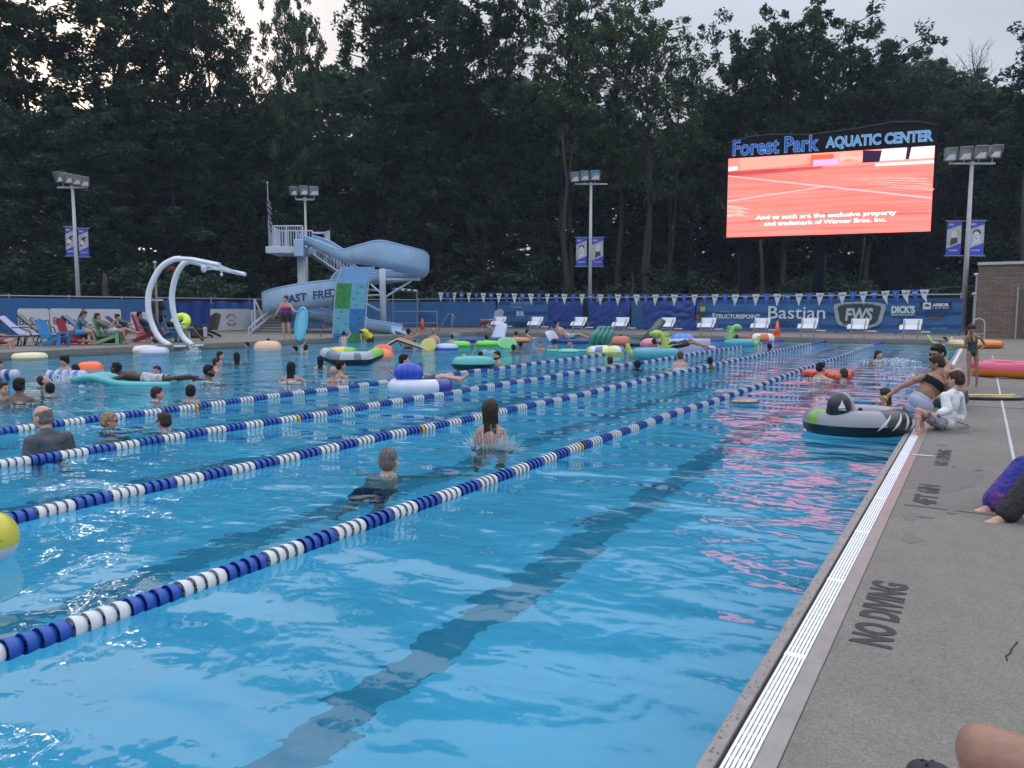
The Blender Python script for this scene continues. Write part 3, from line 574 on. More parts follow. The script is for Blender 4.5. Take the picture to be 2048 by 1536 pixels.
lamp_post('tall floodlight post with four lamps and two portrait banners, beside the brick building', 1944, 327, 38.5, [(-46, 19, 21, 24, -.35), (-17, 21, 22, 25, -.25), (13, 23, 23, 25, -.1), (41, 25, 22, 24, .1)], 92, [(1900, 1930, 441, 509, 's'), (1944, 1976, 440, 509, 'f')], r0=.14)
p = atd(-3, 590, 47); M_mast = mat('dark_mast', (.10, .085, .13), .5, .1, 4)
e = tag(empty('mast', (p.x, p.y, DK), yaw), 'thick dark purple mast at the left edge, rising past the photo\'s top', 'mast')
MB().cyl((0, 0, 0), (0, 0, 24), .46, .40, 18).build('pole', M_mast, e, smooth=True); MB().cyl((0, 0, 0), (0, 0, .08), .8, None, 12).build('base_plate', M_mast, e)
# ------------------------------------------------------------------ scoreboard
TL, TR_, BL_, BR_ = atd(1457, 320, 48), atd(1866, 295, 44.2), atd(1453, 474, 48), atd(1861, 463, 44.2)
zb_ = (BL_.z+BR_.z)/2; zt_ = (TL.z+TR_.z)/2; a = Vector((BL_.x, BL_.y, 0)); b = Vector((BR_.x, BR_.y, 0)); SW = (b-a).length; SH = zt_-zb_
sb = tag(empty('video_scoreboard', ((a.x+b.x)/2, (a.y+b.y)/2, 0), math.atan2((b-a).y, (b-a).x)), 'large lit video screen under a Forest Park Aquatic Center header, on three dark posts', 'scoreboard')
M_blackp = mat('black_panel', (.004, .004, .006), .8, .1, 4, spec=.2)
MB().box((0, .42, zb_+SH/2), (SW+.3, .7, SH+.25)).build('cabinet', M_blackp, sb)
hx = [(-SW/2-.1, .1), (SW/2+.1, .1), (SW/2+.1, 1.15), (SW*.42, 1.42), (SW*.3, 1.5), (SW*.1, 1.25), (-SW*.1, 1.12), (-SW*.28, 1.3), (-SW*.4, 1.25), (-SW/2-.1, .95)]
MB().prism([(x, zt_+z) for x, z in hx], .10, .32).build('header_panel', M_blackp, sb)
MB().tube([(x, .07, zt_+z) for x, z in hx[2:]], .03, 6).build('header_trim', mat('trim_dark', (.04, .04, .05), .5, 0), sb)
def em(name, col, s0,  noise=0, nscale=(1, 1, 1), col2=None):
    m = bpy.data.materials.new(name); m.use_nodes = True; n = m.node_tree; n.nodes.clear(); s = s0*(2.2 if name.startswith('screen') else .6); o = n.nodes.new('ShaderNodeOutputMaterial'); x = n.nodes.new('ShaderNodeEmission'); n.links.new(x.outputs[0], o.inputs[0])
    x.inputs[1].default_value = s; x.inputs[0].default_value = tuple(col)+(1,)
    if noise:
        tc = n.nodes.new('ShaderNodeTexCoord'); mp = n.nodes.new('ShaderNodeMapping'); mp.inputs['Scale'].default_value = nscale; nz = n.nodes.new('ShaderNodeTexNoise'); nz.inputs['Scale'].default_value = 1; nz.inputs['Detail'].default_value = 5
        mr = n.nodes.new('ShaderNodeMapRange'); mr.inputs[1].default_value = .35; mr.inputs[2].default_value = .65; mx = n.nodes.new('ShaderNodeMixRGB'); mx.inputs[1].default_value = tuple(col)+(1,); mx.inputs[2].default_value = tuple(col2)+(1,)
        n.links.new(tc.outputs['Object'], mp.inputs[0]); n.links.new(mp.outputs[0], nz.inputs[0]); n.links.new(nz.outputs[0], mr.inputs[0]); n.links.new(mr.outputs[0], mx.inputs[0]); n.links.new(mx.outputs[0], x.inputs[0])
    return m
ES = 1.0
E_floor = em('screen_floor', (.74, .105, .085), ES, 1, (.16, 1, 6), (.85, .17, .15)); E_pale = em('screen_pale', (.8, .42, .36), ES*.8, 1, (1, 1, 5), (.8, .2, .16)); E_line = em('screen_line', (.8, .36, .40), ES*.8); E_top = em('screen_top', (.75, .14, .11), ES, 1, (.3, 1, 1), (.8, .24, .2)); E_drk = em('screen_dark', (.02, .01, .03), ES); E_wht = em('screen_white', (.6, .44, .46), ES); E_shd = em('screen_shade', (.22, .035, .04), ES, 1, (.3, 1, 3), (.45, .07, .06)); E_txt = em('screen_text_glow', (.8, .62, .6), ES); E_dor = em('screen_door', (.85, .08, .03), ES)
scr = MB().box((0, .05, zb_+SH/2), (SW, .04, SH)).build('screen', E_floor, sb)
def sp(pts, m, k=1, nm='screen_patch'):
    y = .027-.004*k; return MB().add([((x-.5)*SW, y, zb_+(1-z)*SH) for x, z in pts], [tuple(range(len(pts)))]).build(nm, m, scr)
sp([(0, 0), (1, 0), (1, .16), (0, .16)], E_top); sp([(0, .16), (.48, .12), (.48, .19), (.2, .22), (0, .235)], E_shd)
sp([(.0, .10), (.05, .10), (.05, .15), (0, .16)], E_wht, 2); sp([(.06, .0), (.4, .0), (.4, .12), (.06, .155)], em('screen_peach', (.7, .22, .17), ES), 2); sp([(.42, .02), (.53, .02), (.53, .15), (.42, .16)], E_dor, 2); sp([(.43, .08), (.55, .08), (.55, .15), (.43, .16)], em('screen_lilac', (.5, .25, .42), ES), 3); sp([(.56, .03), (.67, .03), (.67, .13), (.56, .13)], E_pale, 2)
sp([(.67, .0), (.76, .02), (.75, .15), (.67, .15)], E_drk, 3); sp([(.76, 0), (.88, 0), (.87, .14), (.75, .14)], E_wht, 3); sp([(.875, 0), (.895, 0), (.885, .14), (.87, .14)], E_drk, 4); sp([(.895, 0), (1, 0), (1, .14), (.885, .14)], E_wht, 3); sp([(.73, .165), (1, .165), (1, .205), (.73, .2)], E_wht, 4)
sp([(0, .21), (1, .60), (1, .62), (0, .225)], E_line, 2, 'screen_line'); sp([(0, .53), (.5, .405), (.5, .418), (0, .545)], E_line, 2, 'screen_line')
for k_ in range(5): sp([(.56+.03*k_, .31+.028*k_), (.97+.01*k_, .37+.033*k_), (1, .39+.033*k_), (.62+.03*k_, .325+.028*k_)], E_pale, 2)
for k_ in range(3): sp([(.0, .59+.055*k_), (.05+.01*k_, .60+.05*k_), (.13-.01*k_, .66+.04*k_), (0, .63+.055*k_)], E_pale, 2)
sp([(.10, .80), (.5, .74), (.97, .78), (1, .79), (.5, .755), (.1, .81)], E_shd, 1)
for s, zf, wf in (('And as such are the exclusive property', .765, .69), ('and trademark of Warner Bros. Inc.', .845, .60)):
    txt('lettering', s, .34, E_txt, scr, (-.005*SW, .002, zb_+(1-zf)*SH), ext=.001, bold=.012, width=SW*wf)
E_lb = em('sign_letter_blue', (.03, .13, .72), 1.0); E_lo = em('sign_letter_outline', (.35, .62, 1.0), 1.0); E_lc = em('sign_letter_cyan', (.16, .42, .85), 1.0)
for s, x0, x1, sz, z_, mi in (('Forest Park', -.485, -.05, 1.30, .58, E_lb), ('AQUATIC CENTER', -.01, .49, .82, .56, E_lc)):
    txt('sign_letters_outline', s, sz, E_lo, sb, ((x0+x1)/2*SW, .085, zt_+z_), ext=.01, bold=.042, width=(x1-x0)*SW+.05)
    txt('sign_letters', s, sz, mi, sb, ((x0+x1)/2*SW, .065, zt_+z_), ext=.012, bold=.012 if mi is E_lb else -.004, width=(x1-x0)*SW-.02)
M_post = mat('scoreboard_post', (.003, .0035, .008), .9, .1, 2, spec=.1)
for k_ in (-.40, -.02, .36): MB().box((k_*SW, .75, (zt_-.02)/2), (.62, .5, zt_)).build('post', M_post, sb)
# ------------------------------------------------------------------ brick building
def brick():
    m = bpy.data.materials.new('tan_brick'); m.use_nodes = True; n = m.node_tree; b = n.nodes['Principled BSDF']; L = n.links.new
    tc = n.nodes.new('ShaderNodeTexCoord'); sx = n.nodes.new('ShaderNodeSeparateXYZ'); cx_ = n.nodes.new('ShaderNodeCombineXYZ'); L(tc.outputs['Object'], sx.inputs[0])
    ad = n.nodes.new('ShaderNodeMath'); L(sx.outputs[0], ad.inputs[0]); L(sx.outputs[1], ad.inputs[1]); L(ad.outputs[0], cx_.inputs[0]); L(sx.outputs[2], cx_.inputs[1])
    br = n.nodes.new('ShaderNodeTexBrick'); L(cx_.outputs[0], br.inputs[0]); br.inputs['Scale'].default_value = 1; br.inputs['Brick Width'].default_value = .42; br.inputs['Row Height'].default_value = .115; br.inputs['Mortar Size'].default_value = .012
    br.inputs['Color1'].default_value = (.21, .155, .115, 1); br.inputs['Color2'].default_value = (.15, .11, .085, 1); br.inputs['Mortar'].default_value = (.09, .075, .065, 1); L(br.outputs[0], b.inputs['Base Color']); b.inputs['Roughness'].default_value = .85
    bp = n.nodes.new('ShaderNodeBump'); bp.inputs['Distance'].default_value = .01; L(br.outputs['Fac'], bp.inputs['Height']); bp.invert = True; L(bp.outputs[0], b.inputs['Normal'])
    return m
p = onY(1958, 530, 42.8); bz = p.z
bd = tag(empty('brick_building', (p.x, 42.8, DR)), 'low tan brick building with a pale roof edge at the right of the photo', 'building')
MB().box((6, 4, (bz-DR)/2), (12, 8, bz-DR)).build('wall', brick(), bd); MB().box((6, 3.97, bz-DR+.06), (12.12, 8.12, .13)).build('roof_edge', mat('coping_metal', (.42, .42, .42), .5, .05), bd)
q = onY(2034, 640, 42.8); MB().box((q.x-p.x+1.2, .0, 1.15), (2.4, .1, 2.3)).build('service_door', mat('brown_door', (.09, .07, .055), .6, .1, 5), bd); MB().box((q.x-p.x-.03, -.03, 1.2), (.07, .1, 2.4)).build('door_frame', M_pole, bd)
# downpipes / rails beside it
e = tag(empty('handrail_loop', onY(1955, 676, 37.6)), 'white looped handrail at the far right pool corner by the brick building', 'handrail'); e.location.z = DR
e.location.x = -.1; MB().tube([(-.22, 0, 0), (-.22, 0, .75), (-.16, 0, .92), (0, 0, 1.0), (.16, 0, .92), (.22, 0, .75), (.22, 0, 0)], .028, 8).build('rail', M_pale, e); MB().tube([(-.22, 0, .35), (.22, 0, .35)], .02, 6).build('cross_bar', M_pale, e)
for (u, vt, w_, lab) in ((1950, 588, .05, 'thin grey steel pole between the tall lamp and the brick building'), (1954, 549, .045, 'grey steel pole with a white cap holding the pennant line')):
    p_ = onY(u, vt, 40.5); e = tag(empty('steel_pole', (p_.x, 40.5, DK-.12)), lab, 'pole'); MB().cyl((0, 0, 0), (0, 0, p_.z-.05), w_, None, 10).build('pole', M_pole, e); MB().ell((-.03, 0, p_.z-.05), (w_*2.2, .1, .07)).build('cap', M_pale, e)
# ------------------------------------------------------------------ water slide
DS = 41.0; gS = at(600, 664, DK); base = atd(690, 700, DS); SL = empty('water_slide', (base.x, base.y, DK), yaw)
tag(SL, 'pale blue spiral water slide reading FAST FREDDIE, with a white railed tower and stairs', 'water slide')
kS = DS/FPX
def sl(u, v, y=0.0):                          # slide coordinates: metres right, back and up from its base
    k = (DS+y)/FPX; return Vector(((u-690)*kS*(1+y/DS), y, CAMH-DK-(v-HOR)*k))
M_sl = mat('slide_gelcoat', (.28, .42, .58), .4, .16, .8, coat=.15); M_sw = mat('slide_white_steel', (.46, .52, .60), .5, .08, 5); M_seam = mat('slide_seam', (.10, .22, .42), .5, 0)
path = [(612, 492, .6, .5, .5), (640, 500, .1, .5, .5), (668, 512, -.5, .55, .5), (705, 527, -1.0, .6, .45), (740, 530, -1.3, .9, .45), (775, 535, -1.3, 1.25, .4), (810, 545, -.9, 1.25, .35), (832, 552, .3, 1.2, .35), (826, 558, 1.6, 1.0, .4), (795, 563, 2.3, .8, .5), (755, 567, 2.3, .7, .6), (715, 573, 1.8, .9, .6), (692, 583, .8, 1.1, .6), (680, 596, -.3, .8, .9), (664, 611, -1.1, .5, 1.25), (636, 616, -1.5, .42, 1.25), (600, 621, -1.5, .4, 1.2), (568, 625, -1.1, .38, 1.1), (550, 629, -.2, .38, 1.05), (556, 634, .8, .4, .9), (585, 638, 1.2, .45, .8), (620, 642, .9, .5, .7), (660, 648, .1, .5, .55), (705, 655, -.8, .5, .5), (760, 663, -1.5, .5, .5), (812, 669.5, -2.1, .45, .45)]
def spline(pts, n):
    out = []; P = [np.array(p, float) for p in pts]; P = [2*P[0]-P[1]]+P+[2*P[-1]-P[-2]]
    for i in range(1, len(P)-2):
        for t in np.linspace(0, 1, n, endpoint=False):
            a, b_, c, d = P[i-1], P[i], P[i+1], P[i+2]; out.append(.5*((2*b_)+(-a+c)*t+(2*a-5*b_+4*c-d)*t*t+(-a+3*b_-3*c+d)*t**3))
    out.append(P[-2]); return out
def path_pt(s): return sl(s[0], s[1], s[2])
SP = spline(path, 6)
def trough(SPp, name, m, rad=.52, th=.05, lip=True):
    pts = [path_pt(s) for s in SPp]; N = len(pts); rows = []; lipL = []; lipR = []
    for i, p_ in enumerate(pts):
        d = pts[min(i+1, N-1)]-pts[max(i-1, 0)]; d.z = 0; d.normalize(); side = Vector((d.y, -d.x, 0))   # right-hand side of travel
        hl, hr = SPp[i][3], SPp[i][4]; row = []
        for sgn, hgt in ((1, hl), (-1, hr)):
            seq = []
            for a in np.linspace(0, PI/2, 6): seq.append((rad*math.sin(a), rad*(1-math.cos(a))*.8))
            seq.append((rad*1.02, rad*.8+max(.02, hgt-.42))); seq.append((rad*1.0, rad*.8+max(.03, hgt-.40)+.001))
            row.append([(sgn*x, z) for x, z in seq])
        # sgn=1 is the right hand side; outer wall of the bends is given by the first height
        prof = list(reversed(row[0]))+row[1][1:]
        rows.append([p_+side*x+Vector((0, 0, z)) for x, z in prof]); lipL.append(rows[-1][0]); lipR.append(rows[-1][-1])
    n = len(rows[0]); q = MB()
    inner = [v for r_ in rows for v in r_]; q.add(inner, [(i*n+k, i*n+k+1, (i+1)*n+k+1, (i+1)*n+k) for i in range(N-1) for k in range(n-1)])
    o = q.build(name, m, SL, smooth=True); s_ = o.modifiers.new('s', 'SOLIDIFY'); s_.thickness = th; s_.offset = 0
    return o, rows, lipL, lipR
fl, rows, lL, lR = trough(SP, 'slide_flume', M_sl)
MB().tube(lL, .055, 6).tube(lR, .055, 6).build('flume_lip', mat('slide_lip', (.20, .34, .54), .4, .05), SL, smooth=True)
for i in (22, 37, 60, 78, 96, 112, 130, 144):
    if i < len(rows): MB().tube([v*1.0 for v in rows[i]], .03, 5).build('flume_seam', M_seam, fl)
# end chute
ec = [sl(812, 668, -2.2), sl(846, 674, -2.6)]
MB().grid(8, 6, lambda a, b_: sl(806+42*a, 655+18*a**1.3, 0)+Vector((0, -2.9+1.4*b_, -.02-.3*math.sin(b_*PI)*(1-a)))).build('exit_chute', mat('slide_chute_bright', (.31, .46, .64), .35, .06), SL, smooth=True).modifiers.new('s', 'SOLIDIFY').thickness = .06
# lettering follows the front wall of the lower bowl
def lettering(s, u0, u1, v0, v1, hpx, y):
    for i, ch in enumerate(s):
        if ch == ' ': continue
        t_ = i/(len(s)-1); u = u0+(u1-u0)*t_; v = v0+(v1-v0)*t_; yy = y(t_)
        txt('lettering', ch, hpx*kS*1.38, mat('slide_letter_navy', (.01, .02, .12), .5, 0), SL, sl(u, v, yy), rot=(PI/2+rnd.uniform(-.02, .02), rnd.uniform(-.12, .12), math.atan2(y(min(1, t_+.1))-y(max(0, t_-.1)), (u1-u0)*kS*.2)), ext=.006, bold=.012)
lettering('FAST FREDDIE', 593, 722, 600, 582, 15, lambda t_: -2.08-.1*math.sin(min(1, t_)*PI)+.5*max(0, t_-.72))
# tower
zP = sl(600, 508).z
MB().box(sl(580, 505, 1.2), (2.05, 2.6, .34)).build('platform', M_sw, SL, bevel=.02)
cp = sl(600, 560, 1.0); MB().cyl((cp.x, cp.y, 0), (cp.x, cp.y, zP), .24, None, 18).build('column', M_sw, SL, smooth=True)
cp = sl(592, 560, 1.9); MB().cyl((cp.x, cp.y, 0), (cp.x, cp.y, zP), .07, None, 8).build('column', M_sw, SL)
def railing(nm, a, b_, h, n, r=.025, posts=True, base_gap=.1):
    a = Vector(a); b_ = Vector(b_); q = MB(); up_ = Vector((0, 0, h))
    q.tube([a+up_, b_+up_], .035, 6); q.tube([a+Vector((0, 0, base_gap)), b_+Vector((0, 0, base_gap))], .03, 6)
    for i in range(n+1):
        p_ = a.lerp(b_, i/n); q.cyl(p_, p_+up_, .045 if (posts and i % max(1, n//2) == 0) else r*.7, None, 6)
    return q.build(nm, M_sw, SL)
zp = zP-.05
A = sl(548, 500, .0); B = sl(612, 500, -.1); C = sl(548, 500, 2.4); Dd = sl(612, 500, 2.4)
for v_ in (A, B, C, Dd): v_.z = zp
railing('platform_railing', A, B, 1.45, 14); railing('platform_railing', A, C, 1.45, 10); railing('platform_railing', C, Dd, 1.45, 12)
a_ = sl(636, 500, 2.4); b2 = sl(652, 500, 1.6); a_.z = b2.z = zp; railing('platform_railing', Dd, a_, 1.35, 1, base_gap=1.3); railing('platform_railing', a_, b2, 1.35, 5)
MB().box(sl(606, 498, -.2), (.5, .35, .9)).build('slide_entry', M_sl, SL, bevel=.05)
# stairs: upper flight down to the right behind, lower flight to the left front
def flight(a, b_, w_, n, rail=1.0, nm='stair_flight'):
    a = Vector(a); b_ = Vector(b_); d = b_-a; hd = Vector((d.x, d.y, 0)).normalized(); sd_ = Vector((-hd.y, hd.x, 0)); q = MB(); rot = Matrix.Rotation(math.atan2(hd.y, hd.x), 3, 'Z')
    for i in range(n+1): q.box(a.lerp(b_, i/n), (abs((d.x**2+d.y**2)**.5)/n*1.0, w_, .05), rot); 
    for i in range(n): q.box(a.lerp(b_, (i+.5)/n)+Vector((0, 0, 0)), (.02, w_, abs(d.z)/n*.85), rot)
    o = q.build(nm, mat('stair_grey', (.20, .20, .20), .7, .1, 6), SL)
    for s in (-1, 1): MB().tube([a+sd_*s*w_/2, b_+sd_*s*w_/2], .06, 4).build('stringer', M_sw, o)
    for s in (-1, 1):
        q = MB(); u_ = Vector((0, 0, rail)); q.tube([a+sd_*s*w_/2+u_, b_+sd_*s*w_/2+u_], .03, 6).tube([a+sd_*s*w_/2+u_*.55, b_+sd_*s*w_/2+u_*.55], .02, 6)
        for i in range(0, 15): p_ = a.lerp(b_, i/14)+sd_*s*w_/2; q.cyl(p_, p_+u_, .018 if i % 4 else .035, None, 5)
        q.build('stair_railing', M_sw, o)
flight(sl(615, 512, 1.8), sl(700, 575, 2.6), 1.1, 12); flight(sl(690, 578, 3.8), sl(560, 640, 3.0), 1.1, 14)
MB().box(sl(700, 580, 3.2), (1.4, 2.4, .1)).build('landing', M_sw, SL)
# front steps at the left
st = MB()
for i in range(6): st.box(sl(546+i*-0.0, 666-i*5.6, -1.2+.25*i), (2.0-.0*i, .3, .09)); st.box(sl(546, 668.6-i*5.6, -1.06+.25*i), (1.95, .03, .12))
st.build('entry_steps', mat('step_grey', (.27, .27, .27), .7, .15, 5), SL)
for (u0, v0, u1, v1) in ((512, 669, 574, 606), (520, 660, 588, 596)): 
    q = MB(); q.tube([sl(u0, v0, -1.6), sl(u1, v1, .4)], .035, 6); q.tube([sl(u0, v0-12, -1.6), sl(u1, v1-12, .4)], .035, 6); q.tube([sl(u0, v0+1, -1.6), sl(u0, v0-12, -1.6)], .035, 6); q.build('stair_railing', M_sw, SL)
MB().tube([sl(518, 668, -.8), sl(519, 598, -.8)], .05, 6).tube([sl(519, 598, -.8), sl(535, 640, -.6)], .045, 6).tube([sl(513, 669, -.8), sl(513, 620, -.8)], .035, 6).build('stair_post', M_sw, SL)
# support column right with brace arms
cp = sl(765, 600, .3); MB().cyl((cp.x, cp.y, 0), (cp.x, cp.y, sl(765, 538).z), .17, None, 14).build('column', M_sw, SL, smooth=True)
MB().tube([cp+Vector((0, 0, sl(0, 597).z-cp.z)), sl(822, 563, .3)], .06, 6).tube([sl(765, 560, .3), sl(840, 560, .3)], .07, 6).tube([sl(765, 590, .3), sl(735, 570, 1.2)], .05, 6).tube([sl(765, 590, .3), sl(720, 592, .6)], .05, 6).tube([sl(765, 625, .3), sl(725, 605, .6)], .05, 6).tube([sl(742, 650, 1), sl(700, 610, 1)], .05, 6).build('brace_arms', M_sw, SL)
# flag on the platform
fp = tag(empty('flag_pole', SL.matrix_world @ sl(548, 508, .1) if False else Vector((base.x, base.y, DK))+Matrix.Rotation(yaw, 3, 'Z') @ Vector((A.x-.08, A.y, zp)), yaw), 'thin white flag pole with a limp striped flag on the slide platform', 'flag')
hh = (508-370)*kS; MB().cyl((0, 0, 0), (0, 0, hh), .035, .02, 8).ell((0, 0, hh), (.05, .05, .06)).build('pole', M_pale, fp)
fg = MB(); NF = 12
for i in range(NF):
    z0_ = 1.35+i*.13; fg.m(i % 2); fg.grid(4, 1, lambda a, b_: ((a-.15)*(.20+.05*math.sin(i*.9)), -.04+.05*math.sin(a*6+i*.5), z0_+b_*.135-a*.28))
fg.build('flag_cloth', [hexm('34344a', .8), hexm('84848e', .8)], fp)
# climbing wall in the pool edge
CW = empty('climbing_wall', (0, 0, 0)); cb_ = onX(696, 688, XW+.5); CW.location = (cb_.x, cb_.y, 0); CW.rotation_euler = (0, 0, yaw)
tag(CW, 'leaning climbing wall of green, teal and blue panels standing in the water before the slide', 'climbing wall')
DC = depth((cb_.x, cb_.y, 0)); kC = DC/FPX
def cw(a, b_, off=0.0):                      # a across 0..1, b 0 base..1 top; leaning and curling towards the pool
    v_ = 687-b_*152; xl = float(np.interp(b_, [-.3, 0, .15, .47, .8, 1], [661, 666, 669, 674, 681, 694])); u = xl+60*a; y = -.5*b_
    return Vector(((u-696)*kC*(1+y/DC), y-off, CAMH-(v_-HOR)*(DC+y)/FPX))
CC = {'g': lin('3f8a40'), 't': lin('6aa8b8'), 'b': lin('3474a8'), 'd': lin('2468a8'), 's': lin('7ea6d0')}
lay = [('b', 'g'), ('t', 'd'), ('t', 'd'), ('g', 't'), ('g', 't')]
lay = {0: ('b', 'g'), 1: ('t', 'b'), 2: ('t', 'b'), 3: ('g', 't'), 4: ('s', 's')}
rowsb = [(-.25, .15), (.15, .33), (.33, .48), (.48, .80), (.80, 1.0)]
rowsb = [(-.25, .14), (.14, .46), (.46, .79), (.79, 1.0)]; layc = [('b', 'g'), ('t', 'b'), ('g', 't'), ('s', 's')]
for ri_, ((b0, b1), cc) in enumerate(zip(rowsb, layc)):
    for ci, c in enumerate(cc):
        o = MB().grid(4, 6, lambda a, t_: cw((ci+a)/2, b0+(b1-b0)*t_)).build('wall_panel', mat('climb_'+c, CC[c], .3, .12, 3, coat=.3), CW); o.modifiers.new('s', 'SOLIDIFY').thickness = -.06
        if c != 's':
            for k_ in range(4):
                aa = (ci+rnd.uniform(.2, .8))/2; bb = b0+(b1-b0)*(k_+.5)/4; p_ = cw(aa, bb, .04); MB().ell(p_, (.09, .04, .05)).build('hand_hold', mat('hold_'+c, tuple(x*.55 for x in CC[c]), .4, .1), o)
MB().tube([cw(-.03, b_, -.03) for b_ in np.linspace(-.2, 1, 12)], .03, 6).tube([cw(1.03, b_, -.03) for b_ in np.linspace(-.2, 1, 12)], .03, 6).build('edge_tube', M_sw, CW)
MB().tube([cw(0, .75, -.1), Vector((cw(0, .5).x-1.0, 1.0, DK))], .03, 6).build('prop', M_leg, CW)
# white double arched frame on the west deck
def arch_frame():
    pa = at(322, 690, DK); pb = at(374, 690, DK); pa = Vector((XW-.45, onX(320, 690, XW-.45).y, DK)); D0 = depth(pa); k = D0/FPX
    e = tag(empty('arched_frame', pa, yaw), 'tall white double arched frame curving out over the pool from the left deck', 'arched frame')
    def P(u, v, y=0): return Vector(((u-322)*k, y, CAMH-DK-(v-HOR)*k))
    M_af = mat('frame_white_gloss', (.66, .70, .74), .35, .06, 3, coat=.2)
    def beam(pts, nm):
        S_ = spline([(p_[0], p_[1], p_[2]) for p_ in pts], 6); MB().tube([P(a, b_, c) for a, b_, c in S_], .105, 8, sx=.9, sy=1.0).build(nm, M_af, e, smooth=True)
    beam([(342, 691, 0), (322, 678, .05), (308, 655, .1), (300, 625, .1), (301, 590, .1), (312, 560, .1), (330, 534, .1), (352, 521, .1), (368, 518.5, .1)], 'arch')
    beam([(372, 691, .6), (353, 677, .7), (341, 652, .7), (334, 622, .7), (333, 588, .7), (342, 553, .7), (357, 528, .7), (370, 522, .7)], 'arch')
    MB().tube([P(364, 518, .1), P(400, 521, -.3), P(466, 534, -.9)], .085, 6).tube([P(370, 522, .7), P(420, 534, .5), P(493, 549, .2)], .08, 6).build('overhead_beam', M_af, e)
    MB().box(P(345, 692, .2), (.7, .5, .06)).box(P(374, 692, .7), (.5, .5, .06)).build('base_plate', M_af, e)
    for t_ in (.2, .45, .7, .95): a_, b_ = P(364+100*t_, 519+15*t_, -.8*t_), P(370+120*t_, 522+27*t_, .6-.4*t_); MB().cyl(a_, b_, .03, None, 6).build('cross_rod', M_af, e)
    MB().tube([P(405, 533, .3), P(415, 540, .2), P(440, 539, .1)], .02, 6).ell(P(411, 538, .2), (.1, .1, .14)).tube([P(448, 540, .1), P(448, 550, .1)], .02, 6).ell(P(448, 550, .1), (.05, .05, .06)).build('pulley', M_af, e)
    return e
arch_frame()
p_ = onX(316, 668, XW-2.2); k_ = depth(p_)/FPX; e = tag(empty('wooden_post', (p_.x, p_.y, DK), yaw), 'thin tan post with a sign band standing behind the white arched frame', 'post')
hp = (HOR-526)*k_+CAMH-DK; MB().cyl((0, 0, 0), (0, 0, hp), .05, .045, 8).build('post', mat('tan_wood', (.24, .19, .14), .7, .2, 8), e); MB().ell((0, 0, hp), (.07, .07, .05)).build('cap', M_pale, e)
MB().box((-.05, -.06, (HOR-600)*k_+CAMH-DK), (.62, .02, .06)).build('sign_band', M_phl, e); txt('lettering', 'NO DIVING', .05, M_blk, e, (-.05, -.072, (HOR-600)*k_+CAMH-DK), ext=.001)
pf = empty('red_pennants', (p_.x, p_.y, DK), yaw); tag(pf, 'short string of small red pennants hanging between the tan post and the arched frame', 'pennant line')
z_ = (HOR-529)*k_+CAMH-DK; MB().tube([(0, 0, z_), (2.6, .2, z_-.25)], .006, 5).build('line', M_phd, pf)
for i in range(6): MB().add([(.36+.1*i, 0, z_-.05-.02*i), (.44+.1*i, 0, z_-.055-.02*i), (.40+.1*i, .0, z_-.26-.01*i), (.36+.1*i, .006, z_-.05-.02*i), (.44+.1*i, .006, z_-.055-.02*i), (.40+.1*i, .006, z_-.26-.01*i)], [(0, 1, 2), (5, 4, 3)]).build('pennant', hexm('a83038', .7), pf)
# steel frame with blue rope float near the slide exit
q0 = onY(786, 672, 35.4); e = tag(empty('rope_stand', (q0.x, q0.y, DK)), 'steel pipe frame carrying a blue and white rope float, right of the slide column', 'rope stand')
k_ = (q0-Vector((0, 0, CAMH))).dot(FW)/FPX
def Q(u, v, y=0): r__ = onY(u, v, 35.4+y); return Vector((r__.x-q0.x, r__.y-q0.y, r__.z-DK))
MB().tube([Vector((0, 0, 0)), Q(786, 578)], .035, 6).tube([Vector((Q(834, 600).x, 0, 0)), Q(834, 580)], .035, 6).build('upright', M_pole, e)
for (u0, v0, u1, v1) in ((786, 623, 874, 623), (786, 646, 874, 646)): MB().tube([Q(u0, v0), Q(u1, v1)], .03, 6).build('rail', M_pole, e)
MB().tube([Vector((Q(874, 623).x, 0, 0)), Q(874, 623)], .03, 6).build('upright', M_pole, e)
q_ = MB(); nn = 8
for i in range(nn): q_.m(i % 2); q_.cyl(Q(786+48*i/nn, 578+4*i/nn), Q(786+48*(i+1)/nn, 578+4*(i+1)/nn), .07, None, 8)
q_.build('rope_float', [M_fb, M_fw], e)
for (u0, lab) in ((874, 'steel grab rail with sloped handle at the far left corner of the pool'),):
    e = tag(empty('grab_rail', q0), lab, 'handrail'); e.location.z = DK; MB().tube([Q(873, 667), Q(898, 627), Q(904, 627), Vector((Q(903, 627).x, 0, 0))], .03, 6).build('rail', M_pole, e); MB().tube([Q(904, 627), Q(909, 635), Q(905, 645)], .025, 6).build('handle', M_pole, e)
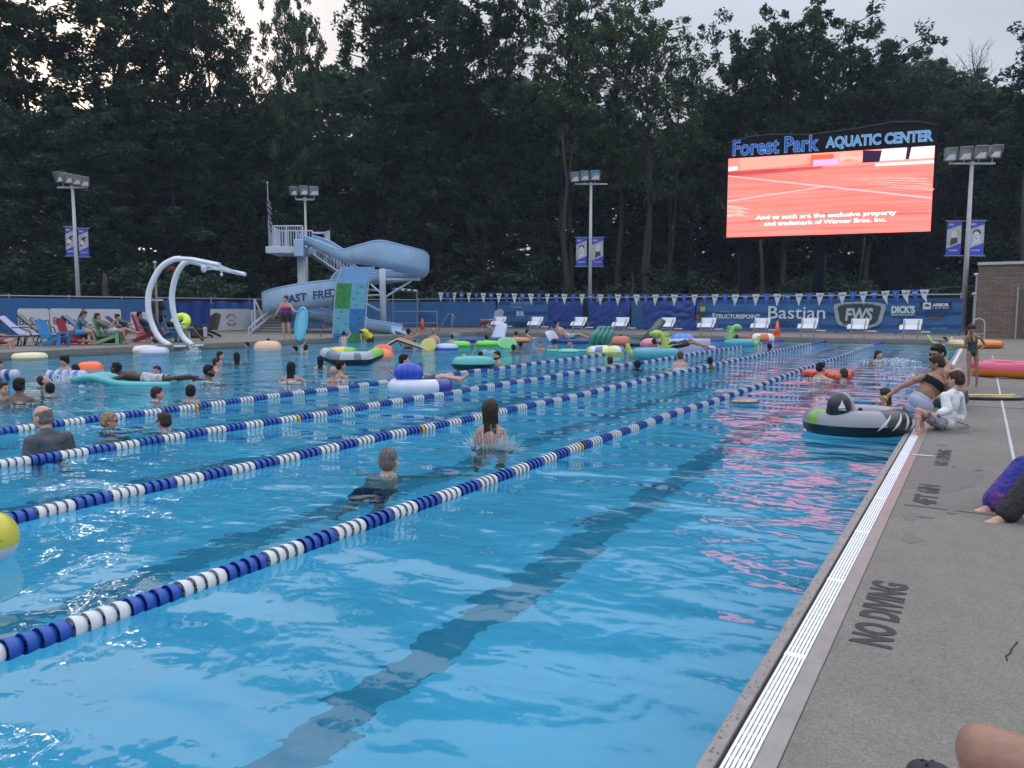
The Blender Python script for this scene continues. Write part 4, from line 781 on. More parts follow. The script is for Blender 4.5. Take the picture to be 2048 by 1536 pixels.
# ------------------------------------------------------------------ trees
def leaf_mat(name, a, b_):
    m = bpy.data.materials.new(name); m.use_nodes = True; n = m.node_tree; n.nodes.clear(); L = n.links.new; o = n.nodes.new('ShaderNodeOutputMaterial')
    g = n.nodes.new('ShaderNodeNewGeometry'); mx = n.nodes.new('ShaderNodeMixRGB'); mx.inputs[1].default_value = a+(1,); mx.inputs[2].default_value = b_+(1,); L(g.outputs['Random Per Island'], mx.inputs[0]); oi = n.nodes.new('ShaderNodeObjectInfo'); mr = n.nodes.new('ShaderNodeMapRange'); L(oi.outputs['Random'], mr.inputs[0]); mr.inputs[3].default_value = .65; mr.inputs[4].default_value = 1.3; ml = n.nodes.new('ShaderNodeMixRGB'); ml.blend_type = 'MULTIPLY'; ml.inputs[0].default_value = 1; L(mx.outputs[0], ml.inputs[1]); L(mr.outputs[0], ml.inputs[2]); mx = ml
    d = n.nodes.new('ShaderNodeBsdfDiffuse'); t = n.nodes.new('ShaderNodeBsdfTranslucent'); s = n.nodes.new('ShaderNodeMixShader'); s.inputs[0].default_value = .22; L(mx.outputs[0], d.inputs[0]); L(mx.outputs[0], t.inputs[0]); L(d.outputs[0], s.inputs[1]); L(t.outputs[0], s.inputs[2]); L(s.outputs[0], o.inputs[0]); return m
LM = [leaf_mat('foliage_a', (.052, .088, .050), (.070, .108, .056)), leaf_mat('foliage_b', (.046, .080, .052), (.062, .100, .058)), leaf_mat('foliage_c', (.062, .100, .046), (.080, .118, .054))]
M_bark = mat('bark', (.045, .04, .032), .9, .35, 3, bump=.03, bscale=9, stretch=(1, 1, .25)); M_barkp = mat('bark_pale', (.032, .029, .023), .9, .3, 3, bump=.03, bscale=9, stretch=(1, 1, .25))
def leaves(cent, rad, per, size, seed, name, m, flat=.6):
    r = np.random.default_rng(seed); n = len(cent); N = n*per
    c = np.repeat(np.array(cent), per, 0); R_ = np.repeat(np.array(rad), per)[:, None]
    d = r.normal(size=(N, 3)); d /= np.linalg.norm(d, axis=1)[:, None]; c = c+d*R_*(r.random((N, 1))**.5)*np.array([1, 1, .62])
    nrm = r.normal(size=(N, 3)); nrm[:, 2] = np.abs(nrm[:, 2])*1.6+flat+.3; nrm /= np.linalg.norm(nrm, axis=1)[:, None]
    t = r.normal(size=(N, 3)); t -= nrm*(t*nrm).sum(1)[:, None]; t /= np.linalg.norm(t, axis=1)[:, None]; b_ = np.cross(nrm, t)
    s = size*(.6+.8*r.random((N, 1))); a1 = c-t*s*.9; a2 = c+b_*s*.5+t*s*.1; a3 = c+t*s*1.0-nrm*s*.15; a4 = c-b_*s*.5+t*s*.1
    V = np.stack([a1, a2, a3, a4], 1).reshape(-1, 3); me = bpy.data.meshes.new(name); me.vertices.add(4*N); me.vertices.foreach_set('co', V.ravel().astype(np.float32))
    me.loops.add(4*N); me.loops.foreach_set('vertex_index', np.arange(4*N, dtype=np.int32)); me.polygons.add(N); me.polygons.foreach_set('loop_start', np.arange(0, 4*N, 4, dtype=np.int32)); me.polygons.foreach_set('loop_total', np.full(N, 4, dtype=np.int32))
    me.materials.append(m); me.update(calc_edges=True); return me
def tree_proto(seed, H, cw_, c0, kind):
    r = random.Random(seed); tk = MB(); lean = [(0, 0, 0)]; x = y = 0; n = 9
    for i in range(1, n+1): x += r.uniform(-.3, .3); y += r.uniform(-.3, .3); lean.append((x, y, H*.9*i/n))
    rr = [.30*(1-.85*i/n)+.02 for i in range(n+1)]; tk.tube(lean, rr, 9); tk.cyl((0, 0, -.3), (0, 0, .4), .42, .3, 9)
    def at_h(z): i = min(n-1, max(0, int(z/(H*.9)*n))); a = Vector(lean[i]); b_ = Vector(lean[i+1]); return a.lerp(b_, min(1, max(0, (z-a.z)/(b_.z-a.z))))
    cents = []; rads = []; nl = 34
    for k in range(nl):
        z0 = c0+(H*.86-c0)*(k+r.random())/nl; f = (z0-c0)/(H-c0); wd = cw_*(.55+.75*math.sin(PI*min(1, f*.75+.18)))*.5
        if kind == 2: wd = cw_*(.9-.5*f)*.5
        a = k*2.4+r.uniform(-.4, .4); L_ = wd*r.uniform(.65, 1.1); st = at_h(z0); en = st+Vector((math.cos(a)*L_, math.sin(a)*L_, L_*r.uniform(.15, .65)))
        mid = st.lerp(en, .5)+Vector((0, 0, .15*L_)); tk.tube([st, mid, en], [.09*(1-f*.6), .05, .015], 5)
        for t_ in np.linspace(.3, 1.08, 8):
            p_ = st.lerp(en, t_)+Vector((r.gauss(0, .5), r.gauss(0, .5), r.gauss(.1, .45)))*(.6+.8*t_); cents.append(p_[:]); rads.append(r.uniform(.45, 1.0)*(1 if kind != 1 else .8))
    for k in range(16): p_ = at_h(H*.86)+Vector((r.gauss(0, cw_*.12), r.gauss(0, cw_*.12), r.uniform(-1, H*.13))); cents.append(p_[:]); rads.append(r.uniform(.4, .8))
    per = {0: 78, 1: 46, 2: 66}[kind]; cr = leaves(cents, rads, per, {0: .21, 1: .17, 2: .18}[kind], seed, 'crown', LM[{0: 0, 1: 2, 2: 1}[kind]])
    return tk.mesh('trunk', M_barkp if kind == 1 else M_bark, True), cr
protos = {0: [tree_proto(s, 22, 9.5, 6.0, 0) for s in (11, 12, 13)], 1: [tree_proto(s, 22, 8.0, 8.0, 1) for s in (21, 22)], 2: [tree_proto(s, 22, 8.5, 2.5, 2) for s in (31, 32)]}
def tree(u, vtop, D, wpx, kind, pi_, rz, lab):
    p = atd(u, 640, D); h = CAMH+(HOR-vtop)*D/FPX; sz = h/23.2; k = wpx*D/FPX/{0: 11, 1: 9, 2: 9}[kind]
    e = tag(empty('tree', (p.x, p.y, -.1), rz, scale=(k, k, sz)), lab, 'tree', 'tall trees behind the pool')
    t, c = protos[kind][pi_ % len(protos[kind])]
    for nm, me in (('trunk', t), ('crown', c)): o = bpy.data.objects.new(nm, me); COL.objects.link(o); o.parent = e
TR = [ # u, top row, distance, crown width px, kind
 (-60, -120, 50, 300, 0), (90, -60, 52, 300, 0), (235, -90, 55, 280, 0), (360, -70, 58, 260, 0), (440, -110, 60, 150, 0), (520, 95, 62, 150, 1), (604, -60, 60, 115, 0), (668, 200, 64, 110, 1),
 (790, -70, 56, 225, 0), (880, -110, 58, 250, 0), (972, -60, 60, 190, 0), (1125, -40, 60, 170, 1), (1145, -70, 57, 200, 1), (1235, -70, 60, 190, 1), (1290, -20, 56, 180, 1), (1340, 60, 63, 150, 1), (1395, 150, 66, 120, 1),
 (1475, 45, 62, 210, 0), (1560, 25, 60, 220, 0), (1640, -5, 64, 230, 0), (1730, 55, 62, 210, 0), (1815, 80, 66, 170, 0), (1880, 130, 70, 160, 1), (1935, 150, 72, 130, 1), (2015, 25, 56, 190, 2), (2110, -40, 54, 230, 2),
 (20, 120, 46, 240, 2), (190, 190, 48, 240, 2), (330, 170, 52, 240, 2), (450, 150, 56, 210, 2), (560, 210, 58, 200, 2), (650, 220, 57, 190, 2), (740, 210, 54, 200, 2), (850, 130, 60, 240, 2), (960, 140, 62, 220, 2), (1060, 190, 60, 190, 2), (1190, 210, 64, 220, 2), (1320, 230, 64, 210, 2), (1420, 230, 66, 200, 2), (1520, 190, 68, 230, 2), (1640, 190, 68, 230, 2), (1760, 190, 68, 230, 2), (1880, 220, 66, 210, 2), (1975, 210, 62, 180, 2),
 (-150, -80, 60, 300, 0), (2200, -60, 60, 260, 0)]
desc = {0: ('broad dark tree', 'dense deciduous tree', 'heavy dark crowned tree'), 1: ('thin crowned tree with pale trunk', 'airy tree with open branches', 'slim tree with light green leaves'), 2: ('low branching bushy tree', 'full leafy understorey tree', 'dark low crowned tree')}
marks = [(0, 'at the left edge by the mast'), (150, 'above the left floodlight post'), (330, 'above the white arched frame'), (520, 'left of the slide flag pole'), (610, 'above the slide tower'), (700, 'above the slide flume'), (860, 'right of the slide'), (1000, 'between slide and middle floodlight'), (1145, 'behind the middle floodlight post'), (1290, 'between middle floodlight and screen'), (1400, 'just left of the video screen'), (1560, 'above the Forest Park lettering'), (1700, 'above the screen\'s middle'), (1830, 'above the screen\'s right end'), (1940, 'behind the right floodlight post'), (2080, 'above the brick building')]
import collections
seen = collections.Counter()
for i, (u, vt, D, wd, kd) in enumerate(TR):
    if 470 < u < 1150: D = max(D, 60)
    mk = min(marks, key=lambda t_: abs(t_[0]-u))[1]; ds = desc[kd][i % 3]; seen[(ds, mk)] += 1
    tier = 'tallest' if vt < 0 else ('tall' if vt < 100 else ('half hidden' if kd == 2 else 'shorter'))
    tree(u, vt, D, wd, kd, i, i*1.7, '%s %s %s' % (tier, ds, mk)+(', set farther back' if seen[(ds, mk)] > 1 else ''))
# bare trunks seen between the fence and the crowns
def bare(lab, pts, D, r0, m=M_barkp, forks=()):
    D += 9 if 450 < pts[0][0] < 1400 else 0; r0 *= 1.15 if D > 54 else 1
    b_ = atd(pts[0][0], 640, D); e = tag(empty('bare_tree', (b_.x, b_.y, -.1), yaw), lab, 'bare tree'); k = D/FPX
    P = lambda u, v, y=0: Vector(((u-pts[0][0])*k, y, CAMH+.1-(v-HOR)*k))
    L_ = [Vector((0, 0, 0))]+[P(u, v) for u, v in pts]; MB().tube(L_, [r0*(1-.6*i/(len(L_)-1)) for i in range(len(L_))], 9).build('stem', m, e, smooth=True)
    for f in forks: MB().tube([P(u, v, .1) for u, v in f], [r0*.55*(1-.7*i/(len(f)-1)) for i in range(len(f))], 7).build('limb', m, e, smooth=True)
bare('pale leaning trunk forking high up, left of the middle floodlight post', [(1137, 590), (1130, 520), (1124, 470), (1130, 400), (1133, 370), (1127, 330), (1122, 280)], 47, .19, forks=[[(1133, 370), (1138, 345), (1143, 300)]])
bare('pale crooked trunk midway between the middle floodlight and the screen', [(1287, 590), (1286, 520), (1290, 470), (1294, 420), (1298, 360), (1292, 300)], 47, .17, forks=[[(1293, 430), (1284, 412), (1290, 395)]])
bare('thin twin trunk left of the video screen', [(1333, 590), (1337, 540), (1344, 470), (1346, 400), (1350, 340)], 50, .13, forks=[[(1333, 560), (1336, 480), (1338, 350)]])
bare('broken snag stump behind the far fence', [(1264, 592), (1265, 565), (1262, 543)], 46, .12)
bare('pale forked trunk left of the slide tower', [(533, 600), (527, 560), (519, 525), (521, 470), (518, 430), (516, 395)], 50, .22, forks=[[(530, 570), (538, 540), (538, 510)], [(519, 500), (505, 498), (490, 505)]])
bare('dark forked trunk above the slide flume', [(757, 600), (756, 500), (757, 460), (748, 430), (745, 400)], 52, .22, M_bark, forks=[[(757, 465), (766, 445), (775, 415)]])
bare('dim trunk behind the left post of the video screen', [(1522, 600), (1521, 540), (1515, 470)], 54, .20, M_bark); bare('slim leaning trunk under the middle of the video screen', [(1712, 600), (1717, 540), (1723, 470)], 50, .11)
bare('dark stump standing on the bank behind the left windscreen', [(214, 600), (213, 575), (214, 548)], 44, .25, M_bark); bare('dim trunk above the brick building', [(2038, 560), (2036, 480), (2030, 400), (2034, 300)], 48, .16, M_bark)
bare('grey trunk right of the slide, among the dark trees', [(1001, 600), (1000, 540), (998, 480), (1002, 430)], 54, .16, M_bark)
# dense wood behind, undergrowth on the bank
r = np.random.default_rng(5); c = []; rd = []
for i in range(3000):
    u = r.uniform(-500, 2500); D = r.uniform(66, 80); zt_m = CAMH+(HOR-(215+40*math.sin(u/170)+25*math.sin(u/61)))*D/FPX
    p_ = atd(u, 600, D); c.append((p_.x, p_.y, r.uniform(0, 1)**.8*zt_m)); rd.append(r.uniform(1.2, 2.6))
wd = bpy.data.objects.new('woodland', leaves(c, rd, 80, .5, 3, 'woodland', LM[1])); COL.objects.link(wd); tag(wd, 'dark dense wood filling the background between and behind the trees', 'woodland', kind='stuff')
c = []; rd = []
for i in range(1500):
    u = r.uniform(-300, 2300); D = r.uniform(55, 61) if u > 480 else r.uniform(45, 50); p_ = atd(u, 600, D); hgt = CAMH+(HOR-(560 if u > 300 else 520)+22*math.sin(u/50))*D/FPX
    c.append((p_.x, p_.y, r.uniform(0, 1)*hgt)); rd.append(r.uniform(.4, .9))
wd = bpy.data.objects.new('undergrowth', leaves(c, rd, 46, .15, 4, 'undergrowth', LM[1])); COL.objects.link(wd); tag(wd, 'dark undergrowth along the bank behind the pool fence', 'undergrowth', kind='stuff')
# bare twigs at the right treeline
def twigs(lab, u, v0, D, spread, hpx, seed):
    rr = random.Random(seed); b_ = atd(u, v0, D); e = tag(empty('bare_tree', (b_.x, b_.y, 0), yaw), lab, 'tree', 'bare topped trees at the treeline'); q = MB(); k = D/FPX; base_z = b_.z
    q.tube([(0, 0, 0), (.2, 0, base_z*.5), (0, 0, base_z)], [.16, .12, .06], 6)
    for i in range(22):
        a = rr.uniform(-.6, .6); L_ = hpx*k*rr.uniform(.4, 1); x0 = rr.uniform(-.3, .3); p0 = Vector((x0, 0, base_z-rr.uniform(0, 2.5))); p1 = p0+Vector((math.sin(a)*L_*spread, rr.uniform(-.5, .5), math.cos(a)*L_)); q.tube([p0, p0.lerp(p1, .5)+Vector((rr.uniform(-.2, .2), 0, 0)), p1], [.03, .02, .008], 4)
        for j in range(3): t_ = rr.uniform(.4, .9); s_ = p0.lerp(p1, t_); a2 = a+rr.uniform(-.8, .8); q.tube([s_, s_+Vector((math.sin(a2), 0, math.cos(a2)))*L_*.35], [.014, .006], 4)
    q.build('trunk', M_bark, e)
twigs('bare twigged treetop just right of the video screen', 1905, 170, 66, 1.2, 75, 1); twigs('bare twigs rising left of the tree at the upper right corner', 1955, 140, 64, 1.0, 80, 2); twigs('bare twigs between the airy trees and the broad tree above the screen', 1385, 160, 62, 1.1, 70, 3); twigs('fine bare branches above the right end of the screen', 1850, 180, 68, 1.4, 60, 4)
# ------------------------------------------------------------------ people
SK = {'l': (.47, .27, .20), 'm': (.36, .20, .14), 't': (.27, .145, .095), 'b': (.13, .07, .048), 'd': (.055, .03, .022)}
HC = {'k': (.010, .009, .009), 'n': (.040, .024, .015), 'a': (.11, .05, .022), 'y': (.26, .18, .10), 'g': (.13, .12, .11), 'w': (.45, .43, .40)}
def skin_mat(k): return mat('skin_'+k, SK[k], .5, .10, 9, bump=.002, bscale=60)
def hair_mat(k): return mat('hair_'+k, HC[k], .6, .5, 40, bump=.02, bscale=60, stretch=(1, 1, .3), spec=.2)
def remesh(q, vox, smooth=4, crop=None, name='body'):
    me = bpy.data.meshes.new('tmp'); me.from_pydata(q.v, [], q.f); o = bpy.data.objects.new('tmp', me); COL.objects.link(o)
    m = o.modifiers.new('r', 'REMESH'); m.mode = 'VOXEL'; m.voxel_size = vox
    if smooth: s = o.modifiers.new('s', 'SMOOTH'); s.factor = .5; s.iterations = smooth
    dg = bpy.context.evaluated_depsgraph_get(); dg.update(); me2 = bpy.data.meshes.new_from_object(o.evaluated_get(dg)); me2.name = name
    bpy.data.objects.remove(o); bpy.data.meshes.remove(me)
    if crop:
        bm = bmesh.new(); bm.from_mesh(me2); bmesh.ops.delete(bm, geom=[f for f in bm.faces if not crop(f.calc_center_median())], context='FACES'); bm.to_mesh(me2); bm.free()
    me2.polygons.foreach_set('use_smooth', [True]*len(me2.polygons)); return me2
def link(me, name, m, parent, sol=0.0):
    me.materials.clear(); me.materials.append(m); o = bpy.data.objects.new(name, me); COL.objects.link(o); o.parent = parent
    if sol: s = o.modifiers.new('s', 'SOLIDIFY'); s.thickness = sol; s.offset = 1
    return o
DEF = dict(pel=(0, 0, .95), neck=(0, -.01, 1.46), head=(0, .02, 1.60), sL=(-.175, 0, 1.39), sR=(.175, 0, 1.39), eL=(-.24, -.02, 1.12), eR=(.24, -.02, 1.12), wL=(-.25, .06, .88), wR=(.25, .06, .88),
           hL=(-.09, 0, .92), hR=(.09, 0, .92), kL=(-.11, .05, .50), kR=(.11, .05, .50), aL=(-.12, 0, .08), aR=(.12, 0, .08))
ARMS = {'down': {}, 'out': dict(eL=(-.38, .12, 1.22), eR=(.38, .12, 1.22), wL=(-.40, .36, 1.18), wR=(.40, .36, 1.18)),
        'fwd': dict(eL=(-.24, .22, 1.26), eR=(.24, .22, 1.26), wL=(-.16, .44, 1.30), wR=(.16, .44, 1.30)),
        'rout': dict(eR=(.42, .10, 1.30), wR=(.64, .18, 1.36), eL=(-.30, .1, 1.2), wL=(-.3, .3, 1.15)), 'lout': dict(eL=(-.42, .10, 1.30), wL=(-.64, .18, 1.36), eR=(.30, .1, 1.2), wR=(.3, .3, 1.15)),
        'rup': dict(eR=(.30, .12, 1.58), wR=(.18, .22, 1.80)), 'lup': dict(eL=(-.30, .12, 1.58), wL=(-.18, .22, 1.80)), 'heads': dict(eR=(.42, .06, 1.48), wR=(.14, .12, 1.64), eL=(-.3, .1, 1.2), wL=(-.2, .3, 1.1)),
        'spread': dict(eL=(-.44, .05, 1.33), wL=(-.70, .05, 1.30), eR=(.44, .05, 1.33), wR=(.70, .05, 1.30))}
SQ = dict(kL=(-.13, .26, .62), kR=(.13, .26, .62), aL=(-.12, -.02, .30), aR=(.12, -.02, .30))
def hand_shapes(q, w, d, r, vox, s, side, curl=.25, spread=1.0, palm_n=None):
    d = d.normalized(); n = palm_n.normalized() if palm_n else Vector((0, 0, -1)); n = (n-d*n.dot(d)); n = n.normalized() if n.length > .1 else frame(d)[0]; x = d.cross(n).normalized()*side
    c = w+d*.045*s; rot = Matrix((x, n, d)).transposed(); q.ell(c, (.040*s, .016*s, .050*s), rot, 12, 8)
    if vox > .011: q.ell(w+d*.11*s, (.032*s, .014*s, .045*s), rot, 10, 7); q.cap(w+d*.02*s+x*.03*s, w+d*.07*s+x*.055*s, .011*s, .009*s, 6); return
    for i, (fx, fl) in enumerate(((.030, .068), (.011, .078), (-.010, .072), (-.029, .056))):
        b_ = w+d*.085*s+x*fx*s; dd = (d+x*fx*5*spread*.6).normalized(); m_ = b_+dd*fl*.5*s+n*curl*.012*s; t = m_+(dd+n*curl*1.2).normalized()*fl*.5*s; q.cap(b_, m_, .0088*s, .008*s, 7); q.cap(m_, t, .008*s, .0066*s, 7)
    b_ = w+d*.025*s+x*.030*s; m_ = b_+(d*.7+x*.8).normalized()*.035*s; q.cap(b_, m_, .012*s, .010*s, 7); q.cap(m_, m_+(d+x*.3).normalized()*.028*s, .010*s, .008*s, 7)
def foot_shapes(q, a, d, s, vox, up_=Vector((0, 0, 1))):
    d = d.normalized(); x = d.cross(up_).normalized(); u_ = x.cross(d).normalized(); rot = Matrix((x, d, u_)).transposed()
    q.ell(a-d*.03*s-u_*.045*s, (.034*s, .042*s, .036*s), rot, 10, 7); q.cap(a-u_*.02*s, a+d*.12*s-u_*.058*s, .036*s, .024*s, 10); q.ell(a+d*.10*s-u_*.06*s, (.043*s, .07*s, .022*s), rot, 10, 7)
    if vox < .011:
        for i in range(5): b_ = a+d*(.145-.012*i*i*.35)*s-u_*.066*s+x*(-.032+.0165*i)*s; q.cap(b_, b_+d*(.035-.004*i)*s, (.013-.0012*i)*s, (.011-.001*i)*s, 7)
    else: q.ell(a+d*.15*s-u_*.062*s, (.040*s, .035*s, .016*s), rot, 8, 6)
def person(lab, loc, rz, J=None, s=1.0, skin='l', hair=('k', 'short'), hy=0.0, hp=0.0, hr=0.0, hs=1.0, w=1.0, lw=1.0, vox=.018, arms='down', squat=False, clothes=(), face=0, group=None, abs_=False, legs=True, foot_dir=None, palm=None, parts=('L', 'R')):
    P = {k: Vector(v)*(1 if abs_ else s) for k, v in DEF.items()} if not abs_ else {}
    for D_ in ((ARMS[arms] if not abs_ else {}), (SQ if squat and not abs_ else {}), J or {}):
        for k, v in D_.items(): P[k] = Vector(v)*(1 if abs_ else s)
    e = tag(empty('person', loc, rz), lab, 'person', group)
    q = MB(); nb = P['neck']; pel = P['pel']; up_ = (nb-pel).normalized(); rt = (P['sR']-P['sL']); rt = (rt-up_*rt.dot(up_)).normalized(); fw = up_.cross(rt); R3 = Matrix((rt, fw, up_)).transposed()
    TL_ = (nb-pel).length/s; fL = s*TL_/.51
    wa = P.get('waist', pel.lerp(nb, .34)); chs = P.get('chest', pel.lerp(nb, .68))
    upc = (nb-wa).normalized(); Rc = Matrix(((rt-upc*rt.dot(upc)).normalized(), upc.cross((rt-upc*rt.dot(upc)).normalized()), upc)).transposed()
    tors = [(pel+up_*.01*s, (.160*s*w, .112*s*w, .115*fL), R3), (wa, (.130*s*w, .095*s*w, .17*fL), R3), (chs, (.160*s*w, .108*s*w, .165*fL), Rc), (pel.lerp(wa, .5), (.140*s*w, .1*s*w, .14*fL), R3)]
    for c, r_, R_ in tors: q.ell(c, r_, R_, 16, 10)
    ins = .045*s
    for sd in 'LR':
        sh = P['s'+sd]; ctr = (P['sL']+P['sR'])/2; q.cap(ctr.lerp(sh, .25)-upc*.03*s, sh.lerp(ctr, .16), .07*s, .056*s*lw, 10); q.cap(nb+upc*.01*s, sh.lerp(ctr, .25)+upc*.005*s, .05*s, .045*s, 10)
        q.cap(sh.lerp(ctr, .12), P['e'+sd], .050*s*lw, .037*s*lw, 10); q.ell(sh.lerp(P['e'+sd], .3), (.05*s*lw,)*3, None, 10, 7)
        el, wr = P['e'+sd], P['w'+sd]; q.cap(el, wr, .038*s*lw, .025*s, 10); q.ell(el.lerp(wr, .25), (.041*s*lw,)*3, None, 10, 7)
        hd = P.get('h_'+sd, wr+(wr-el).normalized()*.1)-wr; hand_shapes(q, wr, hd, 0, vox, s*hs, 1 if sd == 'R' else -1, palm_n=(palm or {}).get(sd))
        if legs and sd in parts:
            hp_, kn, an = P['h'+sd], P['k'+sd], P['a'+sd]; q.cap(hp_, kn, .088*s*lw, .055*s*lw, 12); q.ell(hp_.lerp(kn, .25), (.088*s*lw,)*3, None, 10, 8); q.cap(kn, an, .052*s*lw, .034*s, 10); q.ell(kn.lerp(an, .3), (.055*s*lw,)*3, None, 10, 8)
            kf = ((kn-hp_).normalized()-(an-kn).normalized()); q.ell(kn+(kf.normalized()*.018*s if kf.length > .1 else Vector()), (.044*s*lw,)*3, None, 10, 8); fd = (foot_dir or {}).get(sd, fw); foot_shapes(q, an, Vector(fd), s, vox)
    hc = P['head']; Rh = Euler((hp, hr, 0), 'XYZ').to_matrix(); Rh = Matrix.Rotation(hy, 3, 'Z') @ Rh; h_ = s*hs; T = lambda x, y, z: hc+Rh @ (Vector((x, y, z))*h_)
    q.cap(nb-upc*.02*s, T(0, -.02, -.06), .056*s, .050*s, 10)
    q.ell(T(0, -.008, .03), tuple(x*h_ for x in (.076, .094, .092)), Rh, 16, 12); q.ell(T(0, .02, -.02), tuple(x*h_ for x in (.068, .075, .085)), Rh, 14, 10); q.ell(T(0, .038, -.065), tuple(x*h_ for x in (.048, .050, .045)), Rh, 12, 8)
    q.cap(T(0, .088, .015), T(0, .110, -.020), .009*h_, .015*h_, 7); q.ell(T(0, .085, .030), tuple(x*h_ for x in (.05, .012, .009)), Rh, 8, 6); q.ell(T(0, .084, -.058), tuple(x*h_ for x in (.026, .012, .010)), Rh, 8, 6)
    for sx in (-1, 1): q.ell(T(sx*.077, -.008, -.005), tuple(x*h_ for x in (.010, .020, .032)), Rh, 8, 6)
    link(remesh(q, vox, 3), 'body', skin_mat(skin), e)
    if face:
        for sx in (-1, 1):
            MB().ell(T(sx*.030, .082, .008), tuple(x*h_ for x in (.014, .010, .007)), Rh, 10, 7).build('eye', mat('eye_dark', (.03, .025, .02), .3, 0), e)
            MB().cap(T(sx*.045, .084, .030), T(sx*.016, .094, .034), .005*h_, .005*h_, 6).build('eyebrow', hair_mat(hair[0]), e)
        MB().ell(T(0, .093, -.058), tuple(x*h_ for x in (.024, .008, .007)), Rh, 10, 6).build('mouth', mat('lips', (.25, .09, .08), .5, .05), e)
    hk, st = hair[:2]
    if st != 'none':
        q = MB(); E_ = lambda c, r_: q.ell(T(*c), tuple(x*h_ for x in r_), Rh, 16, 12)
        if st == 'bald': E_((0, -.010, .028), (.0795, .0975, .095)); E_((0, -.03, -.03), (.073, .075, .06))
        else:
            g = {'buzz': .0, 'short': .006, 'curly': .022}.get(st, .01); E_((0, -.020, .040+g*.5), (.080+g, .090+g, .092+g)); E_((0, -.045, -.002), (.075+g, .065+g, .075))
            if st != 'buzz': E_((0, .045, .085+g*.5), (.060+g*.5, .040, .032+g))
        if st == 'curly':
            for i in range(26): a = i*2.4; zz = .02+.10*(i/26); rr_ = .092*math.sqrt(max(.05, 1-((zz-.02)/.13)**2)); E_((rr_*math.cos(a), rr_*math.sin(a)-.02, zz+.02), (.026, .026, .026))
        if st in ('long', 'wet'):
            L_ = hair[2] if len(hair) > 2 else .26
            for i in range(9): x0 = -.064+.016*i; q.cap(T(x0, -.075, -.0), T(x0*.8, -.085, -.12), .020*h_, .020*h_, 7); t_ = T(x0*.8, -.085, -.12); q.cap(t_, t_+Vector((0, 0, 0))-up_*(L_-.1+.02*math.sin(i*2.1))*h_+Rh @ Vector((x0*.2, -.01, 0))*h_, .019*h_, .010*h_, 7)
            for sx in (-1, 1): q.cap(T(sx*.072, -.01, .03), T(sx*.070, -.03, -.12), .018*h_, .014*h_, 7)
        if st == 'bun': E_((0, -.085, .10), (.040, .040, .040))
        if st == 'pony': q.cap(T(0, -.10, .05), T(.0, -.14, -.02), .022*h_, .024*h_, 8); q.cap(T(0, -.14, -.02), T(.0, -.12, -.17), .024*h_, .010*h_, 8)
        ih = Rh.transposed(); crh = (lambda p_: (ih @ (p_-hc))[2] < (.050-.2*(ih @ (p_-hc))[1])*h_ and (ih @ (p_-hc))[1] < .012*h_ and (ih @ (p_-hc))[2] > -.065*h_) if st == 'bald' else None
        link(remesh(q, max(.008, vox*.7) if st != 'bald' else .006, 2, crh), 'hair', hair_mat(hk), e)
    if 'beard' in hair: q = MB(); q.ell(T(0, .050, -.072), tuple(x*h_ for x in (.055, .052, .045)), Rh, 12, 8); [q.ell(T(sx*.055, .01, -.045), tuple(x*h_ for x in (.018, .035, .045)), Rh, 10, 7) for sx in (-1, 1)]; q.ell(T(0, .090, -.043), tuple(x*h_ for x in (.03, .012, .007)), Rh, 8, 6); link(remesh(q, max(.008, vox*.6), 2), 'beard', hair_mat(hair[0]), e)
    for cl in clothes:
        nm, m = cl[0], cl[1]; q = MB(); inf = cl[2] if len(cl) > 2 else .012; i_ = inf*s
        loc3 = lambda p_: ((p_-pel).dot(rt)/s, (p_-pel).dot(fw)/s, (p_-pel).dot(up_)/fL)
        if nm in ('shirt', 'long_shirt', 'swimsuit', 'bikini_top', 'vest', 'tankini'):
            for c, r_, R_ in tors: q.ell(c, tuple(x+i_ for x in r_), R_, 16, 10)
            for sd in 'LR':
                sh = P['s'+sd]; ctr = (P['sL']+P['sR'])/2; q.cap(ctr.lerp(sh, .25)-upc*.03*s, sh.lerp(ctr, .16), .07*s+i_, .056*s*lw+i_, 10)
                if nm in ('shirt', 'long_shirt'):
                    el, wr = P['e'+sd], P['w'+sd]; q.cap(nb+upc*.0*s, sh.lerp(ctr, .25)+upc*.005*s, .05*s+i_*.7, .045*s+i_, 10); q.cap(sh, sh.lerp(el, .72 if nm == 'shirt' else 1), .052*s*lw+i_*1.3, .045*s*lw+i_*1.8, 10)
                    if nm == 'long_shirt': q.cap(el, el.lerp(wr, .55), .042*s*lw+i_*1.4, .036*s+i_*1.6, 10)
            crop = {'shirt': lambda p_: loc3(p_)[2] > -.06, 'long_shirt': lambda p_: loc3(p_)[2] > -.10, 'vest': lambda p_: loc3(p_)[2] > .0 and not (loc3(p_)[2] > .40 and abs(loc3(p_)[0]) > .11),
                    'bikini_top': lambda p_: .26+ .02 < loc3(p_)[2] < .385 and abs(loc3(p_)[0]) < .2, 'swimsuit': lambda p_: (-.13+abs(loc3(p_)[0])*1.5 < loc3(p_)[2] < .33) or (.33 <= loc3(p_)[2] < .50 and .045 < abs(loc3(p_)[0]) < .095),
                    'tankini': lambda p_: -.10 < loc3(p_)[2] < .36 or (.36 <= loc3(p_)[2] < .52 and .05 < abs(loc3(p_)[0]) < .07)}[nm]
            link(remesh(q, max(.009, vox*.8), 3, crop), nm, m, e, .004)
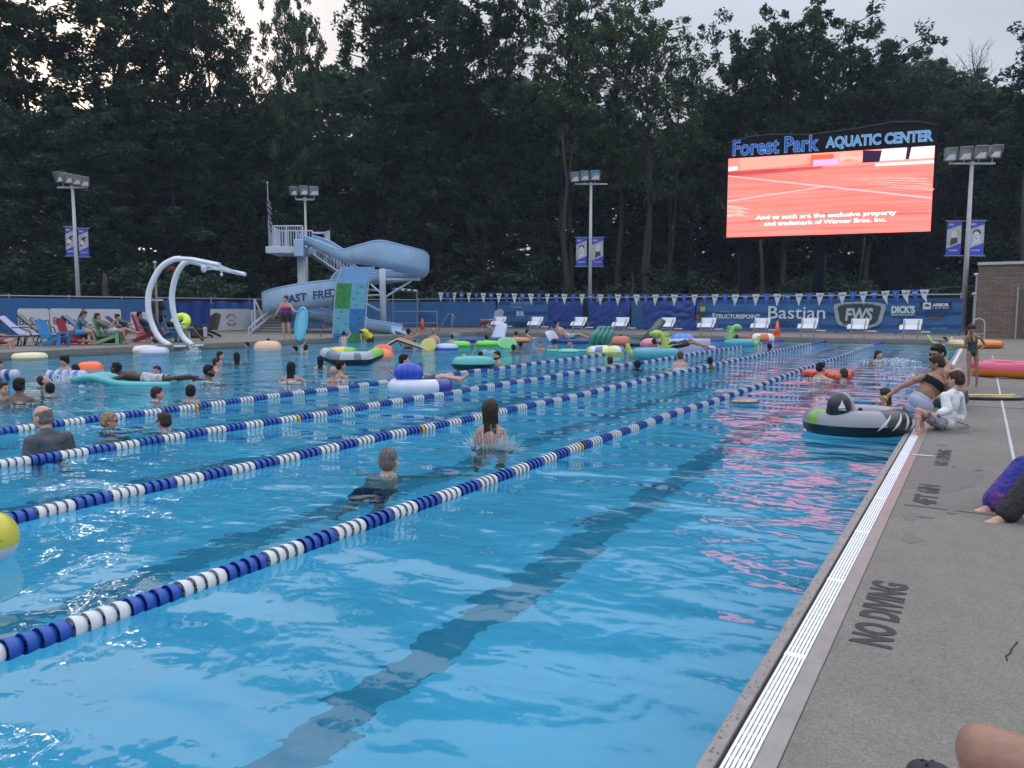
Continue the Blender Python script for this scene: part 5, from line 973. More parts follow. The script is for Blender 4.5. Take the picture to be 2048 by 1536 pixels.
        if nm in ('trunks', 'briefs', 'trousers', 'shorts'):
            for c, r_, R_ in tors[:1]+[tors[3]]: q.ell(c, tuple(x+i_ for x in r_), R_, 16, 10)
            for sd in 'LR':
                hp_, kn, an = P['h'+sd], P['k'+sd], P['a'+sd]; q.cap(hp_, kn, .088*s*lw+i_*1.2, .058*s*lw+i_*2, 12); q.ell(hp_.lerp(kn, .25), (.088*s*lw+i_*1.3,)*3, None, 10, 8)
                if nm == 'trousers': q.cap(kn, an.lerp(kn, .06), .056*s*lw+i_*2.0, .045*s+i_*2.2, 10)
            def cr(p_, nm=nm):
                if loc3(p_)[2] > {'trunks': .10, 'briefs': .10, 'trousers': .13, 'shorts': .12}[nm]: return False
                if nm == 'trousers': return True
                for sd in 'LR':
                    hp_, kn = P['h'+sd], P['k'+sd]; d_ = kn-hp_; t_ = (p_-hp_).dot(d_)/d_.length_squared; rad_ = ((p_-hp_)-d_*t_).length
                    if rad_ < .16*s and t_ > {'trunks': .72, 'briefs': .12, 'shorts': .55}[nm]: return False
                return True
            link(remesh(q, max(.009, vox*.8), 3, cr), nm, m, e, .004)
    return e, P, T, Rh
# ---- swimmers seen as heads and shoulders
def sw(u, vw, vt, ang, lab, skin='l', hair=('k', 'short'), arms='down', s=1.0, hs=1.0, **k):
    p = at(u, vw, 0); kk = depth(p)/FPX; top = CAMH-(vt-HOR)*kk; z0 = top-(1.60+.135*hs)*s
    return person(lab, (p.x, p.y, z0), yaw+math.radians(ang), None, s, skin, hair, hs=hs, arms=arms, squat=True, group=k.pop('group', 'people in the water'), vox=k.pop('vox', .02), **k)[0]
cl = lambda h, r_=.7: hexm(h, r_)
sw(40, 803, 754, 5, 'dark haired person with bare shoulders seen from behind, left of centre of the left group', 'b', ('k', 'short'), 'out', .98, vox=.014)
sw(5, 797, 762, -100, 'brown haired girl with open mouth at the left edge, beside the bare shouldered person', 'l', ('n', 'short'), 'down', .9, face=1, vox=.012)
sw(86, 772, 748, -60, 'short haired swimmer tilting the face up, arm stretched left', 'l', ('n', 'buzz'), 'lout', .92, hp=.5, vox=.014)
sw(101, 790, 764, 20, 'dark haired swimmer with an arm held in front, right of the left group', 'm', ('k', 'short'), 'lout', .86, vox=.014)
sw(-3, 752, 720, -90, 'brown haired head cut by the left edge, above the striped float', 'm', ('n', 'short'), 'down', .95)
sw(131, 748, 711, 170, 'curly dark haired boy facing us beside the orange float', 'l', ('k', 'curly'), 'fwd', .9, face=1)
sw(153, 757, 727, 60, 'swimmer in a dark patterned rash shirt amid the big splash', 'b', ('k', 'buzz'), 'out', .9, clothes=(('shirt', cl('4a4536')),), hp=-.6)
sw(170, 738, 722, 180, 'dim figure just behind the orange float', 'm', ('g', 'short'), 'fwd', .85)
sw(315, 752, 730, 175, 'short haired boy facing us behind the teal float', 'l', ('n', 'short'), 'down', .9, face=1)
sw(417, 763, 728, -70, 'bearded man with black hair facing right, shoulders out of the water', 'b', ('k', 'short', 'beard'), 'out', 1.0)
sw(433, 743, 714, -75, 'brown haired boy facing right, just above the bearded man', 'l', ('n', 'short'), 'down', .92)
sw(440, 724, 702, -80, 'dark haired boy facing right, farther back than the brown haired boy', 'l', ('k', 'short'), 'down', .9)
sw(474, 726, 704, 20, 'black haired swimmer seen from behind, rightmost of four near the bearded man', 't', ('k', 'long', .2), 'down', .95)
sw(313, 801, 772, -60, 'brown haired boy up to his shoulders, left of a dark haired boy', 'l', ('n', 'short'), 'rout', .9, vox=.014)
sw(382, 801, 768, 10, 'dark haired boy seen from behind with his right hand out', 'm', ('k', 'short'), 'rout', .9, vox=.014)
sw(309, 696, 679, 150, 'dark haired person behind the pale ring float by the arched frame', 'l', ('k', 'short'), 'down', .95); sw(323, 697, 686, 20, 'black head just behind the pale lilac ring float', 'm', ('k', 'short'), 'down', .9)
sw(386, 703, 688, 120, 'splashing swimmer with grey blond hair near the right foot of the arched frame', 'l', ('g', 'short'), 'out', .9)
sw(583, 763, 723, 0, 'woman with long wet black hair and bare shoulders seen from behind', 'm', ('k', 'wet', .36), 'out', .98, vox=.014)
sw(667, 762, 731, 35, 'person in a dark bathing cap hugging another swimmer', 'm', ('k', 'none'), 'lout', .95, vox=.014, clothes=())
sw(681, 755, 719, -60, 'brown haired man facing right behind the dark bathing cap', 'm', ('k', 'short'), 'fwd', .98, vox=.014)
sw(641, 735, 711, 10, 'dark haired girl seen from behind at the left end of the grey green boat', 'l', ('k', 'long', .2), 'down', .88)
sw(591, 704, 691, 90, 'dark haired girl facing left, left one of two heads below the slide', 'l', ('k', 'short'), 'down', .9); sw(612, 704, 689, -20, 'dark haired swimmer raising an arm, below the slide', 'l', ('k', 'short'), 'lup', .9)
sw(495, 694, 683, 90, 'dark head at the left end of the peach ring', 'l', ('k', 'short'), 'down', .9); sw(537, 693, 676, 10, 'dark head behind the middle of the peach ring', 'm', ('k', 'short'), 'down', .9)
sw(688, 686, 662, 0, 'girl with a dark braid reaching up at the foot of the climbing wall', 'l', ('k', 'pony'), 'rup', .85, clothes=(('swimsuit', cl('c8b8b8')),))
sw(817, 697, 656, 25, 'black haired boy standing bare backed with one hand at his head', 't', ('k', 'short'), 'heads', .98, clothes=(('trunks', cl('1a1a22')),))
sw(829, 692, 679, 0, 'small child\'s head just right of the bare backed black haired boy', 'l', ('n', 'short'), 'down', .8)
sw(868, 700, 656, -20, 'blond boy standing bare backed with a yellow disc at his side', 'l', ('y', 'short'), 'down', .98, clothes=(('trunks', cl('884030')),))
sw(904, 688, 668, 20, 'brown haired boy in a blue tube left of a lime ring', 'l', ('n', 'short'), 'out', .9)
sw(973, 690, 669, 40, 'dark haired woman leaning over a lime green ring', 'l', ('k', 'short'), 'lout', .95); sw(1032, 679, 662, 20, 'dark haired person in the tan ring before the leftmost blocks', 'm', ('k', 'short'), 'down', .95); sw(1054, 679, 658, -60, 'dark haired woman in a grey top at the tan ring', 'l', ('k', 'short'), 'fwd', .95, clothes=(('vest', cl('5a5a62')),))
sw(1027, 704, 688, 0, 'black head below the tilted green disc', 'b', ('k', 'short'), 'down', .92); sw(1041, 697, 682, 20, 'dark head between the tilted green disc and the face with a red cap', 'b', ('k', 'short'), 'down', .92); sw(1081, 698, 682, 175, 'pale face looking at us with reddish hair', 'l', ('a', 'short'), 'down', .9, face=1); sw(1109, 693, 678, -20, 'black ponytailed head left of the blue lounger float', 'm', ('k', 'pony'), 'down', .92)
sw(1139, 702, 684, -70, 'pink cheeked woman with a headband holding a teal noodle', 'l', ('y', 'short'), 'out', .95); sw(1201, 698, 684, 0, 'dark haired head above the pale yellow ring', 't', ('k', 'short'), 'down', .95)
sw(1241, 682, 668, 10, 'black head above the brown and pink ring', 'd', ('k', 'short'), 'down', .95); sw(1473, 681, 669, 0, 'dark head behind the farther dinosaur float', 'm', ('k', 'short'), 'down', .95)
sw(1220, 735, 711, 0, 'short haired man seen from behind between two lane ropes', 'l', ('n', 'buzz'), 'down', .98); sw(1275, 737, 719, 0, 'round black head just in front of the third lane rope', 'd', ('k', 'short'), 'down', .95); sw(1295, 717, 703, 0, 'black head below the nearer dinosaur float', 'd', ('k', 'short'), 'down', .92)
sw(1360, 738, 702, 0, 'pale girl with hair in a bun and bare shoulders seen from behind', 'l', ('a', 'bun'), 'down', .9, clothes=(('bikini_top', cl('8ab0c8')),)); sw(1420, 735, 712, -30, 'dark skinned boy facing right between two ropes', 'd', ('k', 'buzz'), 'down', .9)
sw(1539, 702, 686, 0, 'black head on the far side, just right of the orange and white ring', 'd', ('k', 'short'), 'down', .92)
sw(951, 723, 710, 0, 'black head right above the teal rimmed boat', 'm', ('k', 'short'), 'down', .92); sw(961, 718, 701, 0, 'dark headed swimmer in a blue shirt behind the teal rimmed boat', 'b', ('k', 'buzz'), 'down', .95, clothes=(('shirt', cl('1c3c8c')),)); sw(995, 724, 701, 130, 'bearded man with swept back hair right of the teal rimmed boat', 'l', ('k', 'short', 'beard'), 'down', 1.0, face=1)
sw(928, 720, 706, 180, 'small pink face left of the teal rimmed boat', 'l', ('y', 'buzz'), 'down', .85, face=1)
# two goggled children
for (u, hc_, lab, ang) in ((216, 'y', 'blond child with red goggles strap, left of two children by the rope', -55), (330, 'n', 'brown haired child with dark goggles, right of two children by the rope', 60)):
    p = at(u, 861, 0); kk = depth(p)/FPX; s_ = .74; top = CAMH-(824-HOR)*kk; e, P, T, Rh = person(lab, (p.x, p.y, top-1.745*s_), yaw+math.radians(ang), None, s_, 'l', (hc_, 'short'), hs=1.15, arms='fwd', squat=True, vox=.010, clothes=(('shirt', cl('8a8088') if hc_ == 'n' else cl('3a5a80')),), group='people in the water')
    r_ = [T(.084*math.cos(a), .006+.100*math.sin(a), .02) for a in np.linspace(0, 2*PI, 24, endpoint=False)]; MB().tube(r_, .007, 6, closed=True).build('goggle_strap', hexm('a01818' if hc_ == 'y' else '701c30', .5), e)
    for sx in (-1, 1): MB().ell(T(sx*.032, .090, .010), (.022, .012, .016), Rh).build('goggle_lens', hexm('181820', .2), e)
# bald man in a grey tee shirt, standing, turned to the left
p = at(98, 903, 0); kk = depth(p)/FPX; top = CAMH-(812-HOR)*kk
e, P, T, Rh = person('bald man in a wet charcoal tee shirt standing waist deep at the left', (p.x, p.y, top-1.70), yaw+math.radians(58), dict(sL=(-.15, 0, 1.37), sR=(.15, -.02, 1.37), eL=(-.20, .0, 1.10), wL=(-.16, .16, .95), eR=(.19, -.05, 1.08), wR=(.12, .14, .93), neck=(0, .02, 1.44), head=(0, .08, 1.585)), 1.0, 'l', ('g', 'bald'), hy=.35, hp=-.22, w=.95, lw=.98, vox=.009, face=1, clothes=(('shirt', mat('wet_charcoal_tee', (.045, .052, .065), .55, .35, 5, bump=.01, bscale=12), .018), ('trunks', cl('20242c'))), group='people in the water')
# man swimming away with his back under water
p = at(777, 948, 0); kk = depth(p)/FPX; top = CAMH-(899-HOR)*kk
person('balding man with grey hair swimming away from us, arms under water', (p.x, p.y, .0-1.455*.80), yaw+math.radians(-18), dict(pel=(0, -.30, 1.0), neck=(0, -.03, 1.44), head=(0, .02, 1.585), eL=(-.40, .10, 1.20), wL=(-.55, .30, 1.15), eR=(.42, .14, 1.33), wR=(.66, .26, 1.33), hL=(-.09, -.32, .98), hR=(.09, -.32, .98), kL=(-.15, -.5, .65), kR=(.15, -.5, .65), aL=(-.12, -.75, .4), aR=(.12, -.75, .4)), .80, 'l', ('g', 'buzz'), hs=1.25, w=1.35, lw=1.1, vox=.010, clothes=(('trunks', cl('1c3450')),), group='people in the water')
# woman rising, long wet hair
p = at(981, 892, 0); kk = depth(p)/FPX; top = CAMH-(790-HOR)*kk
person('woman with long wet brown hair rising out of the water, seen from behind', (p.x, p.y, top-1.70), yaw+math.radians(-4), dict(pel=(0, -.02, .95), sL=(-.128, -.01, 1.36), sR=(.128, -.01, 1.36), eL=(-.175, .03, 1.10), wL=(-.19, .10, .86), eR=(.18, .03, 1.10), wR=(.21, .10, .86), neck=(0, 0, 1.43), head=(0, .0, 1.565)), .98, 'm', ('n', 'wet', .40), hp=.25, vox=.009, w=.82, lw=.85, clothes=(('briefs', cl('202840')),), group='people in the water')
# woman in the far water with long hair swimming
sw(1755, 722, 700, -150, 'long haired swimmer splashing in front of the FWS shield', 'l', ('n', 'wet', .3), 'spread', .95)
sw(1771, 806, 775, 40, 'brown haired girl in the water just left of the leaning woman', 'l', ('n', 'long', .18), 'down', .85, vox=.014)
sw(1889, 690, 673, 90, 'dark haired boy in a grey rash shirt with a lime noodle at the far right', 'l', ('k', 'short'), 'fwd', .88, clothes=(('shirt', cl('5a7088')),))
# two men on the red mattress
sw(1640, 757, 723, -70, 'dark haired man in glasses leaning on the red air mattress', 'l', ('k', 'short'), 'rout', .98, vox=.013, face=1); sw(1687, 762, 735, 20, 'short haired man seen from behind, right of the man in glasses', 'l', ('n', 'buzz'), 'lout', .98, vox=.013)
# ------------------------------------------------------------------ people at the east edge
def frame_at(u0, v0, z): p = at(u0, v0, z); D = depth(p); return p, D
def jf(u0, D, z0):
    def f(u, v, dy=0.0): k = (D+dy)/FPX; return Vector(((u-1024)*k-(u0-1024)*D/FPX, dy, CAMH-(v-HOR)*k-z0))
    return f
def tiedye(nm='tie_dye', st=((.35, .02, .025, .20), (.48, .05, .03, .22), (.56, .20, .05, .15), (.62, .05, .06, .34), (.68, .10, .04, .26))):
    m = bpy.data.materials.new(nm); m.use_nodes = True; n = m.node_tree; b = n.nodes['Principled BSDF']; tc = n.nodes.new('ShaderNodeTexCoord'); w_ = n.nodes.new('ShaderNodeTexNoise'); w_.inputs['Scale'].default_value = 5; w_.inputs['Distortion'].default_value = 1.5; w_.inputs['Detail'].default_value = 4
    r_ = n.nodes.new('ShaderNodeValToRGB'); n.links.new(tc.outputs['Object'], w_.inputs[0]); n.links.new(w_.outputs[0], r_.inputs[0]); n.links.new(r_.outputs[0], b.inputs['Base Color']); el = r_.color_ramp.elements
    el[0].position = st[0][0]; el[0].color = st[0][1:]+(1,); el[1].position = st[-1][0]; el[1].color = st[-1][1:]+(1,)
    for s_ in st[1:-1]: x = el.new(s_[0]); x.color = s_[1:]+(1,)
    nb = n.nodes.new('ShaderNodeTexNoise'); nb.inputs['Scale'].default_value = 14; nb.inputs['Distortion'].default_value = 1; bp = n.nodes.new('ShaderNodeBump'); bp.inputs['Distance'].default_value = .03; n.links.new(tc.outputs['Object'], nb.inputs[0]); n.links.new(nb.outputs[0], bp.inputs['Height']); n.links.new(bp.outputs[0], b.inputs['Normal'])
    b.inputs['Roughness'].default_value = .9; return m
# boy in the white shirt
p, D = frame_at(1888, 858, DR); f = jf(1888, D, DR)
e, P, T, Rh = person('small boy in a white long sleeved shirt sitting on the pool edge', (p.x, p.y, DR), yaw, dict(pel=f(1890, 844), waist=f(1895, 827), chest=f(1898, 806), neck=f(1903, 782, .02), head=f(1907, 759, .04), sL=f(1886, 791, -.10), sR=f(1915, 790, .10), eL=f(1893, 819, -.17), wL=f(1868, 829, -.22), h_L=f(1856, 834, -.25), eR=f(1922, 828, .16), wR=f(1917, 842, .1), h_R=f(1928, 846, .1), hL=f(1880, 846, -.07), hR=f(1884, 846, .08), kL=f(1834, 820, -.32), kR=f(1840, 822, -.14), aL=f(1834, 864, -.36), aR=f(1845, 858, -.2)), .66, 'l', ('n', 'short'), hy=.5, hp=-.15, hs=1.26, w=1.02, lw=1.0, vox=.0065, abs_=True, foot_dir={'L': (-.9, -.35, 0), 'R': (-.9, -.2, 0)}, palm={'L': Vector((0, .2, -1)), 'R': Vector((0, 0, -1))},
   clothes=(('long_shirt', mat('shirt_white', (.62, .64, .66), .7, .08, 12, bump=.02, bscale=14), .016), ('trunks', tiedye('trunks_print', ((.30, .01, .012, .03), (.44, .35, .38, .42), (.53, .33, .36, .40), (.57, .30, .04, .05), (.66, .36, .40, .44))), .014)))
# leaning woman
p, D = frame_at(1845, 826, DR); f = jf(1845, D, DR)
def stripes():
    m = bpy.data.materials.new('seersucker'); m.use_nodes = True; n = m.node_tree; b = n.nodes['Principled BSDF']; tc = n.nodes.new('ShaderNodeTexCoord'); w_ = n.nodes.new('ShaderNodeTexWave'); w_.bands_direction = 'X'; w_.inputs['Scale'].default_value = 26; w_.inputs['Distortion'].default_value = .4
    mx = n.nodes.new('ShaderNodeMixRGB'); mx.inputs[1].default_value = (.20, .24, .42, 1); mx.inputs[2].default_value = (.55, .56, .62, 1); n.links.new(tc.outputs['Object'], w_.inputs[0]); n.links.new(w_.outputs['Fac'], mx.inputs[0]); n.links.new(mx.outputs[0], b.inputs['Base Color']); b.inputs['Roughness'].default_value = .8; return m
e, P, T, Rh = person('woman in a black bikini top and striped bottoms leaning left over the ring float', (p.x, p.y, DR), yaw, dict(pel=f(1838, 806), waist=f(1847, 787), chest=f(1862, 768, .03), neck=f(1874, 746, .05), head=f(1869, 727, .10), sL=f(1838, 752, 0), sR=f(1889, 764, .12), eL=f(1797, 773, .02), wL=f(1767, 797, .02), h_L=f(1763, 812, .02), eR=f(1893, 792, .25), wR=f(1890, 812, .35), hL=f(1828, 812, .02), hR=f(1850, 812, .06), kL=f(1812, 815, .5), kR=f(1845, 815, .5), aL=f(1815, 850, .6), aR=f(1848, 850, .6)), .93, 't', ('n', 'short'), hy=.9, hp=-.35, hs=.98, w=1.12, lw=.98, vox=.008, abs_=True,
   clothes=(('bikini_top', mat('bikini_black', (.010, .010, .013), .8, .1, 20, spec=.15), .010), ('briefs', stripes(), .012)))
MB().torus(P['wL'].lerp(P['eL'], .08), .033, .009, frame(P['wL']-P['eL']) and Matrix(((frame(P['wL']-P['eL'])[0]), (frame(P['wL']-P['eL'])[1]), (P['wL']-P['eL']).normalized())).transposed(), 20, 6).build('wristband', hexm('c8c850', .5), e)
# man with sunglasses
p, D = frame_at(1905, 815, DR); f = jf(1905, D, DR)
e, P, T, Rh = person('dark haired man with sunglasses and bare back sitting behind the boy and the woman', (p.x, p.y, DR), yaw, dict(pel=f(1912, 799), waist=f(1912, 780), chest=f(1906, 758), neck=f(1893, 732), head=f(1870, 706, .02), sL=f(1880, 744, -.12), sR=f(1916, 742, .14), eL=f(1880, 775, -.15), wL=f(1866, 795, -.2), eR=f(1920, 775, .2), wR=f(1900, 795, .3), hL=f(1905, 804, -.08), hR=f(1908, 804, .1), kL=f(1860, 795, .15), kR=f(1865, 792, .4), aL=f(1850, 830, .2), aR=f(1855, 828, .45)), 1.0, 'm', ('k', 'short'), hy=1.85, hp=-.3, hs=1.0, w=1.15, lw=1.1, vox=.009, abs_=True, face=1,
   clothes=(('trunks', mat('trunks_green', (.015, .06, .05), .7, .4, 6), .016),))
q = MB(); [q.ell(T(sx*.034, .092, .010), (.030, .012, .019), Rh) for sx in (-1, 1)]; q.tube([T(-.08, -.0, .016), T(-.066, .07, .014), T(0, .104, .014), T(.066, .07, .014), T(.08, 0, .016)], .005, 6); q.build('sunglasses', hexm('0a0a0c', .15), e)
# standing girl
p, D = frame_at(1943, 773, DR); f = jf(1943, D, DR)
e, P, T, Rh = person('girl in a dark green swimsuit standing on the deck with a hand at her mouth', (p.x, p.y, DR), yaw, dict(pel=f(1941, 704), neck=f(1939, 671), head=f(1936, 658.5, -.02), sL=f(1956, 674), sR=f(1923, 674), eL=f(1966, 690, .03), wL=f(1953, 701, -.02), h_L=f(1946, 704, -.05), eR=f(1926, 691, -.05), wR=f(1929, 674, -.12), h_R=f(1931, 666, -.12), hL=f(1948, 707), hR=f(1934, 707), kL=f(1952, 740, -.02), kR=f(1936, 741, -.02), aL=f(1953, 769), aR=f(1937, 769)), .60, 't', ('n', 'long', .22), hy=3.0, hp=-.5, hs=1.22, w=.92, lw=.85, vox=.009, abs_=True, foot_dir={'L': (.15, -1, 0), 'R': (-.15, -1, 0)},
   clothes=(('swimsuit', mat('swimsuit_green', (.008, .035, .04), .5, .15, 20), .010),))
# seated people at the right border, mostly outside the frame
p, D = frame_at(2000, 1042, DR); f = jf(2000, D, DR)
def knit(): return mat('knit_charcoal', (.022, .021, .022), .9, .6, 60, bump=.02, bscale=30)
person('person in dark knitted trousers sitting at the right edge, bare foot nearest the joint', (p.x, p.y, DR), yaw, dict(pel=f(2210, 930, .2), neck=f(2260, 770, .2), head=f(2258, 730, .2), sL=f(2215, 800, 0), sR=f(2300, 800, .4), eL=f(2200, 880, 0), wL=f(2150, 920, 0), eR=f(2290, 880, .4), wR=f(2200, 920, .4), hL=f(2195, 940, .1), hR=f(2215, 940, .3), kL=f(2075, 945, 0), kR=f(2100, 920, .5), aL=f(2012, 1026, 0), aR=f(2120, 1015, .45)), .95, 'l', ('n', 'short'), hy=1.57, vox=.0075, abs_=True, foot_dir={'L': (-1, -.12, 0), 'R': (-1, .1, 0)}, clothes=(('trousers', knit(), .014), ('shirt', cl('50505a'))))
p, D = frame_at(1990, 1024, DR); f = jf(1990, D, DR)
person('person in purple tie dye trousers sitting at the right edge, foot behind the other', (p.x, p.y, DR), yaw, dict(pel=f(2190, 905, .3), neck=f(2230, 750, .3), head=f(2228, 712, .3), sL=f(2190, 780, .1), sR=f(2270, 780, .5), eL=f(2180, 860, .1), wL=f(2130, 900, .1), eR=f(2270, 860, .5), wR=f(2180, 900, .5), hL=f(2175, 912, .2), hR=f(2200, 912, .4), kL=f(2048, 938, .1), kR=f(2060, 935, .5), aL=f(1992, 1004, .05), aR=f(2075, 1000, .55)), 1.0, 'l', ('a', 'long'), hy=1.57, vox=.0085, abs_=True, foot_dir={'L': (-1, -.1, 0), 'R': (-1, 0, 0)}, clothes=(('trousers', tiedye(), .022), ('shirt', cl('807088'))))
# near knee
p = atd(1975, 1560, 1.62); f = jf(1975, 1.62, DR)
kn = f(1972, 1502, 0); person('person whose tanned bare knee rises at the lower right corner', (p.x, p.y, DR), yaw, dict(pel=kn+Vector((.58, -.30, -.08)), neck=kn+Vector((.70, -.34, .45)), head=kn+Vector((.68, -.32, .60)), sL=kn+Vector((.66, -.16, .38)), sR=kn+Vector((.66, -.50, .38)), eL=kn+Vector((.70, -.05, .15)), wL=kn+Vector((.60, -.1, .10)), eR=kn+Vector((.62, -.6, .12)), wR=kn+Vector((.5, -.5, .06)), hL=kn+Vector((.45, -.22, -.10)), hR=kn+Vector((.45, -.42, -.10)), kL=kn, kR=kn+Vector((.12, -.42, -.04)), aL=Vector((kn.x+.03, -.02, .09)), aR=Vector((kn.x+.1, -.4, .09))), 1.0, 't', ('n', 'short'), hy=1.57, vox=.008, abs_=True, foot_dir={'L': (-1, 0, 0), 'R': (-1, 0, 0)}, lw=1.12, clothes=(('shorts', cl('303848')),))
# clog
p = at(1876, 1590, DR); e = tag(empty('clog_shoe', (p.x, p.y, DR), yaw+.5, scale=.85), 'black foam clog with round holes at the bottom edge', 'shoe')
q = MB(); q.ell((0, 0, .045), (.052, .075, .062)); q.ell((0, .05, .04), (.055, .06, .05)); q.ell((0, -.09, .03), (.043, .07, .045)); link(remesh(q, .006, 3), 'upper', hexm('26262a', .7), e); q = MB(); q.ell((0, -.0, .012), (.058, .13, .016)); q.build('sole', hexm('1c1c20', .8), e, smooth=True)
for x, y in ((-.02, .03), (.015, .035), (0, .06), (-.025, .065), (.025, .068)): MB().cyl((x, y, .08-abs(x)*.2-(y*.1)), (x, y, .108-abs(x)*.5-max(0, y-.03)*.55), .0055, None, 10).build('hole', hexm('050506', .9), e)
# ------------------------------------------------------------------ floats in and around the pool
def V(c, r_=.32): return mat('vinyl_'+c, lin(c), r_, .06, 5, coat=.25)
def away(p): return Vector((p.x, p.y, 0)).normalized()
def wp(u, v, z=0.0): p = at(u, v, z); return p, depth(p)/FPX
def ring(lab, u, vb, wpx, top, bot, r=.13, tilt=None, ribs=0, sx=1.0, sy=1.0, z=None, cat='ring float', zg=0.0, rz=None, arcs=None, fr=.62, grp=None, nm='swim_ring'):
    p, k = wp(u, vb, zg); R_ = wpx*k/2-r; p = p+away(p)*(R_+r)*.8; e = tag(empty(nm, (p.x, p.y, zg), yaw+(rz or 0)), lab, cat, grp)
    rot = tilt and Euler(tilt).to_matrix(); c = (0, 0, (r*fr if z is None else z)); n, m_ = 44, 14
    q = MB().torus(c, R_, r, rot, n, m_, sx, sy, rib=.14 if ribs else 0, nrib=ribs); top_f, bot_f = MB(), MB(); 
    for fi, fc in enumerate(q.f):
        kk = fi % m_; i = fi//m_
        (top_f if kk < m_//2 else bot_f).f.append(fc)
    def comp(b_, name, ms, mi=None):
        used = sorted({i for f_ in b_.f for i in f_}); mp = {i: j for j, i in enumerate(used)}; o_ = MB(); o_.v = [q.v[i] for i in used]; o_.f = [tuple(mp[i] for i in f_) for f_ in b_.f]
        o_.mi = [mi(j) for j in range(len(o_.f))] if mi else [0]*len(o_.f); return o_.build(name, ms, e, smooth=True)
    tops = top if isinstance(top, list) else [top]
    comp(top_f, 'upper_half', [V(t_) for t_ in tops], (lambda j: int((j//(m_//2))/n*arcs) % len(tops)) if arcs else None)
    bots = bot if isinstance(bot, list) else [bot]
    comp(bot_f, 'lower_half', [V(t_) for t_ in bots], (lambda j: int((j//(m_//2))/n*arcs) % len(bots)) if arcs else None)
    MB().cyl(Vector((R_*.6, -R_*.8*sy, c[2]+r*.85)), Vector((R_*.6, -R_*.8*sy, c[2]+r*1.0)), .018, .014, 8).build('valve', V('d0d0d0'), e); return e, R_, k
ring('beige ring float with pale teal top floating by the left deck edge', 60, 721, 64, ['cfe0c0', 'd8c8a0'], 'c0a880', arcs=2, r=.12)
ring('orange and white ring float behind the splash on the left', 181, 748, 50, 'f0622a', 'd8a8a0', r=.16)
ring('cream ring float half hidden behind the pale lilac ring', 292, 707, 50, 'd8cfc8', 'd8caa0', r=.15); ring('pale lilac ring float at the foot of the arched frame', 309, 712, 56, 'b8bcd0', 'a8adc0', r=.16)
ring('peach ring float below the slide steps', 536, 704, 55, 'd8a888', 'd8c8c0', r=.22)
ring('green and yellow ring float with black underside, left end touching the grey green boat', 682, 716, 68, ['6fae2c', 'd8b838'], '15181c', arcs=5, r=.17, fr=.75)
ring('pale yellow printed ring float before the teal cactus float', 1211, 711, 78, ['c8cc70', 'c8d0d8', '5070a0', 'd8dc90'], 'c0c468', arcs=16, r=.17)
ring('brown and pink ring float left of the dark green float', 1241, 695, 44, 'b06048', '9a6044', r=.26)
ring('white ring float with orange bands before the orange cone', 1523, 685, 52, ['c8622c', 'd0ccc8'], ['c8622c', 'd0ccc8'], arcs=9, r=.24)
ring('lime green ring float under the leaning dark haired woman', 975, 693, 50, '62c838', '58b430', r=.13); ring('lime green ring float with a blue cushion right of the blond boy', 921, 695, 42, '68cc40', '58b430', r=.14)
ring('tan and red ring float before the leftmost starting blocks', 1038, 686, 50, 'b08048', 'a83028', r=.14)
ring('blue tube float under the brown haired boy', 893, 701, 48, 'a8b8d8', '3868b0', r=.14)
ring('small teal ring at the blond headband woman', 1137, 706, 42, '60c0a8', '50a898', r=.07)
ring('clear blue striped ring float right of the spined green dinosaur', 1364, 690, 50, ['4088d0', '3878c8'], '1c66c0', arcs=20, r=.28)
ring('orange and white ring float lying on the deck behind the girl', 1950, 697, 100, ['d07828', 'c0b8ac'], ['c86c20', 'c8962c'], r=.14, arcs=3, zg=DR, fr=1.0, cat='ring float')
ring('large pink frosted doughnut ring float lying on the deck', 2016, 757, 140, 'b83058', 'd8801c', r=.16, zg=DR, fr=1.0, ribs=40)
# ring boats
def boat(lab, u, vb, wpx, parts_, r=.13, ar=1.6, rz=0.0, fr=.8, nm='inflatable_boat', cat='inflatable boat', floor='202830', bow=0.0):
    p, k = wp(u, vb); Lx = wpx*k/2-r; p = p+away(p)*(Lx/ar+r)*.8; e = tag(empty(nm, (p.x, p.y, 0), yaw+rz), lab, cat); n, m_ = 56, 14; q = MB()
    def pt(t, a): x, y = Lx*math.cos(t), Lx/ar*math.sin(t); nx, ny = math.cos(t)/1, math.sin(t); z_ = r*fr+bow*max(0, abs(math.cos(t))-.6); return (x+nx*r*math.cos(a), y+ny*r*math.cos(a), z_+r*math.sin(a))
    for i in range(n):
        for kk in range(m_):
            t0, t1 = 2*PI*i/n, 2*PI*(i+1)/n; a0, a1 = 2*PI*kk/m_, 2*PI*(kk+1)/m_
    vs = [pt(2*PI*i/n, 2*PI*kk/m_) for i in range(n) for kk in range(m_)]
    groups = {}
    for i in range(n):
        for kk in range(m_):
            c = parts_(i/n, (kk+.5)/m_); groups.setdefault(c, []).append((i*m_+kk, ((i+1) % n)*m_+kk, ((i+1) % n)*m_+(kk+1) % m_, i*m_+(kk+1) % m_))
    for (nm_, c), fs in groups.items():
        used = sorted({i for f_ in fs for i in f_}); mp = {i: j for j, i in enumerate(used)}; o_ = MB(); o_.add([vs[i] for i in used], [tuple(mp[i] for i in f_) for f_ in fs]); o_.build(nm_, V(c), e, smooth=True)
    MB().add([(Lx*math.cos(t)*1.0, Lx/ar*math.sin(t), .03) for t in np.linspace(0, 2*PI, 32, endpoint=False)], [tuple(range(32))]).build('floor_sheet', V(floor), e)
    return e, Lx, k
low = lambda a: .45 < a < 1.0
boat('teal rimmed boat float with black underside before the bearded man', 947, 743, 90, lambda t, a: ('lower_tube', '0e1c22') if .52 < a < .98 else ('upper_tube', '3a9a98'), r=.17, fr=.95)
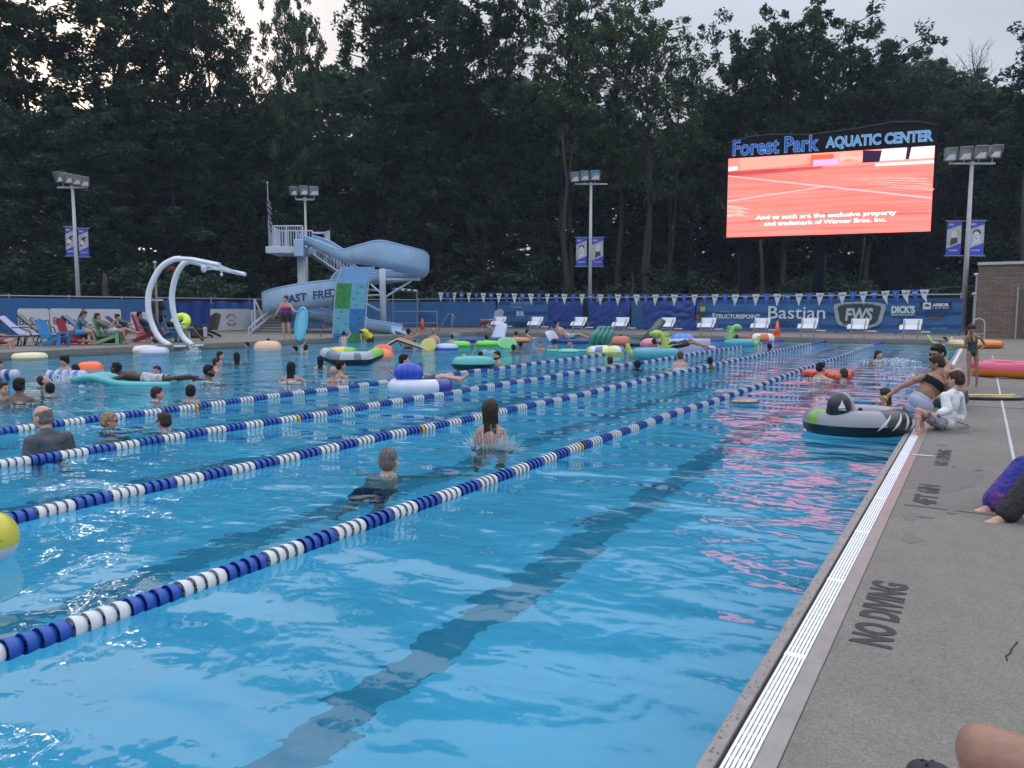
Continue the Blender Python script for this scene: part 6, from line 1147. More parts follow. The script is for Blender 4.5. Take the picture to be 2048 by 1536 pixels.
boat('long grey and green boat float with black underside below the slide', 704, 733, 130, lambda t, a: ('lower_tube', '101a26') if .5 < a < .97 else (('green_panel', '6aa838') if t < .1 or t > .86 else (('dark_patch', '4a5c6c') if .60 < t < .68 or .75 < t < .8 else ('upper_tube', '8a96a4'))), r=.17, ar=2.2, rz=.12, fr=1.0, bow=.3)
# seated blue ring float with rider
e, Lx, k = boat('white and blue seated ring float with a blue backrest, between two lane ropes', 841, 789, 136, lambda t, a: ('lower_tube', '10141c') if .58 < a < .96 and (t < .2 or t > .84) else (('blue_panel', '2a3488') if t < .18 or t > .84 else ('upper_tube', 'c0c8d8')), r=.14, ar=1.55, fr=.75, nm='seated_float', cat='ring float', floor='2a3a80')
q = MB(); q.ell((-Lx*.42, -.14, .34), (.25, .15, .18), None, 20, 14); o = q.build('backrest', V('1c40b0'), e, smooth=True)
for x in (-.1, 0, .1): MB().tube([(-Lx*.42+x, -.14-.15*math.cos(a)*(1-(x/.25)**2)**.5-.004, .34+.175*math.sin(a)*(1-(x/.25)**2)**.5) for a in np.linspace(-1, 1.3, 9)], .006, 5).build('seam', V('16308c'), o)
for i, x in enumerate((.36, .52, .72)): MB().tube([(Lx*x, -Lx/1.55*math.sqrt(1-x*x)-.12, .08), (Lx*(x+.08), -Lx/1.55*math.sqrt(max(0, 1-(x+.08)**2))-.09, .17), (Lx*(x+.12), -Lx/1.55*math.sqrt(max(0, 1-(x+.12)**2))-.03, .225)], [.006, .018, .014], 5).build('white_stripe', V('d0d4e0'), e)
MB().ell((-Lx*.2, -Lx/1.55-.11, .07), (.022, .014, .022)).build('valve_cap', V('101014'), e)
pw = e.location; person('person reclining in the blue seated ring float, dark head above the backrest', (pw.x, pw.y, 0), yaw, dict(pel=(-.02, .12, .10), neck=(-.28, .14, .40), head=(-.29, .16, .53), sL=(-.28, .0, .36), sR=(-.26, .28, .36), eL=(-.40, -.12, .30), wL=(-.52, -.2, .42), eR=(-.1, .40, .28), wR=(.1, .4, .26), hL=(0, -.03, .14), hR=(0, .15, .14), kL=(.36, .04, .26), kR=(.36, .2, .26), aL=(.66, .02, .22), aR=(.68, .2, .22)), .85, 'l', ('k', 'short'), hy=-1.4, vox=.014, abs_=True, foot_dir={'L': (.6, 0, .8), 'R': (.6, 0, .8)}, clothes=(('trunks', cl('303a50')),), group='people in the water')
# grey and black ring tube at the east edge
e, Lx, k = boat('large grey and black ring tube with a black headrest, held by the leaning woman', 1708, 872, 216, lambda t, a: ('lower_tube', '0c1017') if .56 < a < .97 else (('green_panel', '5a8a28') if .50 < t < .56 else (('black_panel', '14161b') if .785 < t < .93 else ('upper_tube', '7c8088'))), r=.165, ar=1.45, fr=.72, nm='ring_tube', cat='ring float', floor='0a0c10')
e.location = e.location+Vector((-math.sin(yaw), math.cos(yaw), 0))*-.05
R3 = Matrix.Rotation(.1, 3, 'Y'); q = MB()
prof = [(-.145, 0), (.145, 0), (.15, .18), (.12, .28), (.05, .335), (-.05, .335), (-.12, .28), (-.15, .18)]
hx_, hy_ = -Lx*.70, -.23
q.ell((hx_, hy_, .31), (.135, .10, .17), None, 20, 14); q.ell((hx_, hy_+.01, .26), (.14, .095, .13), None, 20, 14); o = q.build('headrest_front', V('101216'), e, smooth=True)
MB().ell((hx_+.06, hy_+.06, .30), (.135, .105, .172), None, 20, 14).build('headrest_back', V('8c9098'), e, smooth=True)
o.data.update(); y_ = hy_-.106
MB().add([(hx_-.06, y_-.002, .315), (hx_+.025, y_-.002, .315), (hx_-.01, y_+.018, .405), (hx_-.03, y_+.006, .36)], [(0, 1, 2, 3)]).add([(hx_-.05, y_-.003, .295), (hx_+.03, y_-.003, .292), (hx_+.03, y_-.003, .302), (hx_-.05, y_-.003, .304)], [(0, 1, 2, 3)]).build('sail_emblem', V('c8ccd0'), o)
for (t0, t1) in ((4.75, 5.10), (5.05, 5.40), (5.40, 5.62)):
    pts = []
    for t_, a in zip(np.linspace(t0, t1, 9), np.linspace(.1, 1.25, 9)): x, y = Lx*math.cos(t_), Lx/1.45*math.sin(t_); pts.append((x+math.cos(t_)*.167*math.cos(a-.35), y+math.sin(t_)*.167*math.cos(a-.35), .165*.72+.167*math.sin(a-.35)))
    MB().tube(pts, [.002, .006, .011, .014, .014, .012, .009, .006, .003], 5).build('white_swoosh', V('b8bcc0'), e)
q = MB(); rr_ = random.Random(3)
for i in range(3): q.tube([(-.15+.14*i+.05*math.cos(a), .18+.06*math.sin(a*1.3), .20+.035*math.sin(a*2)+.02) for a in np.linspace(0, 5.5, 14)], .016, 6)
q.build('strap', V('0c0c0e', .7), e); MB().tube([(-.42, .25, .2), (-.1, .34, .235), (.3, .34, .23), (.5, .2, .2)], .02, 6).build('grab_rope', V('101010', .6), e)
MB().box((.05, .12, .10), (.6, .4, .12)).build('seat_mesh', V('15181c', .8), e, bevel=.04)
# loungers with upright white backs
def lounger(lab, u, vb, wpx, hpx, side, grp='blue and white lounger floats', rz=0.0):
    p, k = wp(u, vb); W_ = wpx*k; H_ = hpx*k; e = tag(empty('lounger_float', (p.x, p.y, 0), yaw+rz), lab, 'lounger float', grp)
    q = MB(); [q.tube([(-W_*.35*side+0, y, .10), (W_*.5*side, y, .10)], .13, 12, sx=1, sy=.8) for y in (-.28, 0, .28)]; [q.ell((W_*.5*side, y, .10), (.13, .13, .11)) for y in (-.28, 0, .28)]; q.build('seat_tubes', V('24307c'), e, smooth=True)
    def f(a, b_, th): x = (-W_*.38+(-.12+b_*.38)*(-1)*0)*side+side*(-.0)+(b_*.28*(-1 if side < 0 else -1)*side); return Vector((x, (a-.5)*.78*(1-.25*b_**3), .08+b_*(H_-.08))) + Vector((th*side, 0, th*.4))
    q = MB(); q.grid(8, 8, lambda a, b_: f(a, b_, -.06-.03*math.sin(a*PI))); q.grid(8, 8, lambda a, b_: f(a, b_, .06+.03*math.sin(a*PI))); bk = remesh(MB().add([tuple(f(a, b_, t_*(.07+.02*math.sin(a*PI)))) for t_ in (-1, 1) for b_ in np.linspace(0, 1, 7) for a in np.linspace(0, 1, 7)],
        [(s*49+j*7+i, s*49+j*7+i+1, s*49+(j+1)*7+i+1, s*49+(j+1)*7+i) for s in (0, 1) for j in range(6) for i in range(6)]+[(i, i+1, 49+i+1, 49+i) for i in range(6)]+[(42+i, 42+i+1, 91+i+1, 91+i) for i in range(6)]+[(7*j, 7*j+7, 49+7*j+7, 49+7*j) for j in range(6)]+[(7*j+6, 7*j+13, 49+7*j+13, 49+7*j+6) for j in range(6)]), .035, 10); link(bk, 'backrest', V('bcc8dc'), e)
    MB().grid(6, 8, lambda a, b_: f(.12+a*.34, .02+.9*b_, -.098*1)).build('blue_panel', V('202c88'), e).modifiers.new('s', 'SOLIDIFY').thickness = .015
    return e, W_, k
lounger('lounger float with a tall white back, empty, before the white plastic chair', 968, 684, 95, 36, -1, rz=.75)
e, W_, k = lounger('lounger float with white back carrying a reclining man, far end', 1137, 687, 82, 24, 1, rz=-.55)
pl = e.location; person('shirtless man reclining on the blue lounger float with legs stretched right', (pl.x, pl.y, 0), yaw-.35, dict(pel=(.0, -.05, .28), neck=(-.42, -.05, .66), head=(-.50, -.05, .82), sL=(-.42, -.22, .62), sR=(-.40, .14, .62), eL=(-.2, -.34, .42), wL=(.02, -.3, .36), eR=(-.15, .2, .4), wR=(.05, .15, .4), hL=(.05, -.12, .27), hR=(.05, .05, .27), kL=(.45, -.14, .40), kR=(.45, .06, .38), aL=(.85, -.14, .26), aR=(.86, .08, .26)), 1.0, 'm', ('k', 'short'), hy=-1.4, vox=.02, abs_=True, foot_dir={'L': (.4, 0, .9), 'R': (.4, 0, .9)}, clothes=(('trunks', cl('8aa8a8')),), group='people in the water')
# tilted discs and boards
def disc(lab, u, vb, wpx, hpx, c, th=.09, lean=.5, rz=0.0, nm='round_float', cat='float', c2=None, sx=1.0):
    p, k = wp(u, vb); e = tag(empty(nm, (p.x, p.y, 0), yaw+rz), lab, cat); R_ = hpx*k/2*1.25; rot = Matrix.Rotation(PI/2-lean, 3, 'X'); q = MB(); q.lathe([(0, -th/2), (R_*.85, -th/2), (R_, 0), (R_*.85, th/2), (R_*.5, th*.42), (0, th/2)], 28, (0, 0, R_*.65), rot); o = q.build('panel', V(c), e, smooth=True); o.scale = (wpx*k/2/R_, 1, 1)
    MB().torus((0, 0, R_*.65), R_*.9, th*.5, rot, 32, 8).build('rim', V(c2 or c), e, smooth=True).scale = (wpx*k/2/R_, 1, 1); return e
disc('tilted round green float beside the lime ring', 1014, 697, 38, 26, '48a058', lean=.9, c2='6ac078', rz=.2); disc('yellow oval disc held at the blond boy\'s side', 857, 701, 32, 24, 'b8b060', lean=.35, rz=-.3); disc('orange oval float standing on edge, above a lower orange float', 765, 707, 36, 18, 'e85a24', lean=.6)
ring('lower orange ring float right of the grey green boat', 766, 722, 44, 'e8784a', 'd89078', r=.2)
# black and white tent shaped mat, yellow vest
p, k = wp(812, 700); e = tag(empty('folded_mat', (p.x, p.y, 0), yaw), 'black mat with white edging folded like a tent, left of the black haired boy', 'mat')
MB().prism([(-.95, .0), (-.25, .40), (.85, .02), (.85, -.05), (-.25, .32), (-.95, -.07)], -.35, .35).build('mat_sheet', V('0e141c'), e); MB().tube([(-.95, -.36, .0), (-.25, -.36, .40), (.85, -.36, .02)], .03, 6).tube([(-.95, .36, .0), (-.25, .36, .40), (.85, .36, .02)], .03, 6).build('white_edge', V('c8b898'), e)
MB().box((-.62, 0, .22), (.5, .6, .03), Matrix.Rotation(-.52, 3, 'Y')).build('striped_panel', V('c89070'), e)
p = at(733, 684, 0); person('person in a yellow and black life vest bending over, right of the climbing wall', (p.x, p.y, -.75), yaw, dict(pel=(.15, .1, .95), neck=(-.12, -.1, 1.25), head=(-.2, -.18, 1.12), sL=(-.2, -.2, 1.2), sR=(-.05, .1, 1.25), eL=(-.2, -.25, .95), wL=(-.15, -.3, .8), eR=(-.1, .1, .95), wR=(-.1, .0, .8), hL=(.12, 0, .9), hR=(.18, .2, .9), kL=(.1, 0, .5), kR=(.2, .2, .5), aL=(.1, .1, .1), aR=(.2, .3, .1)), .95, 'l', ('k', 'short'), hp=-1, vox=.02, abs_=True, clothes=(('vest', cl('c8c020'), .04), ('trunks', cl('15151a'))), group='people in the water')
# teal inflatable chair that the boy lies on, with splash
p, k = wp(215, 768); e = tag(empty('air_mattress', (p.x, p.y, 0), yaw), 'long teal air mattress carrying a boy lying face down', 'air mattress')
def slab(e, nm, x0, x1, y0, y1, zf, th, c, n=5):
    for i in range(n): y = y0+(y1-y0)*(i+.5)/n; MB().tube([(x, y, zf(x)) for x in np.linspace(x0, x1, 14)], th, 10, sx=1.0, sy=abs(y1-y0)/n*.52/th).build(nm, V(c), e, smooth=True)
slab(e, 'air_tube', -.50, 1.30, -.33, .33, lambda x: .0+.15*math.exp(-((x+.2)/.4)**2), .085, '40a0a4')
person('dark skinned boy in patterned trunks lying face down on the teal air mattress', (p.x, p.y, -.09), yaw, dict(pel=(.78, 0, .20), neck=(.32, 0, .28), head=(.17, 0, .38), sL=(.33, .14, .24), sR=(.33, -.14, .24), eL=(.12, .28, .15), wL=(-.1, .25, .16), eR=(.12, -.28, .15), wR=(-.1, -.25, .16), hL=(.83, .08, .18), hR=(.83, -.08, .18), kL=(1.22, .1, .18), kR=(1.22, -.1, .2), aL=(1.62, .1, .20), aR=(1.62, -.12, .26)), .92, 'd', ('k', 'short'), hy=1.6, hp=.2, vox=.015, abs_=True, foot_dir={'L': (1, 0, .2), 'R': (1, 0, .3)}, clothes=(('trunks', mat('trunks_pattern', (.35, .37, .40), .7, .6, 14)), ), group='people in the water')
# striped floats
def striped(lab, u, vb, wpx, n, ca, cb, r=.12, rz=0.0):
    p, k = wp(u, vb); L_ = wpx*k; e = tag(empty('striped_float', (p.x, p.y, 0), yaw+rz), lab, 'striped float'); q = MB()
    for i in range(n): q.m(i % 2); x0, x1 = -L_/2+L_*i/n, -L_/2+L_*(i+1)/n; q.tube([(x0, 0, r*.8), ((x0+x1)/2, 0, r*.8), (x1, 0, r*.8)], [r*.94, r, r*.94], 14)
    q.m(0).ell((L_/2, 0, r*.8), (r*.6, r*.94, r*.94)); q.build('bolster', [V(ca), V(cb)], e, smooth=True); MB().cyl((-L_/2, 0, r*1.7), (-L_/2, 0, r*1.9), .02, None, 8).build('valve', V('d0d0d0'), e)
striped('white and navy striped tube float at the left edge', 2, 758, 62, 7, 'a8acc0', '1c2a5c', r=.11); striped('white and blue striped float in the splash of the left group', 133, 764, 70, 9, 'a0b0c8', '2e68b0', r=.13)
# red air mattress
p, k = wp(1655, 754); e = tag(empty('air_mattress', (p.x, p.y, 0), yaw+.05), 'red air mattress with two men leaning on it', 'air mattress'); L_ = 112*k
for i in range(9): y = -.62+.155*i; MB().tube([(x, y, .045+.04*abs(x/(L_/2))**2+.008*math.sin(x*18)) for x in np.linspace(-L_/2+.05+.10*abs(i-4), L_/2-.05-.10*abs(i-4), 24)], .075, 10, sx=.8, sy=1.1).build('air_tube', V('b8402c'), e, smooth=True)
# small patterned board on the water, boogie board on deck
p, k = wp(1489, 806); e = tag(empty('kick_board', (p.x, p.y, .02), yaw+.1), 'small patterned kick board floating left of the grey ring tube', 'board'); MB().ell((0, 0, 0), (31*k, .16, .025), None, 26, 8).build('board_edge', V('14161c'), e, smooth=True); MB().ell((0, 0, .012), (28*k, .14, .02), None, 26, 8).build('board_top', mat('print_mixed', (.35, .22, .15), .5, .7, 25), e, smooth=True)
p, k = wp(1978, 798, DR); e = tag(empty('boogie_board', (p.x, p.y, DR), yaw-.12), 'black boogie board with yellow and purple print lying on the deck', 'board'); q = MB(); q.prism([(x, .01) for x in ()] or [(-.46, 0), (.46, 0), (.46, .05), (-.46, .05)], -.2, .2)
out = [(.47*math.cos(t)*(1 if math.cos(t) > 0 else .98), .23*abs(math.sin(t))**.6*(1 if math.sin(t) > 0 else -1)) for t in np.linspace(0, 2*PI, 40, endpoint=False)]
def slabz(out, z0, z1, sc_=1.0): n = len(out); return MB().add([(x*sc_, y*sc_, z) for z in (z0, z1) for x, y in out], [tuple(range(n))[::-1], tuple(range(n, 2*n))]+[(i, (i+1) % n, n+(i+1) % n, n+i) for i in range(n)])
slabz(out, 0, .045).build('board_core', V('14121c'), e, bevel=.01); slabz(out, .046, .05, .95).build('board_skin', mat('print_board', (.20, .16, .10), .5, .9, 6), e); MB().tube([(-.4, -.1, .055), (-.1, .02, .055), (.1, -.04, .055), (.4, .08, .055)], .02, 5).build('printed_wave', V('c0b040'), e)
# dinosaur floats
def dino(lab, u, vb, wbody, cb, cn, hneck, side, nu, tail_u, spikes=True):
    p, k = wp(u, vb); e = tag(empty('dinosaur_float', (p.x, p.y, 0), yaw), lab, 'animal float', 'green dinosaur floats'); L_ = wbody*k/2; r = .155
    MB().torus((0, 0, .15), 1, .0001, None, 4, 4).v
    q = MB().torus((0, 0, .14), L_-r, r, None, 36, 12, sy=.62); q.build('ring_body', V(cb), e, smooth=True)
    x0 = (nu-u)*k; H_ = hneck*k; nk = [(x0, 0, .12), (x0+.05*side, 0, .12+H_*.35), (x0-.02*side, 0, .12+H_*.7), (x0-.10*side, 0, .12+H_*.88), (x0-.30*side, 0, .12+H_*.86)]
    S_ = spline(nk, 6); n = len(S_); MB().tube(S_, [.13-.06*min(1, i/n*1.5) if i < n*.72 else .075+.035*math.sin((i/n-.72)/.28*PI) for i in range(n)], 12).ell(S_[-1], (.11, .08, .075)).build('neck', V(cn), e, smooth=True)
    if spikes:
        for i in range(2, n-5, 3): a = Vector(S_[i]); MB().cyl(a+Vector((.09*side, 0, .0)), a+Vector((.24*side, 0, .07)), .05, .008, 6).build('spike', V(cn), e)
    tx = (tail_u-u)*k; sg = 1 if tx > 0 else -1; S2 = spline([(tx*.45, 0, .12), (tx*.75, 0, .10), (tx*.95, 0, .20), (tx*1.03, 0, .42)], 5); MB().tube(S2, [.17*(1-.75*i/len(S2)) for i in range(len(S2))], 10).build('tail', V(cn), e, smooth=True)
    for y in (-.04, ): MB().ell((S_[-1][0]-.05*side, -.075, S_[-1][2]+.02), (.02, .012, .02)).build('eye', V('101010'), e)
dino('spined green dinosaur float with a teal body, nearer of the two', 1310, 716, 96, '4a9aa8', 'a0b84c', 46, 1, 1326, 1256); dino('green dinosaur float with a blue body, left of the orange banded ring', 1478, 694, 62, '4098a8', '78b860', 38, -1, 1462, 1516)
# cactus, dark lounger, pink ball
p, k = wp(1203, 697); e = tag(empty('cactus_float', (p.x, p.y, 0), yaw), 'tilted teal ribbed float standing up behind the pale yellow ring', 'float')
for i in range(4): MB().tube([(-.35+.17*i-.05, 0, .0), (-.28+.19*i, 0, .45), (-.05+.15*i, .05, .72)], [.09, .12, .08], 10).ell((-.05+.15*i, .05, .72), (.09, .09, .09)).build('air_tube', V('2c7c6c'), e, smooth=True)
p, k = wp(1278, 694); e = tag(empty('dark_lounger', (p.x, p.y, 0), yaw), 'dark green lounger float with a high slanted back, left of the dinosaur float', 'lounger float')
slab(e, 'seat_tube', -.85, .5, -.4, .4, lambda x: .12, .13, '1c3034', 4)
for i in range(4): y = -.3+.2*i; MB().tube([(.1, y, .1), (.5, y, .55), (.82, y, .95)], [.11, .12, .10], 10).ell((.82, y, .95), (.10,)*3).build('back_tube', V('3c5450' if i % 2 else '28403e'), e, smooth=True)
p, k = wp(1302, 699); e = tag(empty('pink_float', (p.x, p.y, 0), yaw), 'round pink cushion float at the neck of the nearer dinosaur', 'float'); MB().ell((0, .2, .18), (.36, .30, .22), None, 20, 12).build('cushion', V('c87888'), e, smooth=True); MB().tube([(-.25, -.02, .2), (0, -.11, .2), (.25, -.02, .2)], .012, 5).build('seam', V('a85868'), e)
p = at(1372, 703, 0); person('person in dark clothes lying on a float right of the nearer dinosaur', (p.x, p.y, 0), yaw, dict(pel=(-.35, 0, .22), neck=(-.85, 0, .30), head=(-1.02, 0, .34), sL=(-.84, .15, .28), sR=(-.84, -.15, .28), eL=(-.6, .25, .2), wL=(-.35, .25, .2), eR=(-.6, -.25, .2), wR=(-.3, -.2, .25), hL=(-.3, .08, .2), hR=(-.3, -.08, .2), kL=(.15, .1, .38), kR=(.2, -.1, .30), aL=(.6, .1, .2), aR=(.72, -.1, .14)), .98, 't', ('k', 'short'), hy=-1.57, hp=1.0, vox=.02, abs_=True, foot_dir={'L': (.9, 0, .5), 'R': (.9, 0, .3)}, clothes=(('shirt', cl('14161c')), ('trunks', cl('181a20'))), group='people in the water')
p, k = wp(1385, 700); e = tag(empty('white_float', (p.x, p.y, 0), yaw), 'pale lilac float under the legs of the lying person', 'float'); MB().tube([(-1.2, 0, .05), (.6, 0, .05)], .14, 10, sx=.7, sy=2.6).ell((.6, 0, .06), (.2, .36, .10)).build('cushion', V('a8a8c4'), e, smooth=True); MB().cyl((.3, -.2, .13), (.3, -.2, .17), .02, None, 8).build('valve', V('d0d0d0'), e)
# noodle at the far right
p, k = wp(1885, 690); e = tag(empty('pool_noodle', (p.x, p.y, 0), yaw), 'lime pool noodle bent under the arms of the boy at the far right', 'pool noodle'); MB().tube([(-.62, 0, .38), (-.42, 0, .12), (0, -.15, -.02), (.3, 0, .12), (.36, 0, .32)], .045, 10).build('noodle', V('a8c848'), e, smooth=True)
p, k = wp(1130, 704); e = tag(empty('pool_noodle', (p.x, p.y, 0), yaw), 'teal pool noodle in front of the woman with a headband', 'pool noodle'); MB().tube([(-.6, 0, .04), (0, -.12, .05), (.7, 0, .04)], .05, 10).build('noodle', V('58b8a0'), e, smooth=True)
# beach ball cut by the left edge
p, k = wp(-24, 1118); e = tag(empty('beach_ball', (p.x, p.y, .115), yaw, scale=.8), 'yellow and white ball float cut by the left edge of the photo', 'ball'); q = MB(); q.ell((0, 0, 0), (.20, .20, .20), None, 40, 28); c0 = [sum((Vector(q.v[i]) for i in f_), Vector())/len(f_) for f_ in q.f]; q.mi = [0 if c.z > -.045 else 1 for c in c0]; q.build('ball_skin', [V('c0b83a', .25), V('b8c0d0', .25)], e, smooth=True)
for i, (dx, dz) in enumerate(((.10, .04), (.14, .02), (.12, -.02))): txt('lettering', ('WARNING', 'NO DIVING', '0 0')[i], .022, hexm('303030', .6), e, (dx, -math.sqrt(max(0, .203**2-dx*dx-dz*dz)), dz), rot=(PI/2, 0, .6), ext=.0005)
# splashes: ragged films of white water
M_foam = mat('white_water', (.75, .80, .84), .3, .15, 20, trans=.3)
def splash(lab, u, vb, wpx, hpx, n, seed, sheet=False):
    p, k = wp(u, vb); rr_ = random.Random(seed); q = MB(); W_, H_ = wpx*k, hpx*k
    for i in range(n):
        a = rr_.uniform(0, 2*PI); x = rr_.gauss(0, .28)*W_; y = rr_.gauss(0, .16)*W_; h_ = H_*rr_.random()**1.7*math.exp(-(x/W_)**2*4); sz_ = rr_.uniform(.2, 1)*k*(1.1 if k < .009 else 1.8)
        if sheet and rr_.random() < .5: q.tube([(x, y, 0), (x*1.1, y, h_*.6), (x*1.25+rr_.uniform(-.03, .03), y, h_)], [sz_*.7, sz_*.5, sz_*.15], 5)
        else: q.ell((x, y, h_), (sz_*rr_.uniform(.5, 1.6), sz_*rr_.uniform(.5, 1.2), sz_*rr_.uniform(.3, .9)), None, 7, 5)
    tag(q.build('splash', M_foam, empty_parent(None), smooth=True, loc=(p.x, p.y, 0)), lab, kind='stuff')
def empty_parent(x): return None
splash('white splash around the striped float on the left', 140, 768, 90, 22, 700, 1, True); splash('splash by the arched frame', 388, 704, 26, 14, 160, 2); splash('splash around the rising long haired woman', 985, 893, 92, 50, 1100, 3, True); splash('splash behind the long haired swimmer at the far right', 1790, 724, 70, 8, 200, 4)
for i_, (u_, v_, w_, l_) in enumerate(((40, 806, 60, 'the bare shouldered swimmer at the left'), (101, 792, 40, 'the swimmer with an arm held in front'), (313, 803, 46, 'the brown haired boy at the left'), (382, 803, 46, 'the boy with his right hand out'), (417, 765, 50, 'the bearded man with bare shoulders'), (583, 765, 50, 'the woman with long black hair'), (675, 762, 60, 'the hugging pair'), (1640, 758, 60, 'the red air mattress'), (1360, 740, 44, 'the girl with the bun'), (777, 950, 70, 'the balding swimmer'), (216, 864, 44, 'the blond goggled child'), (330, 864, 44, 'the brown haired goggled child'))): splash('low white ripples round '+l_, u_, v_, w_, 3.5, 70, 20+i_)
splash('small splash between two floats', 975, 704, 36, 5, 90, 5)
# ------------------------------------------------------------------ furniture on the decks
def adirondack(lab, u, vb, X, c, rz, s=1.0, grp='plastic deck chairs'):
    p = onX(u, vb, X) if X is not None else onY(u, vb, 37.6); e = tag(empty('deck_chair', (p.x, p.y, DK), yaw+rz, scale=s), lab, 'deck chair', grp); m = hexm(c, .45)
    for i in range(7):
        x = -.27+.09*i; h_ = .80-.06*((x/.27)**2)*1.6; MB().box((x*(1+.12), -.30-.16, .32+h_/2*.97), (.083, .018, h_), Matrix.Rotation(.30, 3, 'X')).build('back_slat', m, e, bevel=.006)
    for i in range(6): MB().box((0, -.22+.1*i, .34+.012*i), (.52, .09, .02), Matrix.Rotation(.12, 3, 'X')).build('seat_slat', m, e)
    for sx in (-1, 1):
        MB().box((sx*.33, .02, .56), (.12, .74, .025)).build('armrest', m, e, bevel=.01); MB().box((sx*.30, .30, .28), (.035, .12, .56)).build('front_leg', m, e); MB().box((sx*.27, -.12, .22), (.03, .95, .11), Matrix.Rotation(.36, 3, 'X')).build('rear_leg', m, e)
    return e
# local +y is the way the sitter faces: rz -pi/2 faces right in the picture
adirondack('bright blue plastic deck chair on the left deck facing the pool', 112, 686, XW-1.9, '3480bc', -1.6, .84); adirondack('red plastic deck chair under the long haired seated woman', 150, 680, XW-3.0, '8c2c34', -1.5, .86); gch = adirondack('green plastic deck chair with a person holding a phone', 222, 686, XW-1.9, '74a47a', -1.35, .9)
adirondack('dark red plastic deck chair behind the left foot of the arched frame', 300, 684, XW-2.6, '8a2430', -1.0); adirondack('dark blue plastic deck chair between the feet of the arched frame', 340, 686, XW-1.6, '1c4c80', -.9); gch2 = adirondack('green plastic deck chair between arched frame and neon ring', 358, 682, XW-2.4, '74a47a', -1.2, .9); adirondack('empty dark slatted deck chair left of the swim club banner', 412, 670, XW-5.0, '38362f', 1.3); adirondack('white plastic chair at the far pool edge holding a folded red towel', 982, 668, None, 'b8bcc8', .9, 1.15)
adirondack('round backed white deck chair behind the person with the phone', 222, 668, XW-6.0, 'a8acb8', -1.2)
p = onY(972, 650, 37.5); e = tag(empty('red_towel', (p.x, 37.5, DK+.42), yaw), 'red towel folded over the white plastic chair', 'towel'); MB().grid(10, 6, lambda a, b_: (-.4+.8*a, -.25+.5*b_, .06+.05*math.sin(a*7)+.10*(1-abs(2*a-1))-.1*abs(b_-.5))).build('cloth', hexm('9a2028', .9), e).modifiers.new('s', 'SOLIDIFY').thickness = .04; MB().box((0, -.28, .0), (.7, .03, .18)).build('fold', hexm('7c1a24', .9), e)
def sunbed(lab, u, vb, X, rz, frame_c, cloth, towel=None, s=1.0):
    p = onX(u, vb, X); e = tag(empty('sun_lounger', (p.x, p.y, DK), yaw+rz, scale=s), lab, 'sun lounger', 'sun loungers on the left deck'); m = hexm(frame_c, .5)
    for sx in (-1, 1): MB().tube([(sx*.32, .95, .34), (sx*.32, -.25, .34), (sx*.32, -.85, .95)], .024, 6).build('side_rail', m, e); MB().tube([(sx*.32, .7, .34), (sx*.32, .62, 0)], .022, 6).build('leg', m, e); MB().tube([(sx*.32, -.2, .34), (sx*.32, -.32, 0)], .022, 6).build('leg', m, e); MB().tube([(sx*.35, -.45, .62), (sx*.37, -.2, .62), (sx*.35, .1, .50), (sx*.33, .15, .34)], .02, 6).build('armrest', m, e)
    MB().grid(1, 8, lambda a, b_: (-.31+.62*a, .95-1.2*b_, .35)).build('seat_sling', hexm(cloth, .8), e).modifiers.new('s', 'SOLIDIFY').thickness = .01; MB().grid(1, 8, lambda a, b_: (-.31+.62*a, -.25-.6*b_, .355+.6*b_)).build('back_sling', hexm(cloth, .8), e).modifiers.new('s', 'SOLIDIFY').thickness = .01
    MB().torus((.36, -.28, .12), .12, .015, Matrix.Rotation(PI/2, 3, 'Y'), 20, 6).build('wheel', m, e)
    if towel:
        t = tag(empty('towel', (p.x, p.y, DK), yaw+rz, scale=s), towel[1], 'towel'); MB().grid(6, 14, lambda a, b_: (-.33+.66*a, (.35-.6*b_*2) if b_ < .5 else (-.25-.64*(b_-.5)*2), (.375 if b_ < .5 else .38+.62*(b_-.5)*2)+.008*math.sin(a*9+b_*13))).build('cloth', hexm(towel[0], .9), t).modifiers.new('s', 'SOLIDIFY').thickness = .02; MB().box((0, -.93, .88), (.66, .03, .25)).build('fold', hexm(towel[0], .9), t)
sunbed('sun lounger with a white back cut by the left edge', -2, 684, XW-4.0, -1.3, '2a2a30', 'a8acb8'); sunbed('dark framed sun lounger under a white towel at the left', 62, 683, XW-3.6, -1.35, '202226', '3a3c40', ('a8a8c4', 'white lilac towel draped over the dark framed sun lounger')); sunbed('tan sun lounger behind the blue deck chair', 98, 673, XW-5.5, -1.2, '2a2a2a', '7c7468', None, 1.1); sunbed('sun lounger piled with striped towels behind the seated woman', 184, 676, XW-4.8, -1.3, '24262c', '5a6070', ('6a7698', 'blue and white towel piled on the lounger beside the seated woman')); sunbed('dark grey sun lounger with a person in striped clothes', 262, 672, XW-5.2, -1.3, '24262a', '3c3a38')
